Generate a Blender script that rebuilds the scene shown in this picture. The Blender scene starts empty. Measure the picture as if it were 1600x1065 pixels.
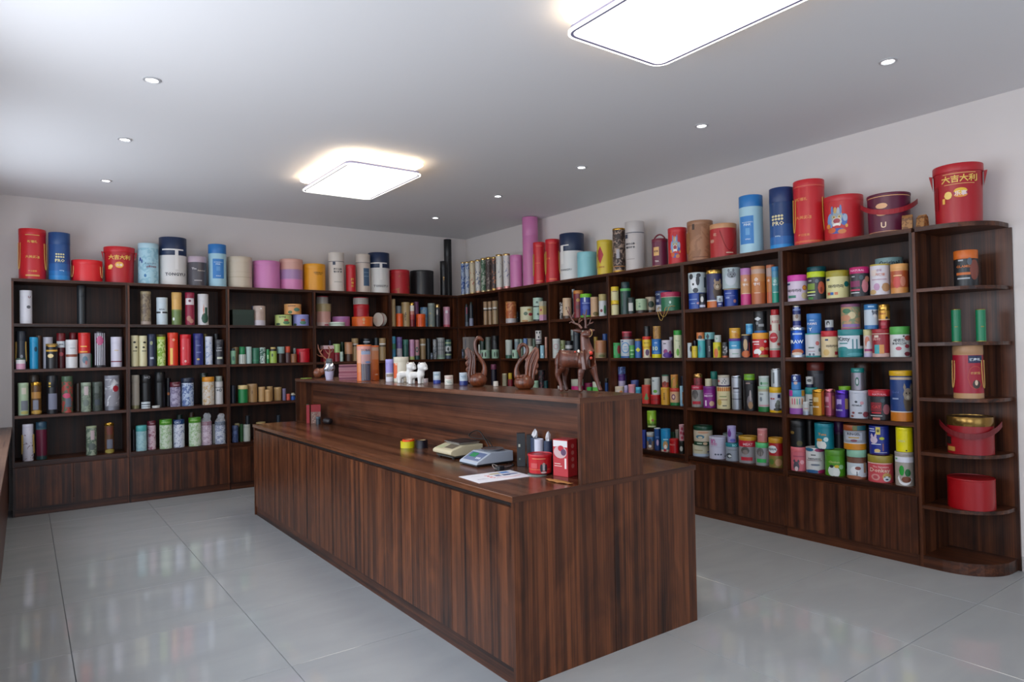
import bpy, bmesh, math, random
from math import pi, sin, cos, radians
from mathutils import Vector, Matrix
random.seed(7)
D = bpy.data
SC = bpy.context.scene
COL = SC.collection

# ---------------------------------------------------------------- camera
cam = D.objects.new('camera', D.cameras.new('camera'))
COL.objects.link(cam)
cam.data.sensor_width = 36.0
cam.data.lens = 36.0 * 1050.8453 / 1600
cam.data.clip_start = 0.02
_R = Vector((0.8093217, -0.5870873, -0.01808029))
_U = Vector((0.00572353, -0.02289791, 0.99972142))
_F = Vector((0.58733775, 0.80919972, 0.01517157))
cam.matrix_world = Matrix(((_R.x, _U.x, -_F.x, -4.7039), (_R.y, _U.y, -_F.y, -7.7082), (_R.z, _U.z, -_F.z, 1.4428), (0, 0, 0, 1)))
SC.camera = cam

# ---------------------------------------------------------------- world, daylight, exposure
W = D.worlds.new('daylight'); SC.world = W; W.use_nodes = True
W.node_tree.nodes['Background'].inputs[0].default_value = (0.62, 0.78, 1.0, 1)
W.node_tree.nodes['Background'].inputs[1].default_value = 1.0
vs = SC.view_settings
vs.view_transform = 'Standard'; vs.look = 'None'; vs.gamma = 1.0; vs.use_curve_mapping = False
vs.exposure = 0.26

def area(name, loc, rot, sx, sy, power, col):
    L = D.lights.new(name, 'AREA'); L.shape = 'RECTANGLE'; L.size = sx; L.size_y = sy
    L.energy = power; L.color = col
    o = D.objects.new(name, L); COL.objects.link(o); o.location = loc; o.rotation_euler = rot
    return o
# daylight entering through the left wall windows and the shop front behind the camera
area('daylight_left_window_far', (-5.28, -1.55, 1.75), (0, -pi/2, 0), 1.6, 1.9, 26, (0.86, 0.92, 1.0))
area('daylight_left_window', (-5.28, -4.7, 1.75), (0, -pi/2, 0), 1.6, 2.2, 52, (0.86, 0.92, 1.0))
area('daylight_left_window_near', (-5.28, -7.9, 1.75), (0, -pi/2, 0), 1.6, 2.2, 42, (0.86, 0.92, 1.0))
area('daylight_shop_front', (-3.0, -10.35, 1.35), (pi/2, 0, 0), 3.6, 2.4, 24, (0.86, 0.92, 1.0))

# ---------------------------------------------------------------- materials
MC = {}
def lin(h):
    v = [int(h[i:i+2], 16) / 255 for i in (0, 2, 4)]
    return tuple((x / 12.92 if x <= 0.04045 else ((x + 0.055) / 1.055) ** 2.4) for x in v) + (1,)
def mat(h, rough=0.5, metal=0.0, emit=0, coat=0.0, alpha=1.0):
    k = (h, rough, metal, emit, coat, alpha)
    if k in MC: return MC[k]
    m = D.materials.new('paint_' + h); m.use_nodes = True
    b = m.node_tree.nodes['Principled BSDF']
    b.inputs['Base Color'].default_value = lin(h)
    b.inputs['Roughness'].default_value = rough
    b.inputs['Metallic'].default_value = metal
    if coat: b.inputs['Coat Weight'].default_value = coat; b.inputs['Coat Roughness'].default_value = 0.15
    if alpha < 1: b.inputs['Alpha'].default_value = alpha
    if emit:
        b.inputs['Emission Color'].default_value = lin(h); b.inputs['Emission Strength'].default_value = emit
    # faint paper / paint unevenness in the roughness
    n = m.node_tree.nodes.new('ShaderNodeTexNoise'); n.inputs['Scale'].default_value = 60
    tc = m.node_tree.nodes.new('ShaderNodeTexCoord')
    mr = m.node_tree.nodes.new('ShaderNodeMapRange'); mr.inputs[3].default_value = max(0.02, rough - 0.05); mr.inputs[4].default_value = min(1, rough + 0.05)
    m.node_tree.links.new(tc.outputs['Object'], n.inputs['Vector'])
    m.node_tree.links.new(n.outputs[0], mr.inputs[0]); m.node_tree.links.new(mr.outputs[0], b.inputs['Roughness'])
    MC[k] = m
    return m
def speckle(c1, c2, scale, thr):
    """printed all-over pattern: patches of a second colour on the base colour"""
    k = ('sp', c1, c2, scale, thr)
    if k in MC: return MC[k]
    m = D.materials.new('print_' + c1 + '_' + c2); m.use_nodes = True
    nt = m.node_tree; b = nt.nodes['Principled BSDF']; b.inputs['Roughness'].default_value = 0.45
    tc = nt.nodes.new('ShaderNodeTexCoord')
    n = nt.nodes.new('ShaderNodeTexNoise'); n.inputs['Scale'].default_value = scale; n.inputs['Detail'].default_value = 3
    n.inputs['Distortion'].default_value = 1.2
    r = nt.nodes.new('ShaderNodeValToRGB')
    r.color_ramp.elements[0].position = thr - 0.03; r.color_ramp.elements[0].color = lin(c1)
    r.color_ramp.elements[1].position = thr + 0.03; r.color_ramp.elements[1].color = lin(c2)
    nt.links.new(tc.outputs['Object'], n.inputs['Vector']); nt.links.new(n.outputs[0], r.inputs[0])
    nt.links.new(r.outputs[0], b.inputs['Base Color'])
    MC[k] = m
    return m
def wood(axis, dark='1a0a05', mid='3e1f10', light='66381f', rough=0.36, name=None):
    """walnut-look melamine; axis = grain direction"""
    k = ('wood', axis, dark, mid, light, rough)
    if k in MC: return MC[k]
    m = D.materials.new('walnut_grain_' + axis); m.use_nodes = True
    nt = m.node_tree; b = nt.nodes['Principled BSDF']
    geo = nt.nodes.new('ShaderNodeTexCoord')
    g = geo.outputs['Object']
    def noise(sc, detail=3, dist=0.0, seed=0):
        mp = nt.nodes.new('ShaderNodeMapping'); mp.inputs['Scale'].default_value = sc; mp.inputs['Location'].default_value = (seed, seed * 1.7, seed * .6)
        nt.links.new(g, mp.inputs[0])
        n = nt.nodes.new('ShaderNodeTexNoise'); n.inputs['Scale'].default_value = 1; n.inputs['Detail'].default_value = detail; n.inputs['Distortion'].default_value = dist
        nt.links.new(mp.outputs[0], n.inputs['Vector']); return n.outputs[0]
    def sc(along, across):
        return {'x': (along, across, across), 'y': (across, along, across), 'z': (across, across, along)}[axis]
    broad = noise(sc(0.35, 19), 3, 0.2, 3)
    fine = noise(sc(1.2, 110), 4, 0.4, 7)
    knot = noise(sc(2.2, 7.0), 2, 2.2, 11)
    a1 = nt.nodes.new('ShaderNodeMath'); a1.operation = 'MULTIPLY_ADD'; a1.inputs[1].default_value = 0.55
    nt.links.new(broad, a1.inputs[0])
    a2 = nt.nodes.new('ShaderNodeMath'); a2.operation = 'MULTIPLY'; a2.inputs[1].default_value = 0.30
    nt.links.new(fine, a2.inputs[0]); nt.links.new(a2.outputs[0], a1.inputs[2])
    a3 = nt.nodes.new('ShaderNodeMath'); a3.operation = 'MULTIPLY_ADD'; a3.inputs[1].default_value = 0.18
    nt.links.new(knot, a3.inputs[0]); nt.links.new(a1.outputs[0], a3.inputs[2])
    r = nt.nodes.new('ShaderNodeValToRGB'); e = r.color_ramp.elements
    e[0].position = 0.38; e[0].color = lin(dark); e[1].position = 0.66; e[1].color = lin(light)
    x = e.new(0.50); x.color = lin(mid)
    nt.links.new(a3.outputs[0], r.inputs[0]); nt.links.new(r.outputs[0], b.inputs['Base Color'])
    b.inputs['Roughness'].default_value = rough; b.inputs['Specular IOR Level'].default_value = .38
    bp = nt.nodes.new('ShaderNodeBump'); bp.inputs['Strength'].default_value = 0.08; bp.inputs['Distance'].default_value = 0.001
    nt.links.new(fine, bp.inputs['Height']); nt.links.new(bp.outputs[0], b.inputs['Normal'])
    MC[k] = m
    return m
def plaster(h, rough=0.9):
    k = ('pl', h)
    if k in MC: return MC[k]
    m = D.materials.new('plaster_' + h); m.use_nodes = True
    nt = m.node_tree; b = nt.nodes['Principled BSDF']; b.inputs['Roughness'].default_value = rough
    n = nt.nodes.new('ShaderNodeTexNoise'); n.inputs['Scale'].default_value = 1.3; n.inputs['Detail'].default_value = 5
    r = nt.nodes.new('ShaderNodeMix'); r.data_type = 'RGBA'
    c = lin(h); r.inputs[6].default_value = tuple(x * 0.97 for x in c[:3]) + (1,); r.inputs[7].default_value = c
    nt.links.new(n.outputs[0], r.inputs[0]); nt.links.new(r.outputs[2], b.inputs['Base Color'])
    MC[k] = m
    return m
def tile_mat():
    m = D.materials.new('polished_tile'); m.use_nodes = True
    nt = m.node_tree; b = nt.nodes['Principled BSDF']
    tc = nt.nodes.new('ShaderNodeTexCoord'); oi = nt.nodes.new('ShaderNodeObjectInfo')
    add = nt.nodes.new('ShaderNodeVectorMath'); add.operation = 'ADD'
    sc = nt.nodes.new('ShaderNodeVectorMath'); sc.operation = 'SCALE'; sc.inputs[3].default_value = 30
    cmb = nt.nodes.new('ShaderNodeCombineXYZ')
    for i in range(3): nt.links.new(oi.outputs['Random'], cmb.inputs[i])
    nt.links.new(cmb.outputs[0], sc.inputs[0]); nt.links.new(tc.outputs['Object'], add.inputs[0]); nt.links.new(sc.outputs[0], add.inputs[1])
    mp = nt.nodes.new('ShaderNodeMapping'); mp.inputs['Scale'].default_value = (1.2, 3.5, 1); mp.inputs['Rotation'].default_value = (0, 0, 0.5)
    nt.links.new(add.outputs[0], mp.inputs[0])
    n = nt.nodes.new('ShaderNodeTexNoise'); n.inputs['Scale'].default_value = 1.5; n.inputs['Detail'].default_value = 6; n.inputs['Distortion'].default_value = 0.8
    nt.links.new(mp.outputs[0], n.inputs['Vector'])
    r = nt.nodes.new('ShaderNodeValToRGB'); e = r.color_ramp.elements
    e[0].position = 0.25; e[0].color = lin('9c9fa2'); e[1].position = 0.7; e[1].color = lin('a4a7a9')
    nt.links.new(n.outputs[0], r.inputs[0]); nt.links.new(r.outputs[0], b.inputs['Base Color'])
    b.inputs['Roughness'].default_value = 0.07; b.inputs['IOR'].default_value = 1.5
    return m

# ---------------------------------------------------------------- object helpers
def base_name(n): return n
def link_mesh(name, me, parent=None, loc=None):
    o = D.objects.new(name, me); COL.objects.link(o)
    if parent: o.parent = parent
    if loc is not None: o.location = loc
    return o
def thing(name, label, cat, loc=(0, 0, 0), rz=0.0, group=None):
    o = D.objects.new(name, None); COL.objects.link(o); o.empty_display_size = 0.05
    o.location = loc; o.rotation_euler = (0, 0, rz)
    o['label'] = label; o['category'] = cat
    if group: o['group'] = group
    return o
def tag(o, label, cat, group=None):
    o['label'] = label; o['category'] = cat
    if group: o['group'] = group
    return o
class MB:
    """mesh builder with material slots"""
    def __init__(s): s.v = []; s.f = []; s.m = []; s.mats = []
    def slot(s, m):
        if m not in s.mats: s.mats.append(m)
        return s.mats.index(m)
    def box(s, x0, x1, y0, y1, z0, z1, m):
        k = s.slot(m); n = len(s.v)
        s.v += [(x0, y0, z0), (x1, y0, z0), (x1, y1, z0), (x0, y1, z0), (x0, y0, z1), (x1, y0, z1), (x1, y1, z1), (x0, y1, z1)]
        for q in ((0, 3, 2, 1), (4, 5, 6, 7), (0, 1, 5, 4), (1, 2, 6, 5), (2, 3, 7, 6), (3, 0, 4, 7)):
            s.f.append([n + i for i in q]); s.m.append(k)
        return s
    def revolve(s, prof, m, n=28, cap0=True, cap1=True, cx=0, cy=0, mats=None):
        """prof: (r,z) bottom to top; mats: per-segment materials"""
        st = len(s.v)
        for r, z in prof:
            for i in range(n):
                a = 2 * pi * i / n
                s.v.append((cx + r * cos(a), cy + r * sin(a), z))
        for j in range(len(prof) - 1):
            k = s.slot(mats[j] if mats else m)
            for i in range(n):
                i2 = (i + 1) % n
                s.f.append([st + j * n + i, st + j * n + i2, st + (j + 1) * n + i2, st + (j + 1) * n + i]); s.m.append(k)
        if cap0: s.f.append([st + i for i in range(n)][::-1]); s.m.append(s.slot(mats[0] if mats else m))
        if cap1:
            s.f.append([st + (len(prof) - 1) * n + i for i in range(n)]); s.m.append(s.slot(mats[-1] if mats else m))
        return s
    def tube(s, pts, r, m, n=8, closed=False):
        k = s.slot(m); pts = [Vector(p) for p in pts]; st = len(s.v); N = len(pts)
        rr = r if isinstance(r, (list, tuple)) else [r] * N
        up = Vector((0.12, 0.31, 0.94)).normalized()
        for i, p in enumerate(pts):
            if closed: t = pts[(i + 1) % N] - pts[i - 1]
            else: t = pts[min(i + 1, N - 1)] - pts[max(i - 1, 0)]
            t.normalize(); a = t.cross(up)
            if a.length < 1e-3: a = t.cross(Vector((1, 0, 0)))
            a.normalize(); b = t.cross(a)
            for q in range(n):
                w = 2 * pi * q / n
                s.v.append(tuple(p + (a * cos(w) + b * sin(w)) * rr[i]))
        for i in range(N if closed else N - 1):
            j = (i + 1) % N
            for q in range(n):
                q2 = (q + 1) % n
                s.f.append([st + i * n + q, st + i * n + q2, st + j * n + q2, st + j * n + q]); s.m.append(k)
        if not closed:
            s.f.append([st + q for q in range(n)][::-1]); s.m.append(k)
            s.f.append([st + (N - 1) * n + q for q in range(n)]); s.m.append(k)
        return s
    def ell(s, c, rad, m, rot=None, nu=16, nv=10):
        k = s.slot(m); st = len(s.v); c = Vector(c); rot = rot or Matrix.Identity(3)
        for j in range(1, nv):
            t = pi * j / nv
            for i in range(nu):
                a = 2 * pi * i / nu
                s.v.append(tuple(c + rot @ Vector((rad[0] * sin(t) * cos(a), rad[1] * sin(t) * sin(a), -rad[2] * cos(t)))))
        s.v.append(tuple(c + rot @ Vector((0, 0, -rad[2])))); s.v.append(tuple(c + rot @ Vector((0, 0, rad[2]))))
        b = st + (nv - 1) * nu; t = b + 1
        for j in range(nv - 2):
            for i in range(nu):
                i2 = (i + 1) % nu
                s.f.append([st + j * nu + i, st + j * nu + i2, st + (j + 1) * nu + i2, st + (j + 1) * nu + i]); s.m.append(k)
        for i in range(nu):
            i2 = (i + 1) % nu
            s.f.append([b, st + i2, st + i]); s.m.append(k)
            s.f.append([t, st + (nv - 2) * nu + i, st + (nv - 2) * nu + i2]); s.m.append(k)
        return s
    def mesh(s, name='shape', smooth=None):
        me = D.meshes.new(name); me.from_pydata(s.v, [], s.f); me.update()
        for m in s.mats: me.materials.append(m)
        me.polygons.foreach_set('material_index', s.m)
        if smooth is not None:
            me.shade_smooth(); me.set_sharp_from_angle(angle=radians(smooth))
        return me
    def obj(s, name, parent=None, loc=None, smooth=None, bevel=0):
        o = link_mesh(name, s.mesh(name, smooth), parent, loc)
        if bevel:
            b = o.modifiers.new('bevel', 'BEVEL'); b.width = bevel; b.segments = 2; b.limit_method = 'ANGLE'
        return o
def B(name, x0, x1, y0, y1, z0, z1, m, parent=None, bevel=0):
    """box part, given in world coordinates; parent is an unrotated Empty or None"""
    ox, oy, oz = parent.location if parent else ((x0 + x1) / 2, (y0 + y1) / 2, z0)
    o = MB().box(x0 - ox, x1 - ox, y0 - oy, y1 - oy, z0 - oz, z1 - oz, m).obj(name, parent, None if parent else (ox, oy, oz), bevel=bevel)
    return o
def struct(o): o['kind'] = 'structure'; return o

# ================================================================ ROOM
XL, XR, YB, YF, H = -5.20, 0.389, 0.389, -10.30, 3.04
wallm = plaster('ded6d2'); ceilm = plaster('e6e4e4')
grout = mat('62666b', 0.8)
floor = struct(B('floor', XL - .2, XR + .2, YF - .2, YB + .2, -0.12, -0.006, grout))
tm = tile_mat(); TP = 0.8165; g = 0.0016
tx0, ty0 = -4.5234, -4.5435
tmesh = MB()
tile_cache = {}
i0 = math.floor((XL - tx0) / TP); i1 = math.ceil((XR - tx0) / TP)
j0 = math.floor((YF - ty0) / TP); j1 = math.ceil((YB - ty0) / TP)
for i in range(i0, i1):
    for j in range(j0, j1):
        a0, a1 = max(tx0 + i * TP, XL), min(tx0 + (i + 1) * TP, XR)
        b0, b1 = max(ty0 + j * TP, YF), min(ty0 + (j + 1) * TP, YB)
        if a1 - a0 < .02 or b1 - b0 < .02: continue
        key = (round(a1 - a0, 3), round(b1 - b0, 3))
        if key not in tile_cache:
            w, d = (a1 - a0) / 2 - g, (b1 - b0) / 2 - g
            mb = MB(); k = mb.slot(tm); c = 0.0012
            mb.v = [(-w, -d, -.0065), (w, -d, -.0065), (w, d, -.0065), (-w, d, -.0065), (-w, -d, -c), (w, -d, -c), (w, d, -c), (-w, d, -c),
                    (-w + c, -d + c, 0), (w - c, -d + c, 0), (w - c, d - c, 0), (-w + c, d - c, 0)]
            mb.f = [[0, 1, 5, 4], [1, 2, 6, 5], [2, 3, 7, 6], [3, 0, 4, 7], [4, 5, 9, 8], [5, 6, 10, 9], [6, 7, 11, 10], [7, 4, 8, 11], [8, 9, 10, 11]]
            mb.m = [k] * 9
            tile_cache[key] = mb.mesh('tile')
        o = link_mesh('tile', tile_cache[key], floor)
        o.location = ((a0 + a1) / 2 - floor.location.x, (b0 + b1) / 2 - floor.location.y, -floor.location.z - .0003)
struct(B('ceiling', XL - .2, XR + .2, YF - .2, YB + .2, H, H + .12, ceilm))
struct(B('wall_back', XL - .2, XR + .2, YB, YB + .2, -.12, H, wallm))
struct(B('wall_right', XR, XR + .2, YF, YB, -.12, H, wallm))
# left wall with two window openings
wl = MB()
for y0, y1, z0, z1 in ((YF, YB, -.12, .90), (YF, YB, 2.60, H), (-.6, YB, .90, 2.6), (-3.6, -2.5, .90, 2.6), (-6.8, -5.8, .90, 2.6), (YF, -9.0, .90, 2.6)):
    wl.box(XL - .2, XL, y0, y1, z0, z1, wallm)
struct(wl.obj('wall_left'))
wf = MB()
for x0, x1, z0, z1 in ((XL, XR, 2.6, H), (XL, -4.9, -.12, 2.6), (-1.1, XR, -.12, 2.6)):
    wf.box(x0, x1, YF - .2, YF, z0, z1, wallm)
struct(wf.obj('wall_front'))
alu = mat('d8dadc', 0.35, 0.4)
for nm, y0, y1 in (('window_1', -2.5, -.6), ('window_2', -5.8, -3.6), ('window_4', -9.0, -6.8)):
    fr = MB(); X0, X1 = XL - .16, XL - .11
    for a, b, c, d in ((y0, y1, .90, .95), (y0, y1, 2.55, 2.6), (y0, y0 + .05, .95, 2.55), (y1 - .05, y1, .95, 2.55), ((y0 + y1) / 2 - .03, (y0 + y1) / 2 + .03, .95, 2.55)):
        fr.box(X0, X1, a, b, c, d, alu)
    struct(fr.obj(nm))
fr = MB()
for a, b, c, d in ((-4.9, -4.84, 0, 2.6), (-1.16, -1.1, 0, 2.6), (-4.84, -1.16, 2.54, 2.6), (-3.03, -2.97, 0, 2.54)):
    fr.box(a, b, YF - .14, YF - .08, c, d, alu)
struct(fr.obj('window_3'))
skirt = mat('b9b4b1', 0.5)
struct(B('baseboard_right', XR - .010, XR - .0005, YF, -6.135, 0.0, .09, skirt))

# ceiling lamps
lampW = mat('fff3e2', 0.4, 0, 7.5); lampE = mat('fff9f0', 0.4, 0, 2.5); lampH = mat('ffdf94', 0.5, 0, 6.0)
rim = mat('8886a0', 0.6)
def rrect(x0, x1, y0, y1, r, n=6):
    p = []
    for cx, cy, a in ((x1 - r, y1 - r, 0), (x0 + r, y1 - r, pi / 2), (x0 + r, y0 + r, pi), (x1 - r, y0 + r, 3 * pi / 2)):
        for i in range(n + 1): p.append((cx + r * cos(a + pi / 2 * i / n), cy + r * sin(a + pi / 2 * i / n)))
    return p
def slab(outer, z0, z1, m, inner=None):
    mb = MB(); k = mb.slot(m); n = len(outer)
    if inner is None:
        mb.v = [(x, y, z0) for x, y in outer] + [(x, y, z1) for x, y in outer]
        mb.f = [list(range(n))[::-1], list(range(n, 2 * n))] + [[i, (i + 1) % n, n + (i + 1) % n, n + i] for i in range(n)]
    else:
        mb.v = [(x, y, z0) for x, y in outer] + [(x, y, z1) for x, y in outer] + [(x, y, z0) for x, y in inner] + [(x, y, z1) for x, y in inner]
        for i in range(n):
            j = (i + 1) % n
            mb.f += [[i, j, n + j, n + i], [2 * n + j, 2 * n + i, 3 * n + i, 3 * n + j], [j, i, 2 * n + i, 2 * n + j], [n + i, n + j, 3 * n + j, 3 * n + i]]
    mb.m = [k] * len(mb.f)
    return mb
def ceiling_lamp(cx, cy, lab):
    t = thing('ceiling_lamp', lab, 'lamp', (cx, cy, H - .115), 0, 'rectangular ceiling lamps')
    hx, hy = .335, .545
    R_ = lambda d, r=.07: rrect(-hx - d, hx + d, -hy - d, hy + d, max(r + d, .012))
    slab(R_(-.028), .003, .012, lampW).obj('diffuser', t)
    slab(R_(-.012), 0.0, .03, rim, R_(-.027)).obj('frame', t)
    slab(R_(0), 0.0, .010, lampE, R_(-.012)).obj('edge_light', t)
    slab(R_(-.05), .03, .085, mat('f2e2c4', .6)).obj('housing', t)
    slab(R_(.02), .085, .094, lampE, R_(-.04)).obj('upper_ring', t)
    slab(R_(.012), .096, .106, lampH, R_(-.03)).obj('halo_strip', t)
    slab(R_(-.06), .085, .1146, mat('f2e2c4', .6)).obj('mount', t)
ceiling_lamp(-2.33, -2.22, 'flat rectangular glowing ceiling lamp further back, above the far half of the counter')
ceiling_lamp(-2.31, -5.86, 'large glowing rectangular ceiling lamp cut by the top of the photo')
spotE = mat('ffffff', 0.4, 0, 9.0); spotR = mat('c6c6c8', 0.35, 0.3)
dl_lab = ['foremost of the left row of ceiling downlights', 'middle of the three downlights on the left of the ceiling', 'farthest of the left row of ceiling downlights, near the back wall',
          'foremost ceiling downlight of the right row, near the photo edge', 'second ceiling downlight of the right row, beyond the foremost one',
          'third ceiling downlight of the right row, above the wooden deer', 'fourth ceiling downlight of the right row, near the pink tube', 'farthest ceiling downlight of the right row, near the room corner']
for (x, y), lb in zip(((-4.1, -3.4), (-4.1, -2.11), (-4.1, -.72), (-.75, -5.92), (-.75, -4.63), (-.75, -3.34), (-.75, -2.06), (-.75, -.76)), dl_lab):
    t = thing('downlight', 'round recessed ' + lb if len(lb.split()) < 14 else lb, 'downlight', (x, y, H - .008), 0, 'round ceiling downlights')
    MB().revolve([(.047, .0075), (.047, .002), (.036, 0), (.030, .0075)], spotR, 24, False, False).obj('trim_ring', t, smooth=40)
    MB().revolve([(.0305, .0055), (.0305, .0075)], spotE, 24).obj('lens', t)
    L = D.lights.new('downlight_glow', 'SPOT'); L.energy = 9; L.spot_size = radians(110); L.spot_blend = 0.9; L.color = (1, .95, .88); L.shadow_soft_size = .03
    lo = D.objects.new('downlight_glow', L); COL.objects.link(lo); lo.location = (x, y, H - .012)

# ================================================================ SHELVING
wz = wood('z'); wx = wood('x'); wy = wood('y')
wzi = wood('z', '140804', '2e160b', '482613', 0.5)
ZT, Z1, Z2, Z3, Z4 = 2.2, 1.7816, 1.3571, .9279, .5005
TS = 0.028
def shelving(lab, x0, x1, y0, y1, front, ext=0):
    """one bay; front is '-y' (stands on the back wall) or '-x' (stands on the right wall)"""
    t = thing('shelving_unit', lab, 'shelving', ((x0 + x1) / 2, (y0 + y1) / 2, 0), 0, 'dark walnut shelving bays along the walls')
    by = front == '-y'; s = .018; wh = wx if by else wy
    X1, Y1 = x1, y1
    fx = (lambda a, b: (a, b, y0, y1)) if by else (lambda a, b: (x0, x1, a, b))
    a, b = (x0, x1) if by else (y0, y1)
    B('side_panel', *fx(a + .0006, a + s), 0, ZT - TS, wz, t); B('side_panel', *fx(b - s, b - .0006), 0, ZT - TS, wz, t)
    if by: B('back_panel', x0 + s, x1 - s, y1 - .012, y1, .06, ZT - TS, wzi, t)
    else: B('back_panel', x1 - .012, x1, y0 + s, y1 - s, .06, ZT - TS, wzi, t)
    if by:
        B('top_board', x0 + .0004, x1 - .0004, y0 - .004 if not ext else y0 + .0004, y1, ZT - TS, ZT, wh, t)
        if ext: B('top_board', x1, x1 + ext, y0 + .0004, y1, ZT - TS, ZT, wh, t)
    else: B('top_board', x0 - .004, x1, y0 + .0004, y1 + ext - .0004, ZT - TS, ZT, wh, t)
    for z in (Z1, Z2, Z3, Z4):
        if by: B('shelf_board', x0 + s, x1 - s, y0 + .004, y1 - .012, z - TS, z, wh, t)
        else: B('shelf_board', x0 + .004, x1 - .012, y0 + s, y1 - s, z - TS, z, wh, t)
    # doors
    m = (a + b) / 2; zt, zb = Z4 - TS - .022, .078
    if ext: b -= .019
    if not by and y1 == 0: b -= .019
    for p, q in ((a + .0015, m - .0015), (m + .0015, b - .0015)):
        if by: B('door', p, q, y0 - .018, y0 - .001, zb, zt, wz, t)
        else: B('door', x0 - .018, x0 - .001, p, q, zb, zt, wz, t)
    if by: B('plinth', x0 + s, x1 - s, y0 + .0, y0 + .018, 0, .076, wx, t); B('rail', x0 + s, x1 - s, y0 + .02, y0 + .04, zt - .04, Z4 - TS, wx, t)
    else: B('plinth', x0, x0 + .018, y0 + s, y1 - s, 0, .076, wy, t); B('rail', x0 + .02, x0 + .04, y0 + s, y1 - s, zt - .04, Z4 - TS, wy, t)
    return t
AX = [-4.7964, -3.8614, -2.914, -1.9589, -.9857, 0]
BY = [0, -.9697, -1.9248, -2.8632, -3.8016, -4.7538, -5.6976]
nb = ['leftmost', 'second from the left', 'third from the left', 'fourth from the left', 'corner-side']
for i in range(5):
    shelving('dark walnut shelving bay with low doors, back wall, %s' % nb[i], AX[i], AX[i + 1], 0, YB - .002, '-y', .385 if i == 4 else 0)
nb = ['nearest the room corner', 'second from the room corner', 'third from the room corner', 'fourth from the room corner', 'fifth from the room corner', 'next to the rounded end shelf']
for i in range(6):
    shelving('dark walnut shelving bay with low doors, right wall, %s' % nb[i], 0, XR - .002, BY[i + 1], BY[i], '-x', 0)
# rounded end shelf
y1e, y0e = -5.6976, -6.13
def end_plate(z0, z1, m, x0=0.0):
    pts = [(XR - .016, y1e - .02), (x0, y1e - .02)]
    cx, cy = x0 + .28, y0e + .30
    pts += [(x0, cy)]
    for i in range(1, 11):
        a = pi + pi / 2 * i / 10
        pts.append((cx + .28 * cos(a), cy + .285 * sin(a)))
    pts += [(XR - .016, y0e + .015)]
    return slab(pts[::-1] if False else pts, z0, z1, m)
t = thing('end_shelf', 'tall open end shelf with rounded corner boards, at the right end of the shelving', 'shelving', (0, 0, 0))
B('side_panel', 0, XR - .002, y1e - .0195, y1e - .0006, 0, ZT - TS, wz, t)
B('back_panel', XR - .016, XR - .002, y0e, y1e - .02, 0, ZT - TS, wz, t)
end_plate(ZT - TS, ZT, wy, -.004).obj('top_board', t)
for z in (1.80, 1.45, 1.095, .745, .40):
    end_plate(z - .022, z, wy).obj('shelf_board', t)
end_plate(.0, .075, wy).obj('base_board', t)
_p = []

# low cabinet along the left wall
t = thing('low_cabinet', 'low walnut cabinet along the left wall under the window, at the photo\'s left edge', 'cabinet', (-5.0, -4, 0))
wtl = wood('y', '3a2118', '664634', '846450', .3)
B('cabinet_top', XL + .002, -4.80, -9.2, YB - .004, .775, .80, wtl, t, .001)
B('carcass', XL + .002, -4.845, -9.19, YB - .004, 0, .774, wz, t)
for i in range(17):
    yy = -9.19 + i * .5625
    B('door', -4.844, -4.828, yy + .002, yy + .5605, .078, .735, wz, t)

# counter
X0, X1, Y0, Y1, ZC = -3.02, -1.813, -5.369, -1.334, .82
t = thing('counter', 'long walnut display counter with a raised back shelf, in the middle of the room', 'counter', (-2.42, -3.35, 0))
wx2 = wood('x', '2c160d', '4a2918', '5c3824', .34)
wtop = wood('y', '2c160d', '573421', '7a4c34', .22)
wface = wood('z', '200e07', '4d2916', '7c4729', .34)
B('counter_top', X0, X1, Y0, Y1, ZC - .026, ZC, wtop, t, .0008)
B('edge_band', X0, X1, Y0 - .0012, Y0 - .0001, ZC - .026, ZC, wx2, t)
B('end_panel', X0 + .008, -2.4185, Y0 + .004, Y0 + .022, 0, ZC - .0265, wface, t)
B('end_panel', -2.4165, X1 - .008, Y0 + .004, Y0 + .022, 0, ZC - .0265, wface, t)
B('end_panel', X0 + .008, X1 - .008, Y1 - .022, Y1 - .004, 0, ZC - .0265, wface, t)
B('carcass', X0 + .035, X1 - .035, Y0 + .022, Y1 - .022, .0, ZC - .0265, wood('z', '120a08', '1c100c', '22140f', .5), t)
B('plinth', X0 + .018, X0 + .034, Y0 + .022, Y1 - .022, 0, .078, wy, t)
B('plinth', X1 - .034, X1 - .018, Y0 + .022, Y1 - .022, 0, .078, wy, t)
jy = [-5.345, -4.83, -4.29, -3.77, -3.25, -2.73, -2.21, -1.77, -1.358]
for a, b in zip(jy, jy[1:]):
    B('door', X0 + .012, X0 + .030, a + .0015, b - .0015, .080, ZC - .052, wface, t)
    B('door', X1 - .030, X1 - .012, a + .0015, b - .0015, .080, ZC - .052, wface, t)
RX0, RX1, ZR = -2.6245, -2.2129, 1.221
wback = wood('y', '28130b', '4e2a19', '6e422c', .3)
B('end_panel', RX0, RX1, Y0 + .002, Y0 + .020, ZC + .0002, ZR - .026, wface, t)
B('end_panel', RX0, RX1, Y1 - .020, Y1 - .002, ZC + .0002, ZR - .026, wface, t)
B('back_board', -2.462, -2.446, Y0 + .020, (Y0 + Y1) / 2 - .001, ZC + .0002, ZR - .026, wback, t)
B('back_board', -2.462, -2.446, (Y0 + Y1) / 2 + .001, Y1 - .020, ZC + .0002, ZR - .026, wback, t)
B('edge_band', RX0 - .002, RX1 + .002, Y0 - .0012, Y0 - .0001, ZR - .026, ZR, wx2, t)
B('raised_top', RX0 - .002, RX1 + .002, Y0, Y1, ZR - .026, ZR, wtop, t, .0008)

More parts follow.
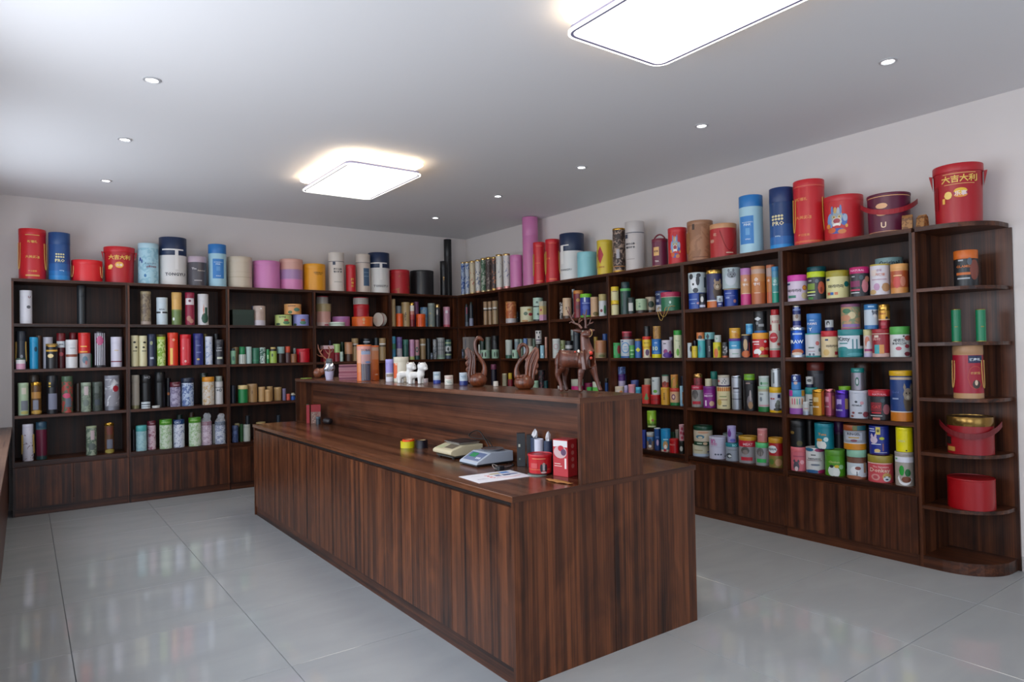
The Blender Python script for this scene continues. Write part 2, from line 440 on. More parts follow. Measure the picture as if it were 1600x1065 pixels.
# ================================================================ CANISTERS, TUBES, TINS
TXT = {}
def glyphs(s):
    """flat text outline as triangles, width normalised to 1, centred"""
    if s in TXT: return TXT[s]
    cu = D.curves.new('lettering', 'FONT'); cu.body = s; cu.resolution_u = 1 if len(s) > 2 or ord(s[0]) > 1000 else 3; cu.offset = .022; cu.fill_mode = 'FRONT'
    o = D.objects.new('lettering', cu); COL.objects.link(o)
    me = o.to_mesh()
    v = [tuple(p.co) for p in me.vertices]; f = [list(p.vertices) for p in me.polygons]
    o.to_mesh_clear(); D.objects.remove(o); D.curves.remove(cu)
    if not v: TXT[s] = ([], [], 0.3); return TXT[s]
    xs = [p[0] for p in v]; ys = [p[1] for p in v]; w = max(xs) - min(xs) or 1; cx = (max(xs) + min(xs)) / 2; cy = (max(ys) + min(ys)) / 2
    TXT[s] = ([((p[0] - cx) / w, (p[1] - cy) / w) for p in v], f, (max(ys) - min(ys)) / w)
    return TXT[s]
def u2a(u): return math.asin(max(-.985, min(.985, u)))
CS = {'n': 0}
def item(line):
    nm, lab, cat, grp, num, spec = line.split('|')
    x, y, z, r, h, rot, wing = [float(q) for q in num.split()]
    kind_roll = kind_box = None
    ops = {}; dec = []
    for tok in spec.split(';'):
        k, a = tok[0], tok[2:].split(',')
        if k in 'redtVqQo': dec.append((k, a))
        else: ops[k] = a
    # material of the body
    pat = None
    if 'p' in ops:
        c1, c2, sc, th = ops['p']; pat = (c1, speckle(c1, c2, float(sc) * 1.6, float(th)))
    metal = 'm' in ops
    def bm_(c):
        if pat and c == pat[0]: return pat[1]
        return mat(c, .34, .6) if metal else mat(c, .36)
    lidc = None; lf = 0; rf = 1.008
    if 'l' in ops: lidc = mat(ops['l'][0], .4); lf = float(ops['l'][1]); rf = float(ops['l'][2]) if len(ops['l']) > 2 else rf
    if 'L' in ops: lm = mat(ops['L'][0], .25, .85); Lf = float(ops['L'][1])
    t = thing(nm, lab, cat, (x, y, z + .0004), 0, grp)
    h = max(h - .0008, .008)
    if 'X' in ops:      # box aligned with the shelf
        d = float(ops['X'][0]); w = r * .97
        sx, sy = (w, d / 2) if wing == 0 else (d / 2, w)
        d = min(d, 2 * (.372 - ((y if wing == 0 else x) - r)) ) if False else d
        cx, cy = (0, d / 2 - r) if wing == 0 else (d / 2 - r, 0)
        bc = ops.get('b', ['888888'])
        body = MB(); z0 = 0
        hb = h * (1 - lf); bl = bc + [str(1)]
        cols = bc[0::2]; fr = [float(q) for q in bc[1::2]] + [1 - lf]
        for c, f1 in zip(cols, fr):
            body.box(cx - sx, cx + sx, cy - sy, cy + sy, z0, h * f1, mat(c, .45)); z0 = h * f1
        body.obj('body', t)
        if lidc: MB().box(cx - sx - .001, cx + sx + .001, cy - sy - .001, cy + sy + .001, hb, h, lidc).obj('lid', t)
        pm = MB()
        for k, a in dec:
            if k in 'ed':
                u, v, w_, h_ = [float(q) for q in a[:4]]; m = mat(a[4], .45); n = 16 if k == 'e' else 4
                st = len(pm.v); kk = pm.slot(m)
                for i in range(n):
                    an = 2 * pi * i / n
                    p = (u + w_ * cos(an)) * sx if wing == 0 else 0
                    q = (u + w_ * cos(an)) * sy if wing else 0
                    if wing == 0: pm.v.append((cx + p, cy - sy - .0008, (v + h_ * sin(an)) * h))
                    else: pm.v.append((cx - sx - .0008, cy - q, (v + h_ * sin(an)) * h))
                pm.f.append(list(range(st, st + n))); pm.m.append(kk)
        if pm.v: pm.obj('printed_label', t)
        return t
    if 'R' in ops:      # tin lying on its side
        R_ = h / 2; L_ = .034
        M = Matrix.Rotation(.35 - pi, 4, 'Z') @ Matrix.Rotation(pi / 2, 4, 'Y')
        b = MB().revolve([(R_, -L_), (R_, L_ * .4)], mat(ops['b'][0], .45)).obj('body', t, smooth=40)
        l = MB().revolve([(R_ * 1.01, L_ * .4), (R_ * 1.01, L_ * .65), (R_ * 1.01, L_)], None, mats=[mat('981828', .45), mat('c4bcb0', .45)]).obj('lid', t, smooth=40)
        for o in (b, l): o.matrix_local = Matrix.Translation((0, 0, R_ * 1.015)) @ M
        return t
    t.rotation_euler.z = rot
    tp = float(ops['T'][0]) if 'T' in ops else 1.0
    rad = lambda q: r * (tp + (1 - tp) * q)      # radius at height fraction q
    zb = h * (1 - lf) if lidc else (h * (1 - Lf) if 'L' in ops else h)
    # body bands
    if 'b' in ops: bc = ops['b']
    else: bc = [pat[0]]
    cols = bc[0::2]; fr = [float(q) for q in bc[1::2]]
    # 'frac' of each band refers to the full height
    ends = fr + [zb / h]
    prof = [(rad(0) - .0012, 0), (rad(0), .0012)]; mats = [bm_(cols[0])]
    z0 = .0012
    if 'F' in ops:
        fm = mat(ops['F'][0], .35, .5); z1 = h * float(ops['F'][1]); prof.append((rad(z1 / h), z1)); mats.append(fm); z0 = z1
    for c, e in zip(cols, ends):
        z1 = max(min(e * h, zb), z0 + .0003); prof.append((rad(z1 / h), z1)); mats.append(bm_(c)); z0 = z1
    n = 32 if r > .07 else 24
    hlid = lidc is not None or 'L' in ops
    if not hlid:
        prof += [(r - .0012, h), (r - .0028, h), (r - .003, h - min(.004, h * .1))]; mats += [mats[-1]] * 3
    MB().revolve(prof, None, n, mats=mats).obj('body', t, smooth=35)
    if hlid:
        if 'L' in ops and lidc: rl, lm2 = r * rf, lidc
        elif lidc: rl, lm2 = r * rf, lidc
        else: rl, lm2 = r * 1.006, lm
        z1 = zb
        ins = min(.004, (h - z1) * .3)
        P = [(rl - .003, z1 - .0008), (rl - .0004, z1 + .0006), (rl, z1 + .0015), (rl, h - .0015), (rl - .001, h), (rl - .003, h), (rl - .0036, h - ins)]
        MM = [lm2] * 6
        if 'L' in ops and lidc: MM[3] = MM[4] = MM[5] = lm
        MB().revolve(P, None, n, mats=MM).obj('lid', t, smooth=35)
    # printed decoration
    pm = MB(); lay = 0
    lidr = (r * rf if hlid else r)
    def R0(v):
        b = max(rad(v), lidr if (hlid and v * h > zb - .002) else 0)
        return b + .0007 + lay * .00022
    def P3(u, v): a = u2a(u); q = R0(v); return (q * cos(a), q * sin(a), v * h)
    def strip(u0, u1, zf, m):
        k = pm.slot(m); a0, a1 = u2a(u0), u2a(u1)
        nn = max(3, int(abs(a1 - a0) / .2) + 1, 8 if zf is not rectf else 0)
        st = len(pm.v)
        for i in range(nn + 1):
            a = a0 + (a1 - a0) * i / nn; u = sin(a); lo, hi = zf(u)
            lo = max(lo, .004); hi = min(hi, .998)
            if hi < lo: hi = lo
            for v in (lo, hi):
                q = max(R0(lo), R0(hi)); pm.v.append((q * cos(a), q * sin(a), v * h))
        for i in range(nn):
            b = st + 2 * i; pm.f.append([b, b + 2, b + 3, b + 1]); pm.m.append(k)
    rectf = None
    for k, a in dec:
        lay += 1
        # screen-left is +angle seen from outside, so flip u
        if k == 'r':
            u, v, w_, h_ = [float(q) for q in a[:4]]; m = mat(a[4], .45)
            rectf = lambda uu, v=v, h_=h_: (v - h_ / 2, v + h_ / 2)
            strip(-(u + w_ / 2) if False else max(-.985, u - w_ / 2), min(.985, u + w_ / 2), rectf, m)
        elif k in 'ed':
            u, v, w_, h_ = [float(q) for q in a[:4]]; m = mat(a[4], .45)
            if k == 'e': zf = lambda uu, u=u, v=v, w_=w_, h_=h_: (v - h_ * math.sqrt(max(0, 1 - ((uu - u) / w_) ** 2)), v + h_ * math.sqrt(max(0, 1 - ((uu - u) / w_) ** 2)))
            else: zf = lambda uu, u=u, v=v, w_=w_, h_=h_: (v - h_ * max(0, 1 - abs(uu - u) / w_), v + h_ * max(0, 1 - abs(uu - u) / w_))
            rectf = None; strip(max(-.985, u - w_), min(.985, u + w_), zf, m)
        elif k == 't':
            u, v, w_ = [float(q) for q in a[:3]]; m = mat(a[3], .4); s = ','.join(a[4:])
            V, F_, asp = glyphs(s); kk = pm.slot(m); st = len(pm.v); lay += 3
            for px, py in V:
                aa = u2a(max(-.97, min(.97, u + px * w_))); vv = v + py * w_ * r / h; q = R0(vv) + .0006
                pm.v.append((q * cos(aa), q * sin(aa), vv * h))
            for f_ in F_: pm.f.append([st + i for i in f_]); pm.m.append(kk)
            lay -= 3
        elif k == 'V':
            u, v, w_ = [float(q) for q in a[:3]]; m = mat(a[3], .4); s = a[4]; kk = pm.slot(m)
            if ord(s[0]) > 1000:
                for i, ch in enumerate(s):
                    V, F_, asp = glyphs(ch); st = len(pm.v); vc = v + ((len(s) - 1) / 2 - i) * w_ * 1.15 * r / h
                    for px, py in V:
                        aa = u2a(u + px * w_); vv = vc + py * w_ * r / h; q = R0(vv) + .0006
                        pm.v.append((q * cos(aa), q * sin(aa), vv * h))
                    for f_ in F_: pm.f.append([st + i_ for i_ in f_]); pm.m.append(kk)
            else:
                V, F_, asp = glyphs(s); st = len(pm.v); Lh = min(.9, w_ / asp * r / h)
                for px, py in V:
                    vv = v + px * Lh; aa = u2a(u - py * Lh * h / r); q = R0(vv) + .0006
                    pm.v.append((q * cos(aa), q * sin(aa), vv * h))
                for f_ in F_: pm.f.append([st + i_ for i_ in f_]); pm.m.append(kk)
        elif k == 'q':
            c, nn = mat(a[0], .45), int(a[1])
            rectf = lambda uu: (.06, min(.96, zb / h - .02))
            for i in range(nn):
                uc = -0.9 + 1.8 * (i + .5) / nn; wd = .9 / nn * .9
                strip(max(-.985, uc - wd / 2), min(.985, uc + wd / 2), rectf, c)
        elif k == 'Q':
            c = mat(a[0], .45); v0, hh, nn = float(a[1]), float(a[2]), int(a[3])
            rectf = lambda uu: (v0, v0 + hh)
            for i in range(nn):
                uc = -0.9 + 1.8 * (i + .5) / nn
                strip(uc - .07, uc + .07, rectf, c)
        elif k == 'o':
            u, v = float(a[0]), float(a[1])
            for du, dv, w_, h_, c in ((0, -.22, .42, .06, '4a5aa0'), (-.25, -.2, .2, .06, 'd06030'), (.25, -.24, .22, .05, 'd07a40'), (-.3, .02, .16, .16, '7a98c8'), (.36, .02, .18, .13, '4a6cb0'), (.42, .06, .12, .08, '9fb0c4'),
                    (0, .10, .32, .13, '9aa4a8'), (-.22, .24, .06, .1, '6880b8'), (.2, .25, .06, .1, '6880b8'), (-.07, .24, .08, .07, 'c8a060'), (.08, .23, .07, .07, 'b0b4b8'), (0, -.02, .26, .1, 'c4c0b8'), (0, .0, .18, .055, 'a84048'),
                    (-.13, .09, .07, .03, 'e8c060'), (.13, .09, .07, .03, 'e8c060'), (-.13, .09, .03, .018, '20243a'), (.13, .09, .03, .018, '20243a'), (0, -.09, .2, .045, 'ece4dc'), (0, -.13, .16, .03, 'c43038'), (-.4, -.1, .1, .05, 'd88a40'), (.48, -.12, .07, .04, 'e0a050')):
                lay += .6
                zf = lambda uu, u_=u + du, v_=v + dv, w_=w_, h_=h_: (v_ - h_ * math.sqrt(max(0, 1 - ((uu - u_) / w_) ** 2)), v_ + h_ * math.sqrt(max(0, 1 - ((uu - u_) / w_) ** 2)))
                rectf = None; strip(max(-.985, u + du - w_), min(.985, u + du + w_), zf, mat(c, .45))
    if pm.v:
        # seen from the camera (+x outward) screen-right is +y in this local frame
        pm.obj('printed_label', t)
    rr = lidr + .004
    if 'h' in ops:
        m = mat(ops['h'][0], .6)
        for s in (-1, 1):
            pts = []
            for i in range(15):
                q = i / 14; a = s * (1.12 + .16 * cos(pi * q) * 1.0); zz = h * (.72 - .52 * sin(pi * q) ** .6)
                rad_ = rr + .004 * sin(pi * q)
                pts.append((rad_ * cos(a), rad_ * sin(a), zz))
            MB().tube(pts, .0028, m, 6).obj('cord_handle', t, smooth=60)
    if 'a' in ops:
        m = mat(ops['a'][0], .5); mb = MB(); k = mb.slot(m)
        for s in (-1, 1):
            st = len(mb.v); zt_ = h * .87; q = rr
            for yy, zz in ((0, zt_), (.018 * (r / .13), zt_ + .003), (.0, zt_ - .07 * (h / .3))):
                for xx in (-.03, .03): mb.v.append((xx, s * (q - .004 + yy), zz))
            mb.f += [[st, st + 2, st + 4], [st + 1, st + 5, st + 3], [st, st + 1, st + 3, st + 2], [st + 2, st + 3, st + 5, st + 4], [st + 4, st + 5, st + 1, st]]; mb.m += [k] * 5
            mb.obj('strap_loop', t); mb = MB(); k = mb.slot(m)
    if 'J' in ops:
        m = mat(ops['J'][0], .5); mb = MB(); k = mb.slot(m); N = 16; wd = .017; st = 0
        for i in range(N + 1):
            q = i / N; a = -pi / 2 * 1.08 + pi * 1.08 * q
            zz = h * (.80 - .30 * sin(pi * q)); R2 = rr + .004 + .03 * (abs(q - .5) * 2) ** 4
            for dz in (-wd, wd): mb.v.append((R2 * cos(a), R2 * sin(a), zz + dz))
            for dz in (-wd, wd): mb.v.append(((R2 + .003) * cos(a), (R2 + .003) * sin(a), zz + dz))
        for i in range(N):
            b = 4 * i
            mb.f += [[b, b + 4, b + 5, b + 1], [b + 2, b + 3, b + 7, b + 6], [b, b + 2, b + 6, b + 4], [b + 1, b + 5, b + 7, b + 3]]; mb.m += [k] * 4
        mb.obj('strap', t)
    if 's' in ops:
        m = mat(ops['s'][0], .5); pts = []
        for i in range(11):
            q = i / 10; yy = -r * .7 + 1.4 * r * q; pts.append((0, yy, h + .045 * sin(pi * q) ** .7))
        MB().tube(pts, .007, m, 8).obj('strap', t, smooth=60)
    if 'u' in ops:
        m = mat(ops['u'][0], .6); pts = []
        for i in range(17):
            q = i / 16; a = -.25 + 1.45 * q; zz = h * (.78 - .58 * sin(pi * q)); pts.append((rr * cos(a), rr * sin(a), zz))
        MB().tube(pts, .0022, m, 6).obj('cord_handle', t, smooth=60)
    if 'Y' in ops:
        m = mat(ops['Y'][0], .6); mb = MB()
        for (ya, yb, dip, sw) in ((-.95, .35, .105, .0), (-.85, .95, .085, .01)):
            pts = []
            for i in range(19):
                q = i / 18; yy = (ya + (yb - ya) * q) * r
                sf = rr * math.sqrt(max(.02, 1 - (yy / rr) ** 2)); sn = sin(pi * q)
                pts.append((sf + (rr + .012 - sf) * min(1, sn * 4), yy, .03 + sw - dip * max(0, sn - .25) / .75 * 1.1))
            mb.tube(pts, .0028, m, 6)
        o_ = mb.obj('cord_handle', t, smooth=60); o_.rotation_euler.z = pi - rot
    if 'G' in ops:
        gm = D.materials.get('clear_film')
        if not gm:
            gm = D.materials.new('clear_film'); gm.use_nodes = True; b = gm.node_tree.nodes['Principled BSDF']
            b.inputs['Base Color'].default_value = (.8, .82, .88, 1); b.inputs['Roughness'].default_value = .12; b.inputs['Alpha'].default_value = .28
        rnd = random.Random(int(x * 1000)); mb = MB(); k = mb.slot(gm); N = 18; lv = []
        for j, (zz, q) in enumerate(((0.001, 1.012), (.5, 1.014), (.98, 1.014), (1.06, .85), (1.16, .62), (1.26, .72), (1.36, .35))):
            for i in range(N):
                a = 2 * pi * i / N; w = 1 if j < 3 else 1 + rnd.uniform(-.15, .15)
                mb.v.append((r * q * w * cos(a), r * q * w * sin(a) + (0 if j < 4 else r * .15), h * (zz + (0 if j < 3 else rnd.uniform(-.03, .03)))))
        for j in range(6):
            for i in range(N):
                i2 = (i + 1) % N; mb.f.append([j * N + i, j * N + i2, (j + 1) * N + i2, (j + 1) * N + i]); mb.m.append(k)
        mb.obj('film_wrap', t)
    return t
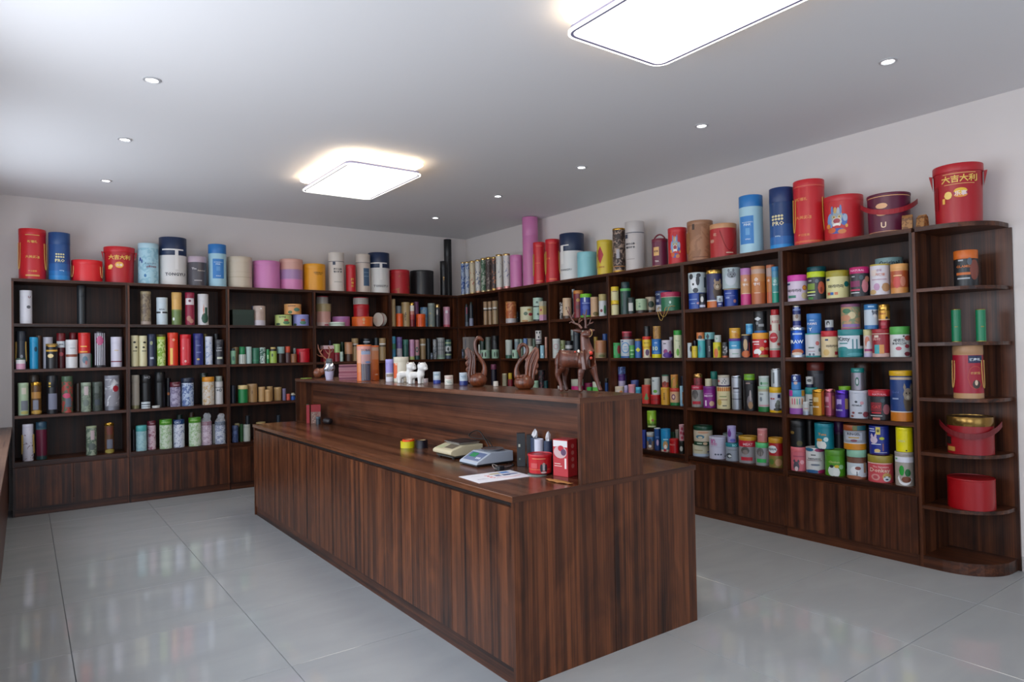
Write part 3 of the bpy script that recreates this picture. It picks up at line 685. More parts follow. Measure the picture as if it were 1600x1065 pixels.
ITEMS = r'''
paper_tube|tall red tube with gold lettering and gold cords, on top of leftmost back-wall bay|tube|tubes on the back wall shelves|-4.6335 0.1378 2.2000 0.1078 0.4798 -1.580 0|b:c8202a;l:d0242c,.12;r:0,.075,1,.03,d9a45a;r:0,.87,1,.012,e0b060;t:0,.74,.7,e0a850,新疆礼;t:0,.44,1.0,e0a850,大美无疆;t:0,.16,.6,e0a850,每日坚果;h:d8a850
paper_tube|dark blue tube with gold PRO lettering, on top of leftmost back-wall bay|tube|tubes on the back wall shelves|-4.4212 0.1180 2.2000 0.0880 0.4624 -1.607 0|b:2a86c8,.10,2272b4,.2,2460a0,.35,244e88,.76,22406e;l:274b80,.25;t:.05,.54,.8,e8dca0,●●●●;t:.05,.485,.8,e8dca0,●●●●;t:.05,.41,.85,e8dca0,PRO;t:.2,.2,.4,bcd8ee,1000g
canister|short plain red canister with thin cord, on top of leftmost back-wall bay|canister|canisters on the back wall shelves|-4.1926 0.1613 2.2000 0.1313 0.2138 -1.636 0|b:e0262c;l:e2282e,.2;h:d8b070
gift_bucket|red bucket with curved gold characters and yellow oval, on top of leftmost back-wall bay|canister|gift buckets on the back wall shelves|-3.9127 0.1649 2.2000 0.1349 0.3646 -1.671 0|T:.93;b:b81c24;l:c8222a,.15,1.03;t:0,.70,1.4,f0c860,大吉大利;e:0,.49,.3,.085,f0b040;r:0,.49,.5,.05,a83058;t:0,.485,.42,f4e0d0,乐事;r:-.62,.42,.22,.10,f0b050;e:-.55,.45,.12,.05,f8d070;a:b01820
paper_tube|pale blue marbled tube with navy stripes, on top of leftmost back-wall bay|tube|tubes on the back wall shelves|-3.6564 0.1249 2.2000 0.0949 0.4191 -1.704 0|p:a9cfdb,8fbccc,9,.52;l:b4d4de,.12;t:.2,.5,1.1,3a4a72,スムージー;t:.3,.42,.9,884458,pillows;r:-.75,.6,.12,.08,2a3f90;r:-.6,.55,.1,.08,2a3f90;e:-.3,.2,.12,.04,3a78a8
canister|largest white canister with navy lid, on top of leftmost back-wall bay|canister|canisters on the back wall shelves|-3.4192 0.1608 2.2000 0.1308 0.5025 -1.733 0|b:dcd8d4,.62,1b2b4a;l:1d2d4d,.36;r:0,.735,1.5,.028,ece8e4;r:.27,.53,.24,.42,e6e2de;r:.27,.33,.2,.06,d4d0cc;t:.15,.22,1.4,3a3a44,TONGYU
canister|dark grey embossed canister with lilac checked lid, on top of second back-wall bay|canister|canisters on the back wall shelves|-3.1910 0.1227 2.2000 0.0927 0.3152 -1.762 0|b:4e4a50;l:b8a4b0,.2;t:-.3,.58,.5,d8d0d0,The;t:.45,.52,.8,c8bcb0,Summer;r:.1,.18,.8,.03,b0a8a8
paper_tube|light blue tube with blue lid and label, on top of second back-wall bay|tube|tubes on the back wall shelves|-2.9867 0.1212 2.2000 0.0912 0.4621 -1.787 0|b:a3cbda;l:2e76ba,.22;r:.1,.42,1.2,.46,3a80c4;t:.1,.57,.95,c8e0f0,WONDERFUL;t:.1,.525,.5,c8e0f0,PINK;r:.1,.42,.4,.10,5a96cc;t:.1,.25,.5,c8e0f0,600ml
canister|beige three-tier canister beside the light blue tube, on top of second back-wall bay|canister|canisters on the back wall shelves|-2.7430 0.1579 2.2000 0.1279 0.3452 -1.815 0|b:c2b29c,.06,c9baa6,.34,c2b29c,.36,c9baa6;l:c9baa6,.17;r:0,.33,1.9,.012,a89880;r:0,.5,1.9,.008,b5a690
canister|wide plain pink canister between beige and tricolour ones, on top of third back-wall bay|canister|canisters on the back wall shelves|-2.4447 0.1776 2.2000 0.1473 0.3189 -1.850 0|b:cf7fb4;l:cf7fb4,.15,1.015
canister|canister in pink, mauve and peach tiers, on top of third back-wall bay|canister|canisters on the back wall shelves|-2.1668 0.1597 2.2000 0.1295 0.3565 -1.883 0|b:d684b4,.33,a883ae,.65,d29f92;l:d6a294,.1;r:0,.34,1.9,.01,e090c0;r:0,.66,1.9,.008,9a7aa0
canister|orange-yellow canister with small dark print, on top of third back-wall bay|canister|canisters on the back wall shelves|-1.8933 0.1578 2.2000 0.1278 0.3170 -1.914 0|b:e69c22;l:e8a028,.16;t:.35,.66,.75,7a5420,KEEPING;t:.35,.60,.6,7a5420,TOGETHER
paper_tube|tall cream tube with dark ring and grey characters, on top of fourth back-wall bay|tube|tubes on the back wall shelves|-1.6342 0.1238 2.2000 0.0938 0.4691 -1.944 0|b:d8cec4;l:d6ccc2,.23;r:0,.765,1.9,.012,2a3048;r:-.25,.715,.34,.08,3a4256;t:.2,.57,1.0,3a3a40,昆仑山脉;t:.2,.50,1.0,3a3a40,雪水矿泉;r:.2,.24,.9,.012,8a8078
paper_tube|narrow red tube with gold characters, on top of fourth back-wall bay|tube|tubes on the back wall shelves|-1.4625 0.0901 2.2000 0.0601 0.3303 -1.965 0|b:c41e28;l:c8222a,.13;t:.3,.45,.5,d8a848,國;t:.3,.33,.5,d8a848,禮;t:.3,.21,.5,d8a848,茶
paper_tube|beige tube with steel-blue label, right of narrow red tube, on top of fourth back-wall bay|tube|tubes on the back wall shelves|-1.2857 0.1295 2.2000 0.0895 0.4747 -1.982 0|b:cdbdb0;l:cfc2b6,.22;r:0,.775,1.9,.012,2a3048;r:.45,.4,.75,.46,45607c;r:.45,.52,.6,.02,7a90a4;r:.45,.42,.6,.02,7a90a4
canister|white canister with navy lid, between beige and red ones, on top of fourth back-wall bay|canister|canisters on the back wall shelves|-1.0567 0.1619 2.2000 0.1319 0.5099 -2.005 0|b:d8d6d2,.62,1b2b4a;l:1d2d4d,.36;r:0,.735,1.5,.028,ece8e4;r:.2,.53,.24,.42,e6e2de;t:.15,.17,1.3,3a3a44,TONGYU
canister|red canister with faint gold floral print, on top of corner back-wall bay|canister|canisters on the back wall shelves|-0.7720 0.1576 2.2000 0.1276 0.3102 -2.034 0|b:b01c24;l:b8202a,.12;p:b01c24,a8582a,7,.62
canister|wide plain black canister, on top of corner back-wall bay|canister|canisters on the back wall shelves|-0.4325 0.1836 2.2000 0.1536 0.3216 -2.067 0|b:1c1b1d;l:1e1d1f,.1
paper_tube|very tall thin black tube, on top of corner back-wall bay|tube|tubes on the back wall shelves|0.0220 0.2719 2.2000 0.0519 0.7939 -2.105 0|b:161618;l:161618,.3
paper_tube|shorter thin black tube with gold mark, on top of corner back-wall bay|tube|tubes on the back wall shelves|-0.1311 0.1279 2.2000 0.0479 0.4673 -2.099 0|b:141416;l:141416,.25;e:0,.52,.22,.03,c89850;e:0,.46,.15,.02,c89850
paper_tube|blue and white patterned tube at the corner end, on top of corner right-wall bay|tube|tubes on the right wall shelves|0.0871 -0.0101 2.2000 0.0271 0.4542 -2.128 1|p:a8b8d0,3a5aa0,14,.5;L:c8b080,.05;F:c8b080,.04
paper_tube|white and blue patterned tube, second from corner, on top of corner right-wall bay|tube|tubes on the right wall shelves|0.0908 -0.1136 2.2000 0.0308 0.4473 -2.134 1|p:c0c8d4,4a6aa8,14,.55;L:c8b080,.05;F:c8b080,.04
paper_tube|cream tube with red flowers, on top of corner right-wall bay|tube|tubes on the right wall shelves|0.0972 -0.2307 2.2000 0.0372 0.4441 -2.142 1|p:d8c8a8,b04848,12,.6;L:d0b070,.05;F:d0b070,.05
paper_tube|pale tube with grey pattern and peach foot, on top of corner right-wall bay|tube|tubes on the right wall shelves|0.0962 -0.3676 2.2000 0.0362 0.4420 -2.150 1|p:d8d4cc,7a8298,12,.55;L:d0b070,.05;F:d8a888,.08
paper_tube|green and grey landscape tube, on top of corner right-wall bay|tube|tubes on the right wall shelves|0.0925 -0.4986 2.2000 0.0325 0.4480 -2.158 1|p:4a6a50,a8b0a0,12,.5;L:d0b070,.06;F:c8b080,.06
paper_tube|dark brown floral tube with pale foot, on top of corner right-wall bay|tube|tubes on the right wall shelves|0.0959 -0.6168 2.2000 0.0359 0.4461 -2.166 1|p:4a3c38,8a7a74,14,.55;L:d0b070,.06;F:c8b080,.06
paper_tube|dark tube with red blossoms, on top of corner right-wall bay|tube|tubes on the right wall shelves|0.0918 -0.7429 2.2000 0.0318 0.4328 -2.174 1|p:4a4040,b07050,14,.55;L:c8a868,.05;F:d0a860,.08
paper_tube|white bird-print tube with grey band, on top of corner right-wall bay|tube|tubes on the right wall shelves|0.1030 -0.8460 2.2000 0.0430 0.4505 -2.182 1|p:dcd8d0,707888,10,.62;L:d0b070,.05;F:d89890,.09
paper_tube|white bird-print tube with lilac band, on top of corner right-wall bay|tube|tubes on the right wall shelves|0.1029 -1.0042 2.2000 0.0429 0.4386 -2.193 1|p:dad6d2,8088a8,10,.6;L:d0b070,.05;F:d89890,.09
canister|short plain pink tube, on top of corner right-wall bay|canister|canisters on the right wall shelves|0.1264 -1.1694 2.2000 0.0764 0.3990 -2.207 1|b:d480b4;l:d480b4,.18
paper_tube|very tall pink tube reaching the ceiling, on top of second right-wall bay|tube|tubes on the right wall shelves|0.2031 -1.3560 2.2000 0.0931 0.8340 -2.229 1|b:d07cae;l:d27eb0,.27
paper_tube|red tube with gold lettering and cord, on top of second right-wall bay|tube|tubes on the right wall shelves|0.1001 -1.6535 2.2000 0.0701 0.4838 -2.242 1|b:cc2630;l:d02a32,.1;r:0,.075,1,.03,e07048;r:0,.9,1,.015,e06048;t:-.3,.5,.8,e0703c,大美无疆;h:c8b048
paper_tube|red tube with gold cord, right of the pair, on top of third right-wall bay|tube|tubes on the right wall shelves|0.1102 -1.8813 2.2000 0.0802 0.4853 -2.261 1|b:c4202a;l:cc2630,.1;r:0,.075,1,.03,e07048;r:0,.9,1,.015,e06048;t:-.6,.55,.5,e0703c,无疆;h:d0a850
canister|white canister with navy lid on the right wall, on top of third right-wall bay|canister|canisters on the right wall shelves|0.1730 -2.1393 2.2000 0.1330 0.5124 -2.290 1|b:dadad8,.62,1b2b4a;l:1d2d4d,.36;r:-.55,.74,.6,.022,ece8e4;r:-.8,.55,.22,.4,e8e6e2;t:-.5,.22,.9,3a3a44,TONGYU
canister|short aqua canister overlapping the white and navy one, on top of third right-wall bay|canister|canisters on the right wall shelves|0.1231 -2.4341 2.2000 0.1031 0.2698 -2.312 1|b:86c4cc;l:88c6ce,.2
paper_tube|yellow tube with red diamond and cord, on top of third right-wall bay|tube|tubes on the right wall shelves|0.1093 -2.7206 2.2000 0.0793 0.3543 -2.338 1|b:d4b832;l:d4b832,.12;d:-.6,.57,.42,.26,b02c38;t:-.45,.22,.7,b05038,恭賀新禧;h:b8a040
paper_tube|dark floral tube with gold ends, on top of fourth right-wall bay|tube|tubes on the right wall shelves|0.1025 -2.9314 2.2000 0.0625 0.4425 -2.359 1|p:3a2c28,a08878,16,.52;L:c89838,.04;F:c89838,.05;r:-.2,.42,.5,.2,a8a4a8;r:0,.14,1.9,.02,b07840
paper_tube|tall pale grey tube with dark ring, on top of fourth right-wall bay|tube|tubes on the right wall shelves|0.1211 -3.1288 2.2000 0.0911 0.4768 -2.382 1|b:c4bcb8;l:c6beba,.23;r:0,.765,1.9,.013,2a3048;r:-.9,.70,.3,.08,3a4256;t:-.45,.54,.9,3a3a40,昆仑山脉;t:-.45,.47,.9,3a3a40,雪水矿泉;r:-.45,.23,.8,.01,8a8078
gift_bucket|small maroon canister with gold print and strap, on top of fourth right-wall bay|canister|gift buckets on the right wall shelves|0.1231 -3.4426 2.2000 0.0731 0.2643 -2.418 1|b:6a2440;l:701c34,.12;r:-.45,.55,.65,.3,dcae6c;t:-.45,.55,.5,6a2440,嗨茶;t:-.4,.2,.5,e8d8d0,TEA;r:0,.04,1.9,.015,d8a878;s:7a2030
canister|red canister with colourful dragon head, left one, on top of fourth right-wall bay|canister|canisters on the right wall shelves|0.1136 -3.6607 2.2000 0.0836 0.3307 -2.443 1|b:c4242c;l:c82830,.12;o:-.25,.45
canister|wood-look canister with hanging cord, on top of fifth right-wall bay|canister|canisters on the right wall shelves|0.1403 -3.8929 2.2000 0.1103 0.3552 -2.474 1|p:a87858,96684a,6,.5;l:a27455,.1;r:-.5,.84,.18,.14,4a3428;h:b07838;r:0,.09,1.2,.02,7a4c34
canister|red canister with peach lid, on top of fifth right-wall bay|canister|canisters on the right wall shelves|0.1390 -4.1354 2.2000 0.1090 0.2883 -2.506 1|b:b4282c;l:cc9468,.14;t:-.8,.5,.3,e0a890,春;t:-.6,.68,.24,e0a890,花;r:.45,.13,.5,.03,e8c8b0;u:8c2024
paper_tube|light blue tube with blue lid and label, on top of fifth right-wall bay|tube|tubes on the right wall shelves|0.1223 -4.4222 2.2000 0.0923 0.4721 -2.544 1|b:a9cfde;l:2f7cc0,.2;r:-.35,.4,1.1,.48,3d84c8;t:-.3,.53,.9,dcecf6,WONDERFUL;t:-.3,.49,.6,dcecf6,PINK;r:-.3,.37,.35,.12,6aa4d4;t:-.3,.24,.4,dcecf6,600ml
paper_tube|dark blue tube with gold PRO lettering, on top of fifth right-wall bay|tube|tubes on the right wall shelves|0.1208 -4.7000 2.2000 0.0908 0.4774 -2.584 1|b:1f8ad0,.07,2466ac,.2,22508c,.4,213f70,.77,20355e;l:22386a,.24;t:-.35,.53,.9,dcd0a0,●●●●;t:-.35,.48,.9,dcd0a0,●●●●;t:-.3,.41,.9,e4d8b0,PRO;t:-.35,.2,.4,bcd8ee,1000g
paper_tube|tall glossy red tube with gold cord, on top of last right-wall bay|tube|tubes on the right wall shelves|0.1388 -4.9154 2.2000 0.1088 0.4916 -2.618 1|b:c8262e;l:cc2a32,.12;r:0,.05,1.9,.03,d86840;r:0,.9,1.9,.015,d8604a;t:-.45,.7,.7,e08a50,新疆礼;t:-.35,.42,1.0,e08a50,大美无疆;t:-.35,.15,.7,e08a50,每日坚果;h:d8a840
canister|wide red canister with colourful dragon head, right one, on top of last right-wall bay|canister|canisters on the right wall shelves|0.1599 -5.1700 2.2000 0.1299 0.3247 -2.661 1|b:c0242c;l:c42830,.13;o:-.35,.42
gift_bucket|wide maroon bucket with gold rims and red strap, on top of last right-wall bay|canister|gift buckets on the right wall shelves|0.1526 -5.4895 2.2000 0.1326 0.2727 -2.713 1|T:.95;b:5a1834;l:5e1a36,.06,1.015;r:0,.92,1.9,.02,d8a070;e:-.32,.68,.28,.07,e0ac80;e:-.32,.50,.28,.07,e0ac80;t:-.25,.2,.25,e8c8a8,U;r:0,.04,1.9,.012,d8a070;J:9c1c28
gift_bucket|large red snack bucket with gold lettering on the end shelf|canister|gift buckets on the right wall shelves|0.1637 -5.9143 2.2000 0.1337 0.3732 -2.788 1|T:.95;b:a81822;l:b41c26,.13,1.03;t:.05,.74,1.4,e8c060,大吉大利;r:.05,.83,1.3,.012,e0a868;r:.05,.65,1.2,.010,e0a868;r:.1,.49,.55,.05,9c3460;e:.1,.53,.28,.05,e8b838;e:.1,.46,.28,.04,e0903c;t:.1,.49,.48,ecd8d8,乐事;e:-.4,.47,.16,.065,f0cc70;r:-.58,.38,.1,.09,e8b050;r:-.85,.45,.12,.4,8c1018;a:9c1018
paper_tube|white tube with small dark print, top shelf, leftmost back-wall bay|tube|tubes on the back wall shelves|-4.6865 0.0987 1.7816 0.0487 0.3151 -1.573 0|b:d6d4da;l:d8d6dc,.2;t:.5,.8,.35,6a2434,U;t:.4,.5,.6,5a5a60,●;e:.4,.5,.3,.02,6a6a70
paper_tube|tall plain black tube, top shelf, leftmost back-wall bay|tube|tubes on the back wall shelves|-4.2441 0.1002 1.7816 0.0402 0.3800 -1.630 0|b:1c2024;l:1c2024,.3
paper_tube|olive-brown landscape tube, top shelf, second back-wall bay|tube|tubes on the back wall shelves|-3.6874 0.0985 1.7816 0.0485 0.3429 -1.700 0|p:8a7a62,6a5a4c,12,.5;l:a09070,.08;r:0,.05,1.9,.1,a8968a
paper_tube|pale blue tube with black ribbon and bow, top shelf, second back-wall bay|tube|tubes on the back wall shelves|-3.5364 0.1025 1.7816 0.0525 0.2849 -1.719 0|b:c2cfd6;l:c6d2d8,.2;r:0,.45,1.9,.06,26262c;r:-.1,.45,.3,.12,d8dce0;t:0,.56,.9,5a6068,RIVA
paper_tube|yellow tube with green lower half, top shelf, second back-wall bay|tube|tubes on the back wall shelves|-3.3988 0.0982 1.7816 0.0482 0.3430 -1.736 0|b:6c8048,.42,7a8a4c,.47,d8a85c;l:d8aa60,.2;e:-.6,.18,.2,.05,e0e4e0
paper_tube|crimson tube with white label and pale flowers, top shelf, second back-wall bay|tube|tubes on the back wall shelves|-3.2719 0.0952 1.7816 0.0452 0.3466 -1.752 0|b:8e1e3c;l:922240,.16;p:8e1e3c,8e1e3c,8,.9;r:0,.72,1.7,.2,d8d0d4;e:0,.74,.3,.04,703048;e:-.2,.2,.5,.08,b07868;e:.3,.12,.45,.07,b88070
paper_tube|white tube with dark green leaf and orange line, top shelf, second back-wall bay|tube|tubes on the back wall shelves|-3.1397 0.1035 1.7816 0.0535 0.3350 -1.768 0|b:d0ced0;l:d4d2d4,.2;e:.3,.22,.62,.16,2f5444;r:.55,.42,.4,.3,2f5444;d:.1,.5,.1,.2,c87858
gift_box|plain dark green box, top shelf, third back-wall bay|box|gift boxes on the back wall shelves|-2.7380 0.1658 1.7816 0.1158 0.1741 -1.815 0|X:.16;b:06251a;l:06281c,.3
paper_tube|thin navy tube behind the blush tube, top shelf, third back-wall bay|tube|tubes on the back wall shelves|-2.5963 0.1856 1.7816 0.0156 0.2277 -1.832 0|b:22244a
paper_tube|blush tube with white lower band, top shelf, third back-wall bay|tube|tubes on the back wall shelves|-2.5523 0.1054 1.7816 0.0654 0.2220 -1.839 0|b:c4bcc4,.27,b8a094;l:bca69a,.3;e:.3,.86,.12,.04,eeeeee;r:.3,.55,.04,.4,a88c80
small_tin|pale yellow-green tin with red bird, left of the three, top shelf, third back-wall bay|tin|small tins on the back wall shelves|-2.2722 0.1422 1.7816 0.0922 0.1263 -1.871 0|b:bcc87a;l:b8c878,.15;e:.35,.5,.3,.12,a85038;e:.35,.28,.4,.15,5a8a60;e:-.6,.15,.25,.1,38503a;t:-.1,.8,.8,4a6040,spring
small_tin|periwinkle tin with red bird, right of the three, top shelf, third back-wall bay|tin|small tins on the back wall shelves|-2.0677 0.1398 1.7816 0.0898 0.1331 -1.895 0|b:8a8cc8;l:8e90cc,.15;e:.25,.5,.3,.12,a85038;e:.25,.28,.4,.15,4a8068;e:-.7,.12,.2,.1,38503a
small_tin|orange tin with bird print stacked on two others, top shelf, third back-wall bay|tin|small tins on the back wall shelves|-2.1610 0.1422 1.9147 0.0958 0.1214 -1.884 0|b:dc9c60;l:e0a468,.15;e:.45,.45,.35,.18,5a8270;e:-.3,.2,.25,.15,4a6a40;t:-.1,.8,.9,6a4a38,summer
canister|peach and white canister at the bottom of stack, top shelf, fourth back-wall bay|canister|canisters on the back wall shelves|-1.7617 0.2303 1.7816 0.0860 0.1808 -1.926 0|b:d0b4b0,.28,d09c90;l:d29e92,.12;r:.4,.1,.5,.08,b03850
small_tin|khaki tin in the middle of the left stack, top shelf, fourth back-wall bay|tin|small tins on the back wall shelves|-1.7577 0.2303 1.9624 0.0885 0.0940 -1.926 0|b:a8956c;l:ac9a72,.2
small_tin|small white lace tin with red top, top shelf, fourth back-wall bay|tin|small tins on the back wall shelves|-1.7748 0.2303 2.0564 0.0712 0.0920 -1.924 0|b:b0a8a0;l:a02430,.12;q:8c8480,8
small_tin|wide mauve-pink tin behind low white tin, top shelf, fourth back-wall bay|tin|small tins on the back wall shelves|-1.5282 0.2591 1.7816 0.1084 0.1241 -1.950 0|b:b46ca0;l:a870a8,.3
small_tin|very low white tin, top shelf, fourth back-wall bay|tin|small tins on the back wall shelves|-1.6441 0.0924 1.7816 0.0924 0.0490 -1.945 0|b:c8d4c8;l:d4dcd0,.3;r:0,.5,1.9,.16,8aa088
small_tin|wide orange tin, top shelf, fourth back-wall bay|tin|small tins on the back wall shelves|-1.2916 0.1627 1.7816 0.1279 0.1196 -1.980 0|b:e0641c;l:e4681e,.2;e:.15,.7,.14,.18,dca070;e:.15,.35,.1,.12,dca070
canister|red canister on the wide orange tin, top shelf, fourth back-wall bay|canister|canisters on the back wall shelves|-1.3022 0.1627 1.9012 0.0956 0.1541 -1.979 0|b:a81420;l:b01822,.35
small_tin|white lace tin with red top, highest of stack, top shelf, fourth back-wall bay|tin|small tins on the back wall shelves|-1.3064 0.1627 2.0553 0.0935 0.0882 -1.978 0|b:b0a8a0;l:a02430,.12;q:8c8480,9
small_tin|white lace tin lying on its side, top shelf, fourth back-wall bay|tin|small tins on the back wall shelves|-1.0862 0.0890 1.7816 0.0290 0.1718 -2.005 0|R:.07;b:c4bcb0;l:981828,.3
paper_tube|slim kraft tube at the left end, top shelf, corner back-wall bay|tube|tubes on the back wall shelves|-0.9082 0.0800 1.7816 0.0300 0.3499 -2.024 0|b:a88c62;l:ac9068,.25
paper_tube|grey-blue tube behind the small orange one, top shelf, corner back-wall bay|tube|tubes on the back wall shelves|-0.7800 0.1846 1.7816 0.0403 0.2707 -2.032 0|b:7c8690
canister|small orange canister, top shelf, corner back-wall bay|canister|canisters on the back wall shelves|-0.8233 0.0734 1.7816 0.0434 0.1659 -2.033 0|b:e45a1e;l:e65e22,.2;r:0,.4,1.9,.01,b84818
paper_tube|kraft tube with black lettering running up, top shelf, corner back-wall bay|tube|tubes on the back wall shelves|-0.7158 0.1136 1.7816 0.0536 0.3154 -2.042 0|b:b09468;V:0,.42,.55,1c1a1a,re Wipe
paper_tube|slim tube fading from white to red with gold cap, top shelf, corner back-wall bay|tube|tubes on the back wall shelves|-0.6388 0.0780 1.7816 0.0280 0.3116 -2.052 0|b:7a1c24,.3,a83a3c,.5,c88070,.65,dcd4cc;L:c8a050,.12
paper_tube|slim purple tube, top shelf, corner back-wall bay|tube|tubes on the back wall shelves|-0.5211 0.1892 1.7816 0.0329 0.3332 -2.058 0|b:7c4a70
canister|wider orange canister with fine lines, top shelf, corner back-wall bay|canister|canisters on the back wall shelves|-0.5101 0.0921 1.7816 0.0621 0.1661 -2.064 0|b:e45a1e;l:e65e22,.3;q:c84c18,4
paper_tube|pale blue patterned tube, top shelf, corner back-wall bay|tube|tubes on the back wall shelves|-0.4112 0.1798 1.7816 0.0498 0.2623 -2.069 0|p:8aa0a8,5a88b8,14,.5
paper_tube|grey-green tube with gold speckles, top shelf, corner back-wall bay|tube|tubes on the back wall shelves|-0.3455 0.0969 1.7816 0.0469 0.3119 -2.080 0|p:78827c,a89c70,20,.62;l:8a948e,.1
paper_tube|slim black tube with gold top, top shelf, corner back-wall bay|tube|tubes on the back wall shelves|-0.2614 0.0833 1.7816 0.0333 0.2998 -2.089 0|b:26262a,.5,3a3a3c;L:c8a870,.15;e:-.1,.65,.3,.12,b8b0a8
paper_tube|pink tube with white spot, top shelf, corner back-wall bay|tube|tubes on the back wall shelves|-0.1081 0.1061 1.7816 0.0461 0.2707 -2.102 0|b:c45868,.12,c490a4;l:d89cae,.2;r:0,.75,.7,.14,dcd0d4
paper_tube|slate tube with gold cord, second shelf, leftmost back-wall bay|tube|tubes on the back wall shelves|-4.7264 0.1269 1.3571 0.0375 0.3579 -1.568 0|b:30343c;l:343840,.25;h:c8a050;e:.1,.33,.3,.05,8a9098
small_tin|small white and pink tin in front of slate tube, second shelf, leftmost back-wall bay|tin|small tins on the back wall shelves|-4.7299 0.0475 1.3571 0.0375 0.1044 -1.567 0|b:c890a8,.5,d4d0d0;l:3a5044,.15
paper_tube|bright cyan tube, second shelf, leftmost back-wall bay|tube|tubes on the back wall shelves|-4.6280 0.0838 1.3571 0.0338 0.3003 -1.581 0|b:1c88b4;l:2490bc,.16;e:.4,.62,.35,.08,1c4458
paper_tube|brown tube behind the cyan one, second shelf, leftmost back-wall bay|tube|tubes on the back wall shelves|-4.5869 0.1927 1.3571 0.0227 0.3174 -1.586 0|b:6a4a38
paper_tube|pale grey tube behind black and gold one, second shelf, leftmost back-wall bay|tube|tubes on the back wall shelves|-4.5170 0.1536 1.3571 0.0395 0.3018 -1.595 0|b:b0aeb8
paper_tube|black tube with gold bands, second shelf, leftmost back-wall bay|tube|tubes on the back wall shelves|-4.4896 0.0673 1.3571 0.0473 0.2364 -1.598 0|b:1c1a1c;l:8a6c30,.1;r:0,.72,1.9,.07,d0a040;e:-.2,.51,.5,.08,e0c890;r:0,.9,1.2,.05,c89838
paper_tube|dark red tube with white label, second shelf, leftmost back-wall bay|tube|tubes on the back wall shelves|-4.4125 0.1363 1.3571 0.0363 0.3395 -1.608 0|b:4c1218,.58,4c1218;l:6a141c,.25;r:0,.68,1.9,.18,ccd0d4;t:0,.68,1,303848,WINE;e:0,.4,.5,.06,a04048
paper_tube|dark red tube behind white one, second shelf, leftmost back-wall bay|tube|tubes on the back wall shelves|-4.3094 0.1947 1.3571 0.0347 0.3463 -1.621 0|b:6a141c;l:70161e,.2
paper_tube|white tube with copper band, second shelf, leftmost back-wall bay|tube|tubes on the back wall shelves|-4.3302 0.0788 1.3571 0.0488 0.2736 -1.619 0|b:d0cecf;l:d4d2d4,.2;r:0,.44,1.9,.09,8a4a38;r:.2,.7,.9,.02,8a9098
small_tin|grey tin with blue flower sprig, second shelf, leftmost back-wall bay|tin|small tins on the back wall shelves|-4.2197 0.0873 1.3571 0.0473 0.1409 -1.633 0|b:9a9498;l:a09a9e,.1;e:0,.55,.5,.25,5a7484;e:.2,.35,.2,.15,a86868
paper_tube|bright red tube with gold rings on grey tin, second shelf, leftmost back-wall bay|tube|tubes on the back wall shelves|-4.2257 0.0873 1.4980 0.0517 0.2015 -1.632 0|b:b82418,.1,c8201e;l:c82220,.14;r:-.1,.33,1.0,.05,e8b050;r:-.1,.07,1.2,.06,e0a040;L:c0a070,.03
paper_tube|thin green tube at the back, second shelf, leftmost back-wall bay|tube|tubes on the back wall shelves|-4.1661 0.1706 1.3571 0.0106 0.1350 -1.639 0|b:3c7a4c
paper_tube|black and white striped tube with pink disc, second shelf, leftmost back-wall bay|tube|tubes on the back wall shelves|-4.0935 0.1009 1.3571 0.0509 0.3525 -1.649 0|b:1e1a20;q:cfcdd6,6;e:0,.75,.6,.13,b05078
paper_tube|white tube with thin crimson bow band, second shelf, leftmost back-wall bay|tube|tubes on the back wall shelves|-3.9519 0.0995 1.3571 0.0495 0.3012 -1.667 0|b:cac6d4;l:cecad8,.22;r:0,.18,1.9,.035,7a1c34;r:0,.55,.7,.03,c8b08c
paper_tube|cream tube with black birds, left of twins, second shelf, second back-wall bay|tube|tubes on the back wall shelves|-3.7942 0.0753 1.3571 0.0351 0.3143 -1.687 0|b:d0c8a0;l:d4cca6,.2;e:.0,.78,.35,.03,26241c;e:.4,.62,.3,.03,34322a;r:.1,.5,1.0,.03,6a6a54
paper_tube|cream tube with black birds, right of twins, second shelf, second back-wall bay|tube|tubes on the back wall shelves|-3.7195 0.0785 1.3571 0.0382 0.3121 -1.697 0|b:d0c8a0;l:d4cca6,.2;e:.4,.78,.35,.03,26241c;e:.2,.62,.3,.03,34322a;r:.3,.5,1.0,.03,6a6a54
paper_tube|navy tube with gold bird print, second shelf, second back-wall bay|tube|tubes on the back wall shelves|-3.6364 0.0895 1.3571 0.0395 0.3281 -1.707 0|b:1c2440;l:1e2846,.2;e:-.1,.72,.35,.06,8a906c;r:0,.25,.8,.06,aab0c0
paper_tube|ochre tube behind the lime one, second shelf, second back-wall bay|tube|tubes on the back wall shelves|-3.5300 0.2179 1.3571 0.0479 0.3286 -1.718 0|b:8a7c40
paper_tube|lime and green patterned tube, second shelf, second back-wall bay|tube|tubes on the back wall shelves|-3.5517 0.0699 1.3571 0.0399 0.3011 -1.718 0|p:c0d088,7aa028,14,.5;l:a8c040,.1
paper_tube|orange-red tube with gold strip, second shelf, second back-wall bay|tube|tubes on the back wall shelves|-3.4406 0.0902 1.3571 0.0502 0.3438 -1.731 0|b:d83a20;l:dc3e24,.16;r:-.25,.28,.5,.5,e8b858;e:.15,.78,.25,.04,e8a080
paper_tube|bright red tube with silver characters, second shelf, second back-wall bay|tube|tubes on the back wall shelves|-3.3191 0.0946 1.3571 0.0546 0.3246 -1.746 0|b:cc1c28;l:d0202a,.12;V:-.35,.55,.2,e8c0b8,贡茶;q:d84850,2;e:0,.13,.2,.04,e0b0a8
paper_tube|royal blue tube with gold print, second shelf, second back-wall bay|tube|tubes on the back wall shelves|-3.1929 0.1006 1.3571 0.0506 0.3358 -1.762 0|b:262c70;l:2a3078,.2;r:.1,.62,.8,.03,6870a8;r:.1,.4,.9,.03,6870a8;e:0,.18,.3,.03,c8a858
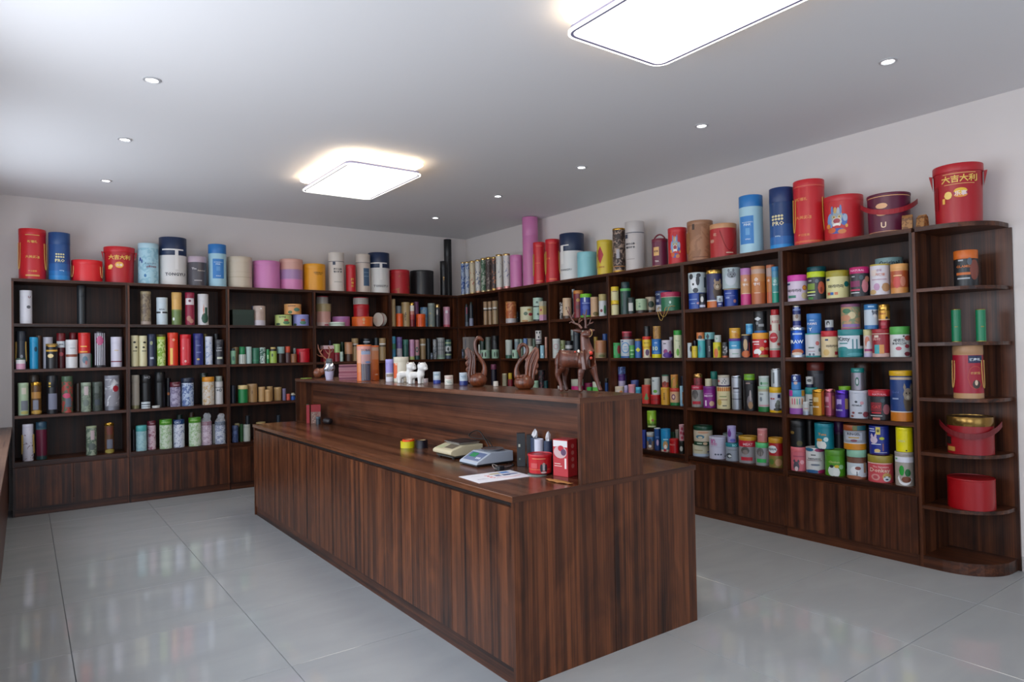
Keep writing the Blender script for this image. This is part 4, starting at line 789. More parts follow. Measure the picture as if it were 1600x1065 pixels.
paper_tube|olive tube at the back, second shelf, second back-wall bay|tube|tubes on the back wall shelves|-3.1040 0.1893 1.3571 0.0193 0.3342 -1.771 0|b:7a6c38
paper_tube|white tube with blue floral strip, second shelf, second back-wall bay|tube|tubes on the back wall shelves|-3.0913 0.0761 1.3571 0.0361 0.3027 -1.775 0|p:c4cad8,8a9cc0,18,.55;l:ccd0dc,.15
paper_tube|black tube behind dark grey one, second shelf, second back-wall bay|tube|tubes on the back wall shelves|-2.9908 0.1983 1.3571 0.0283 0.3365 -1.784 0|b:16161a
paper_tube|dark grey tube with white lettering, second shelf, second back-wall bay|tube|tubes on the back wall shelves|-2.9874 0.0733 1.3571 0.0433 0.2691 -1.788 0|b:38383e,.2,2c2c32;l:3a3a40,.2;t:0,.66,1.2,c8c8cc,COFFEE;t:0,.56,1.2,c8c8cc,BLEND;r:.1,.26,1.2,.08,c8ccb8
bottle_tube|small green and white bottle-shaped tube, second shelf, third back-wall bay|bottle|bottle tubes on the back wall shelves|-2.8523 0.0511 1.3571 0.0311 0.1717 -1.805 0|T:.8;b:7cae8a,.5,8ab898;l:38484c,.15,.6;e:.2,.35,.4,.15,507870
paper_tube|kraft tube behind the green and white bottle, second shelf, third back-wall bay|tube|tubes on the back wall shelves|-2.8027 0.1577 1.3571 0.0377 0.1865 -1.808 0|b:8a7450
canister|white canister with green cap, second shelf, third back-wall bay|canister|canisters on the back wall shelves|-2.7502 0.0667 1.3571 0.0367 0.1892 -1.817 0|b:c8ccc4,.5,c8ccc4;l:1c7c48,.45,.8;q:a0a8a0,3
paper_tube|pale mint tube, second shelf, third back-wall bay|tube|tubes on the back wall shelves|-2.6799 0.0705 1.3571 0.0305 0.1886 -1.825 0|b:a4b8b4;l:a8bcb8,.2
canister|dark green canister with white text strip, second shelf, third back-wall bay|canister|canisters on the back wall shelves|-2.6033 0.0946 1.3571 0.0432 0.1739 -1.834 0|b:2c6a50;l:30705a,.12;r:-.85,.55,.1,.5,c8d8d0;r:0,.2,1.6,.1,3a8060
paper_tube|white tube with dark green leaf print, second shelf, third back-wall bay|tube|tubes on the back wall shelves|-2.5304 0.0724 1.3571 0.0314 0.1775 -1.843 0|p:b8c8c0,2c5a48,16,.5
paper_tube|slim green and pale tube, second shelf, third back-wall bay|tube|tubes on the back wall shelves|-2.4746 0.0661 1.3571 0.0161 0.1580 -1.850 0|b:2c8a50;r:.1,.45,.9,.3,a8d0a0
canister|lime canister with black and cream cap, second shelf, third back-wall bay|canister|canisters on the back wall shelves|-2.4144 0.0696 1.3571 0.0396 0.1808 -1.857 0|b:98b450,.75,241c14;l:c8b070,.12,.7;e:-.2,.5,.2,.1,38482c
paper_tube|dark brown tube with pale blue cap, second shelf, third back-wall bay|tube|tubes on the back wall shelves|-2.3218 0.0911 1.3571 0.0411 0.1849 -1.867 0|b:2c1c18;l:8aa8a4,.42
paper_tube|brown tube with coral cap, second shelf, third back-wall bay|tube|tubes on the back wall shelves|-2.2422 0.0922 1.3571 0.0345 0.1890 -1.876 0|b:4a2c2c;l:c84c30,.38,.8
canister|small tan canister, second shelf, third back-wall bay|canister|canisters on the back wall shelves|-2.1859 0.0523 1.3571 0.0323 0.1008 -1.885 0|b:8a5a38;l:8e5e3c,.2
canister|pale grey canister behind the tan one, second shelf, third back-wall bay|canister|canisters on the back wall shelves|-2.1171 0.2356 1.3571 0.0156 0.1685 -1.886 0|b:9aa4a4
canister|wide red gift canister with dark ribbon, second shelf, third back-wall bay|canister|canisters on the back wall shelves|-2.0558 0.1179 1.3571 0.0779 0.1595 -1.897 0|b:b80c20;l:bc1024,.2;r:-.45,.4,.14,.75,5a1018
gift_box|dark red box with white and pink lid, second shelf, fourth back-wall bay|box|gift boxes on the back wall shelves|-1.7704 0.1180 1.3571 0.0680 0.1942 -1.929 0|X:.1;b:7a1420;l:d0b0b4,.22
paper_tube|thin navy tube at the back, second shelf, fourth back-wall bay|tube|tubes on the back wall shelves|-1.6912 0.2148 1.3571 0.0148 0.2552 -1.934 0|b:181c38
canister|red canister under the pale green one, second shelf, fourth back-wall bay|canister|canisters on the back wall shelves|-1.6582 0.0936 1.3571 0.0425 0.1073 -1.943 0|b:801c28;l:901c2c,.2
canister|pale green canister stacked on red one, second shelf, fourth back-wall bay|canister|canisters on the back wall shelves|-1.6567 0.0936 1.4644 0.0416 0.1039 -1.943 0|b:a8c47c;l:acc880,.12
paper_tube|dark green tube at the back, second shelf, fourth back-wall bay|tube|tubes on the back wall shelves|-1.5397 0.2041 1.3571 0.0241 0.2354 -1.951 0|b:16301f
paper_tube|small pale mint tube, second shelf, fourth back-wall bay|tube|tubes on the back wall shelves|-1.6106 0.0511 1.3571 0.0196 0.1163 -1.950 0|b:a8bcb0;l:acc0b4,.2
canister|brown and peach canister, second shelf, fourth back-wall bay|canister|canisters on the back wall shelves|-1.5011 0.0983 1.3571 0.0483 0.2324 -1.960 0|p:b07850,8a6048,12,.5;b:4a2e20,.38,b4805c;l:b07850,.1
paper_tube|kraft tube with white and black band, left one, second shelf, fourth back-wall bay|tube|tubes on the back wall shelves|-1.4085 0.1208 1.3571 0.0408 0.2788 -1.969 0|b:9c8058;l:a0845c,.25;r:0,.74,1.9,.04,d0d0d0;r:0,.67,1.9,.05,202428
canister|black canister behind the orange boxes, second shelf, fourth back-wall bay|canister|canisters on the back wall shelves|-1.2227 0.1974 1.3571 0.0774 0.2762 -1.986 0|b:14141a;r:0,.85,1.0,.05,b0b4bc
paper_tube|dark slate tube at the back, second shelf, fourth back-wall bay|tube|tubes on the back wall shelves|-1.0946 0.1913 1.3571 0.0313 0.2851 -1.999 0|b:2c3438
paper_tube|kraft tube with white and black band, right one, second shelf, fourth back-wall bay|tube|tubes on the back wall shelves|-1.0500 0.1016 1.3571 0.0416 0.2792 -2.008 0|b:9c8058;l:a0845c,.25;r:0,.74,1.9,.06,d0d0d0;r:0,.65,1.9,.05,202428
paper_tube|slim tube in blue and green bands, second shelf, corner back-wall bay|tube|tubes on the back wall shelves|-0.9124 0.0794 1.3571 0.0294 0.2996 -2.024 0|b:3880a8,.3,3878a0,.45,3a7c5c,.7,3c88b0;l:4090b4,.25
paper_tube|slim tube, purple above grey-white, second shelf, corner back-wall bay|tube|tubes on the back wall shelves|-0.8258 0.0860 1.3571 0.0360 0.2920 -2.032 0|b:b0aab0,.5,6a5890;l:705e98,.25
paper_tube|slim dark teal tube, second shelf, corner back-wall bay|tube|tubes on the back wall shelves|-0.7369 0.0863 1.3571 0.0363 0.2594 -2.042 0|b:28504e,.2,285850;l:3a7068,.25
paper_tube|slim pink tube with lime foot, second shelf, corner back-wall bay|tube|tubes on the back wall shelves|-0.6480 0.0833 1.3571 0.0333 0.2590 -2.051 0|b:b0b870,.16,c08cb0;l:c894b4,.2
paper_tube|slim dusty pink tube with green ring print, second shelf, corner back-wall bay|tube|tubes on the back wall shelves|-0.5707 0.0914 1.3571 0.0314 0.2557 -2.058 0|b:30504a,.2,b08088;l:b88890,.12;e:0,.5,.6,.14,3c5c54;e:0,.5,.3,.07,b08088
paper_tube|kraft tube with white band, second shelf, corner back-wall bay|tube|tubes on the back wall shelves|-0.4817 0.0982 1.3571 0.0382 0.2717 -2.067 0|b:8c7450;l:907854,.25;r:0,.71,1.9,.08,c0c0b8
paper_tube|slim dark slate tube, second shelf, corner back-wall bay|tube|tubes on the back wall shelves|-0.3845 0.1276 1.3571 0.0276 0.2724 -2.075 0|b:202c30
small_tin|tiny dark tin at the front, second shelf, corner back-wall bay|tin|small tins on the back wall shelves|-0.3724 0.0592 1.3571 0.0192 0.0833 -2.079 0|b:3c4450;e:0,.5,.4,.2,8890a0
paper_tube|slim grey speckled tube, second shelf, corner back-wall bay|tube|tubes on the back wall shelves|-0.2993 0.1049 1.3571 0.0249 0.2604 -2.084 0|p:a0a4a8,606870,20,.5
paper_tube|white and grey checked tube with mint band, second shelf, corner back-wall bay|tube|tubes on the back wall shelves|-0.2085 0.1041 1.3571 0.0541 0.2818 -2.093 0|b:9ab4a0,.2,a8a8a8;q:606468,4;r:0,.6,1.9,.03,5c6060;r:0,.78,1.9,.03,5c6060;r:0,.42,1.9,.03,5c6060;l:989c9c,.1
paper_tube|tube in green, black and white bands, second shelf, corner back-wall bay|tube|tubes on the back wall shelves|-0.1075 0.0837 1.3571 0.0437 0.2587 -2.104 0|b:3c4c5c,.18,a8b890,.25,202830,.38,c4c8c8,.65,3c5c58,.78,a4b48c,.86,30504c;e:0,.5,.3,.1,283028
paper_tube|pale green tube with clear window, rural print, third shelf, leftmost back-wall bay|tube|tubes on the back wall shelves|-4.7113 0.0924 0.9279 0.0424 0.3012 -1.570 0|b:a0b494;l:a4b898,.1;r:.1,.75,.8,.2,c8c0b0;r:.2,.3,1.2,.3,70747c;e:.2,.08,.7,.05,b0a860
paper_tube|tall dark tube behind the gold-banded one, third shelf, leftmost back-wall bay|tube|tubes on the back wall shelves|-4.6260 0.1690 0.9279 0.0421 0.3705 -1.581 0|b:2a2420;l:3a3028,.2
paper_tube|gold and brown tube with clear window, third shelf, leftmost back-wall bay|tube|tubes on the back wall shelves|-4.6134 0.0817 0.9279 0.0417 0.3031 -1.582 0|b:5a3c1c;L:c09038,.1;r:0,.6,1.7,.2,a87838;r:-.1,.3,1.0,.3,7a7c8a;e:.1,.08,1.0,.06,b89040
paper_tube|black tube with grey window and gold clasp, third shelf, leftmost back-wall bay|tube|tubes on the back wall shelves|-4.4887 0.0851 0.9279 0.0451 0.3613 -1.598 0|b:14161c;l:181a20,.3;r:.1,.32,1.5,.42,74778a;r:-.4,.8,.35,.06,c8a840;r:-.4,.72,.35,.03,c8a840
paper_tube|red floral tube with clear window, third shelf, leftmost back-wall bay|tube|tubes on the back wall shelves|-4.3683 0.0961 0.9279 0.0461 0.3508 -1.614 0|p:a04038,4a5a44,12,.5;l:4a6048,.15;r:.2,.28,1.0,.25,5c6470;e:-.1,.47,.7,.07,c04868
paper_tube|dark brown tube at the back, third shelf, leftmost back-wall bay|tube|tubes on the back wall shelves|-4.2751 0.1834 0.9279 0.0234 0.2749 -1.625 0|b:4a3a32
paper_tube|sage tube with pink label and window, third shelf, leftmost back-wall bay|tube|tubes on the back wall shelves|-4.2139 0.0928 0.9279 0.0428 0.2837 -1.634 0|p:8c9884,707c6c,14,.5;l:98a490,.1;r:.05,.72,.8,.3,b8a8a8;e:0,.3,.6,.12,6a746c
paper_tube|dark sage tube, third shelf, leftmost back-wall bay|tube|tubes on the back wall shelves|-4.1189 0.1041 0.9279 0.0441 0.2853 -1.646 0|p:3c443c,2c342e,14,.5;l:485048,.15;r:-.1,.75,.8,.25,505850;r:0,.3,1.0,.2,343c44
paper_tube|grey tube with red rose and white leaves, third shelf, leftmost back-wall bay|tube|tubes on the back wall shelves|-3.9908 0.1158 0.9279 0.0658 0.3447 -1.662 0|p:8a8890,c8c8cc,7,.55;l:8a8a94,.1;e:.45,.62,.38,.09,9c1c2c;F:7c7c84,.12
paper_tube|tall beige-grey tube, third shelf, second back-wall bay|tube|tubes on the back wall shelves|-3.7881 0.0977 0.9279 0.0377 0.3417 -1.688 0|b:9c9488;l:a09a8e,.2;F:8a8460,.1
paper_tube|wide black tube with white lettering, third shelf, second back-wall bay|tube|tubes on the back wall shelves|-3.6877 0.1533 0.9279 0.0533 0.3421 -1.699 0|b:1a1a1c;l:1e1e20,.25;t:.3,.92,.9,a8a8ac,HO
small_tin|small white tin with black stripes, third shelf, second back-wall bay|tin|small tins on the back wall shelves|-3.7011 0.0512 0.9279 0.0412 0.0649 -1.699 0|b:c4ccd0;r:0,.65,1.9,.12,20242c;r:0,.3,1.9,.08,20242c
paper_tube|plain tall black tube, third shelf, second back-wall bay|tube|tubes on the back wall shelves|-3.5598 0.1208 0.9279 0.0495 0.3650 -1.716 0|b:0e0f11;l:101113,.3
small_tin|very low white lid lying flat, third shelf, second back-wall bay|tin|small tins on the back wall shelves|-3.6090 0.0471 0.9279 0.0371 0.0220 -1.711 0|b:b8b8b4
paper_tube|dark tube with small orange mark, third shelf, second back-wall bay|tube|tubes on the back wall shelves|-3.4768 0.1664 0.9279 0.0264 0.2972 -1.725 0|b:14141c;e:.1,.45,.5,.05,b86c34
paper_tube|lilac patterned tube with wine lid, third shelf, second back-wall bay|tube|tubes on the back wall shelves|-3.4213 0.0903 0.9279 0.0503 0.2551 -1.734 0|p:a8a0b8,7a708c,22,.5;l:5a1828,.2;t:.2,.88,.9,c0a0a8,PARIS
paper_tube|blue patterned tube with navy lid, third shelf, second back-wall bay|tube|tubes on the back wall shelves|-3.3023 0.1000 0.9279 0.0600 0.2933 -1.748 0|p:a8b8d0,586c9c,22,.5;l:182238,.17,1.03;r:0,.8,1.9,.02,d8dce4
paper_tube|dark green tube at the back, third shelf, second back-wall bay|tube|tubes on the back wall shelves|-3.1205 0.1979 0.9279 0.0379 0.3385 -1.768 0|b:1c2c28;t:.0,.9,.8,a8a890,TEA
paper_tube|orange-lidded tube with orange-white pattern, third shelf, second back-wall bay|tube|tubes on the back wall shelves|-3.0990 0.0902 0.9279 0.0602 0.2968 -1.774 0|p:c8c0b4,b89868,22,.55;l:d08820,.17
paper_tube|white tube with grey cap, third shelf, second back-wall bay|tube|tubes on the back wall shelves|-2.9904 0.0907 0.9279 0.0407 0.3022 -1.787 0|b:c0bebe,.8,8a8c88;l:8a9088,.18,.8;t:0,.5,1.2,50545c,+0;r:0,.6,1.9,.02,404448
canister|dark navy canister at the left, third shelf, third back-wall bay|canister|canisters on the back wall shelves|-2.8472 0.0878 0.9279 0.0278 0.1957 -1.805 0|b:141c2c
canister|green canister with cream lid, third shelf, third back-wall bay|canister|canisters on the back wall shelves|-2.7464 0.0710 0.9279 0.0510 0.1926 -1.817 0|b:1c7840;l:d0b880,.22;r:0,.7,1.9,.02,208848
canister|tall kraft canister, largest on this shelf, third shelf, third back-wall bay|canister|canisters on the back wall shelves|-2.6369 0.1145 0.9279 0.0545 0.2015 -1.829 0|b:a07c50;l:a4825a,.2;e:0,.55,.15,.1,80603c
paper_tube|kraft tube left of the small front one, third shelf, third back-wall bay|tube|tubes on the back wall shelves|-2.5380 0.0908 0.9279 0.0378 0.1643 -1.842 0|b:b08c5c;l:b49062,.2
paper_tube|small kraft tube standing in front, third shelf, third back-wall bay|tube|tubes on the back wall shelves|-2.4842 0.0420 0.9279 0.0320 0.1332 -1.850 0|b:b48c5c;l:b89262,.2
paper_tube|kraft tube standing behind the small one, third shelf, third back-wall bay|tube|tubes on the back wall shelves|-2.4315 0.1640 0.9279 0.0340 0.1630 -1.852 0|b:b4905f;l:b89664,.2
paper_tube|kraft tube behind the teal tin, third shelf, third back-wall bay|tube|tubes on the back wall shelves|-2.3405 0.1621 0.9279 0.0421 0.1489 -1.863 0|b:b4905f;l:b89664,.2
paper_tube|slim lavender tube, third shelf, third back-wall bay|tube|tubes on the back wall shelves|-2.2924 0.0792 0.9279 0.0192 0.1349 -1.871 0|b:706888;l:746c8c,.2
small_tin|small coral tin, third shelf, third back-wall bay|tin|small tins on the back wall shelves|-2.2515 0.0606 0.9279 0.0206 0.0735 -1.877 0|b:b84838;l:bc4c3c,.2
small_tin|small blue tin with white top, third shelf, third back-wall bay|tin|small tins on the back wall shelves|-2.1975 0.0649 0.9279 0.0249 0.0801 -1.883 0|b:1c4c9c,.55,1c2028,.7,c0c0bc;l:b8b098,.15,.7
paper_tube|white tube with burgundy and blue botanical print, cord, bottom shelf, leftmost back-wall bay|tube|tubes on the back wall shelves|-4.6788 0.0725 0.5005 0.0425 0.3407 -1.574 0|p:c8c4d0,5c2840,14,.62;l:ccc8d4,.08;h:b89850
paper_tube|maroon tube with teal cap, bottom shelf, leftmost back-wall bay|tube|tubes on the back wall shelves|-4.5750 0.0934 0.5005 0.0434 0.3537 -1.587 0|b:1c3c3c,.1,5c1830;l:28485c,.2;r:0,.82,1.9,.03,3c5c60
paper_tube|sage tube with pink label, alone mid-shelf, bottom shelf, leftmost back-wall bay|tube|tubes on the back wall shelves|-4.1725 0.0850 0.5005 0.0450 0.2820 -1.639 0|p:98a08c,5c6c5c,14,.5;r:.2,.7,.7,.32,b4a0a4;e:.1,.3,.7,.12,5c6460;l:98a080,.06
paper_tube|gold-banded brown tube with window, bottom shelf, leftmost back-wall bay|tube|tubes on the back wall shelves|-4.0213 0.0911 0.5005 0.0411 0.2998 -1.658 0|b:5a3c28;L:a88030,.08;r:.1,.75,1.2,.25,6a3428;r:.1,.32,1.2,.3,686a78;e:.1,.08,1.0,.07,988840
small_tin|dark tin at the left end, bottom shelf, second back-wall bay|tin|small tins on the back wall shelves|-3.8047 0.1204 0.5005 0.0204 0.2167 -1.685 0|b:1c1a20
canister|pale aqua canister with aqua lid, bottom shelf, second back-wall bay|canister|canisters on the back wall shelves|-3.7431 0.0692 0.5005 0.0492 0.2550 -1.694 0|p:9cc0c4,8ab0b8,20,.5;l:4ca0a0,.22
paper_tube|pink patterned tube with wine lid, bottom shelf, second back-wall bay|tube|tubes on the back wall shelves|-3.6425 0.1200 0.5005 0.0400 0.2916 -1.706 0|p:ccb0bc,96586c,24,.56;l:5c1828,.16;t:.2,.91,.9,c8a8b0,PARIS
paper_tube|green patterned tube with green lid, left one, bottom shelf, second back-wall bay|tube|tubes on the back wall shelves|-3.5172 0.0780 0.5005 0.0580 0.2997 -1.722 0|p:c4d0bc,98b488,26,.52;l:48881c,.18;t:0,.91,1.2,a8d080,NIVEAU
paper_tube|white and navy patterned tube with blue lid, bottom shelf, second back-wall bay|tube|tubes on the back wall shelves|-3.3912 0.0944 0.5005 0.0544 0.2873 -1.737 0|p:c8ccd8,586090,26,.58;l:183868,.16;t:-.2,.91,1.0,b8c4d8,EAU
paper_tube|dark green tube behind the navy patterned one, bottom shelf, second back-wall bay|tube|tubes on the back wall shelves|-3.3648 0.1993 0.5005 0.0293 0.3281 -1.739 0|b:142820
paper_tube|green patterned tube with green lid, right one, bottom shelf, second back-wall bay|tube|tubes on the back wall shelves|-3.2379 0.0799 0.5005 0.0599 0.3006 -1.757 0|p:c4d0bc,98b488,26,.52;l:48881c,.18;t:-.1,.91,1.2,a8d080,NIVEAU
paper_tube|brown tube at the back, bottom shelf, second back-wall bay|tube|tubes on the back wall shelves|-3.2474 0.1973 0.5005 0.0273 0.3455 -1.753 0|b:3c2418
paper_tube|pink patterned tube wrapped in clear film, bottom shelf, second back-wall bay|tube|tubes on the back wall shelves|-3.1222 0.0935 0.5005 0.0535 0.2476 -1.771 0|p:c8a8b8,a07890,22,.5;l:7a4458,.16;G:.28
paper_tube|pale tube at the back, bottom shelf, second back-wall bay|tube|tubes on the back wall shelves|-3.0353 0.1378 0.5005 0.0178 0.2075 -1.780 0|b:a0a098
paper_tube|blue patterned tube wrapped in clear film, bottom shelf, second back-wall bay|tube|tubes on the back wall shelves|-2.9864 0.0734 0.5005 0.0534 0.2384 -1.788 0|p:b0b8c8,5c6c90,22,.5;l:2c4058,.16;G:.28
paper_tube|dark blue marbled tube, bottom shelf, third back-wall bay|tube|tubes on the back wall shelves|-2.8364 0.0620 0.5005 0.0320 0.1835 -1.807 0|p:2c3c64,54648c,14,.5;l:3c4868,.3
paper_tube|cream-capped tube at the back, bottom shelf, third back-wall bay|tube|tubes on the back wall shelves|-2.7900 0.1669 0.5005 0.0269 0.1956 -1.809 0|b:2c4030;l:908460,.2
paper_tube|slim green and grey tube, bottom shelf, third back-wall bay|tube|tubes on the back wall shelves|-2.7662 0.0777 0.5005 0.0177 0.1920 -1.815 0|b:1c4824
canister|white canister with grey rim, bottom shelf, third back-wall bay|canister|canisters on the back wall shelves|-2.7095 0.0760 0.5005 0.0360 0.1860 -1.822 0|b:a8aca4;l:9ca098,.2
small_tin|black cap stacked on the white canister, bottom shelf, third back-wall bay|tin|small tins on the back wall shelves|-2.6986 0.0760 0.6865 0.0239 0.0938 -1.823 0|b:10161c
canister|canister with cream top, mostly hidden by the counter, bottom shelf, third back-wall bay|canister|canisters on the back wall shelves|-2.5491 0.1111 0.5005 0.0511 0.1960 -1.840 0|b:a89060
paper_tube|slim navy tube seen above the counter, bottom shelf, third back-wall bay|tube|tubes on the back wall shelves|-2.3532 0.1018 0.5005 0.0218 0.2587 -1.863 0|b:14202c
canister|canister with cream lid at the counter edge, bottom shelf, third back-wall bay|canister|canisters on the back wall shelves|-2.3288 0.0495 0.5005 0.0295 0.1819 -1.868 0|b:989070
bottle_tube|dark clear bottle with pink label, left, top shelf, corner right-wall bay|bottle|bottle tubes on the right wall shelves|0.0752 -0.1098 1.7816 0.0252 0.3014 -2.132 1|T:1;b:4c5664,.2,2c343c;l:1c2020,.12,.7;r:0,.7,.6,.3,8c3448
bottle_tube|dark clear bottle with white base label, top shelf, corner right-wall bay|bottle|bottle tubes on the right wall shelves|0.0978 -0.1844 1.7816 0.0278 0.3213 -2.139 1|b:888ca4,.33,1c242c;l:28342c,.12,.6
paper_tube|kraft tube with white and black band, left of three, top shelf, corner right-wall bay|tube|tubes on the right wall shelves|0.0796 -0.5577 1.7816 0.0296 0.2999 -2.160 1|b:9c7c5c;l:a08060,.2;r:0,.7,1.9,.06,c8c8c4;r:0,.63,1.9,.04,2c2c28
paper_tube|kraft tube with white and black band, middle of three, top shelf, corner right-wall bay|tube|tubes on the right wall shelves|0.0766 -0.6628 1.7816 0.0266 0.2959 -2.167 1|b:9c7c5c;l:a08060,.2;r:0,.7,1.9,.06,c8c8c4;r:0,.63,1.9,.04,2c2c28
paper_tube|kraft tube with white and black band, right of three, top shelf, corner right-wall bay|tube|tubes on the right wall shelves|0.0896 -0.7614 1.7816 0.0396 0.2957 -2.175 1|b:a08664;l:a48a68,.2;r:-.2,.7,1.3,.06,c8c8c4;r:-.2,.63,1.3,.04,2c2c28
canister|orange-brown floral canister with pale foot, top shelf, second right-wall bay|canister|canisters on the right wall shelves|0.1077 -1.0719 1.7816 0.0677 0.2648 -2.198 1|p:a85830,c88850,9,.55;b:b8b4b8,.22,a85830;l:a86c3c,.06
small_tin|small dark tin behind the cream one, top shelf, second right-wall bay|tin|small tins on the right wall shelves|0.2084 -1.0587 1.7816 0.0285 0.1445 -2.207 1|b:20242c;e:0,.5,.5,.04,8088a0
small_tin|cream tin with red and green flower print, top shelf, second right-wall bay|tin|small tins on the right wall shelves|0.1207 -1.3746 1.7816 0.0807 0.1806 -2.222 1|b:c8c4a0;l:ccc8a8,.1;e:-.2,.55,.3,.12,5c7058;e:.5,.5,.3,.1,a03038;e:.3,.8,.3,.06,b89040;e:-.3,.08,.5,.06,b88850
small_tin|mint tin with black script, lower of two, top shelf, second right-wall bay|tin|small tins on the right wall shelves|0.1488 -1.5496 1.7816 0.0588 0.1666 -2.238 1|b:2c2c2c,.15,a8c8b8;l:b0ccbc,.15;V:0,.5,.5,2c3c38,茶
small_tin|mint tin with black script, upper of two, top shelf, second right-wall bay|tin|small tins on the right wall shelves|0.1488 -1.5529 1.9482 0.0588 0.1090 -2.238 1|b:2c2c2c,.12,b0ccbc;l:b4d0c0,.15;V:-.2,.5,.5,2c3c38,茶
gift_box|pink and yellow slim box, top shelf, second right-wall bay|box|gift boxes on the right wall shelves|0.0547 -1.7686 1.7816 0.0347 0.2184 -2.246 1|X:.05;b:c898b8,.3,c8b078,.75,b8b4a0;l:b8b4a0,.1;e:0,.55,.4,.06,a03060
small_tin|narrow black and white tin, top shelf, third right-wall bay|tin|small tins on the right wall shelves|0.0824 -2.0541 1.7816 0.0224 0.1854 -2.273 1|p:2c2a28,b8b4b0,18,.5
canister|cream canister with black marks and brown foot, top shelf, third right-wall bay|canister|canisters on the right wall shelves|0.0888 -2.1407 1.7816 0.0488 0.2275 -2.282 1|b:4c3428,.15,c0a484;l:c4a888,.12;V:-.2,.5,.3,3c3028,咖啡
paper_tube|thin grey tube behind the red canister, top shelf, third right-wall bay|tube|tubes on the right wall shelves|0.1667 -2.1573 1.7816 0.0167 0.3262 -2.291 1|b:3c4048;l:98a0a8,.1
canister|tall dark red canister with orange lid, top shelf, third right-wall bay|canister|canisters on the right wall shelves|0.1246 -2.2877 1.7816 0.0546 0.2991 -2.299 1|b:78242c;l:c07c38,.12;e:-.1,.65,.4,.06,b08840;e:0,.4,.6,.08,5c2830
canister|royal blue canister with lime green lid, top shelf, third right-wall bay|canister|canisters on the right wall shelves|0.0814 -2.4517 1.7816 0.0614 0.2478 -2.309 1|b:58a038,.09,283c8c;l:70b828,.16;r:-.2,.75,.25,.2,c0ccdc;r:0,.6,1.4,.03,8c9ccc;e:-.1,.4,.6,.1,4458a4
canister|peach canister with floral foot, top shelf, third right-wall bay|canister|canisters on the right wall shelves|0.0926 -2.5715 1.7816 0.0426 0.2065 -2.322 1|p:c09c78,c09c78,9,.9;l:c4a480,.1;e:.2,.15,.7,.1,6c5c30
canister|white floral canister with gold lid, top shelf, third right-wall bay|canister|canisters on the right wall shelves|0.0824 -2.7069 1.7816 0.0424 0.2249 -2.334 1|b:c4c8c8;l:b0a068,.3;e:-.4,.25,.3,.07,7a2838;e:.4,.3,.3,.2,4c8058
canister|yellow and cream canister, lower of two, top shelf, fourth right-wall bay|canister|canisters on the right wall shelves|0.0421 -2.9203 1.7816 0.0381 0.1442 -2.352 1|b:c8c090,.7,d8b828;l:dcbc28,.25;r:0,.72,1.6,.05,703020
canister|yellow and cream canister, upper of two, top shelf, fourth right-wall bay|canister|canisters on the right wall shelves|0.0421 -2.9203 1.9258 0.0381 0.1361 -2.352 1|b:c8c090,.7,d8b828;l:dcbc28,.3;r:0,.65,1.2,.05,703020
bottle_tube|tall dark green tube with bright green ring, top shelf, fourth right-wall bay|bottle|bottle tubes on the right wall shelves|0.0911 -3.0176 1.7816 0.0511 0.3198 -2.367 1|b:1c3c38,.72,5cb060,.80,203c3c;l:243c40,.2,.8;r:-.6,.45,.12,.4,3c6c50
canister|small dark green canister with white label, top shelf, fourth right-wall bay|canister|canisters on the right wall shelves|0.0570 -3.1237 1.7816 0.0370 0.1588 -2.375 1|b:1c2c28;l:20302c,.15,.95;r:-.1,.42,1.1,.5,b8b8b4
small_tin|pale green tin with dark foot, low, top shelf, fourth right-wall bay|tin|small tins on the right wall shelves|0.0929 -3.2227 1.7816 0.0529 0.1387 -2.390 1|b:2c2018,.22,a0b894;l:a4bc9c,.12;V:-.3,.55,.4,3c6c4c,茗茶
small_tin|beige tin with dark leaf print, top shelf, fourth right-wall bay|tin|small tins on the right wall shelves|0.1929 -3.2490 1.7816 0.0483 0.1579 -2.403 1|b:2c2018,.2,b0a088;l:b4a48c,.12;e:.1,.55,.6,.2,2c3c2c
canister|navy canister with white lettering, top shelf, fourth right-wall bay|canister|canisters on the right wall shelves|0.1985 -3.4118 1.7816 0.0754 0.2030 -2.422 1|b:b4b4b8,.35,1c2c58;l:20305c,.15,1.04;t:-.7,.85,.5,b8c0d0,Cat;r:-.75,.55,.3,.12,98a0b8
gift_bucket|green canister with crimson lid and hanging cord, top shelf, fourth right-wall bay|canister|gift buckets on the right wall shelves|0.0900 -3.5925 1.7816 0.0900 0.1714 -2.432 1|b:2c6c4c;l:a82c50,.25,1.03;r:0,.735,1.9,.03,c8a898;e:-.1,.45,.1,.08,c0d8c8;r:-.1,.3,.4,.04,68a084;Y:b08c48
canister|blue canister under the white dog one, top shelf, fifth right-wall bay|canister|canisters on the right wall shelves|0.0830 -3.8936 1.7816 0.0730 0.1388 -2.469 1|b:1c4498;l:1c4498,.05;r:-.5,.6,.9,.05,90a8d4;r:-.5,.35,.5,.04,90a8d4;e:.1,.35,.2,.07,b88ca0
canister|white canister with black and white dog, top shelf, fifth right-wall bay|canister|canisters on the right wall shelves|0.0830 -3.8971 1.9204 0.0765 0.1783 -2.469 1|b:b8c4c8;l:bcc8cc,.1;e:-.35,.45,.42,.3,d8dce0;e:.05,.6,.22,.25,2c3038;e:-.65,.8,.2,.14,2c3038;e:.15,.85,.25,.1,30343c;e:-.45,.42,.1,.06,1c1c20;e:-.2,.12,.3,.12,383c44;r:.8,.5,.2,.5,4c5868
small_tin|small black tin with white dog, top shelf, fifth right-wall bay|tin|small tins on the right wall shelves|0.0279 -3.9916 1.7816 0.0279 0.1287 -2.476 1|b:24283c,.3,1a1c24;l:1c1e28,.1;e:-.1,.6,.45,.2,c8c8c8;r:0,.15,1.6,.15,b8bcd0
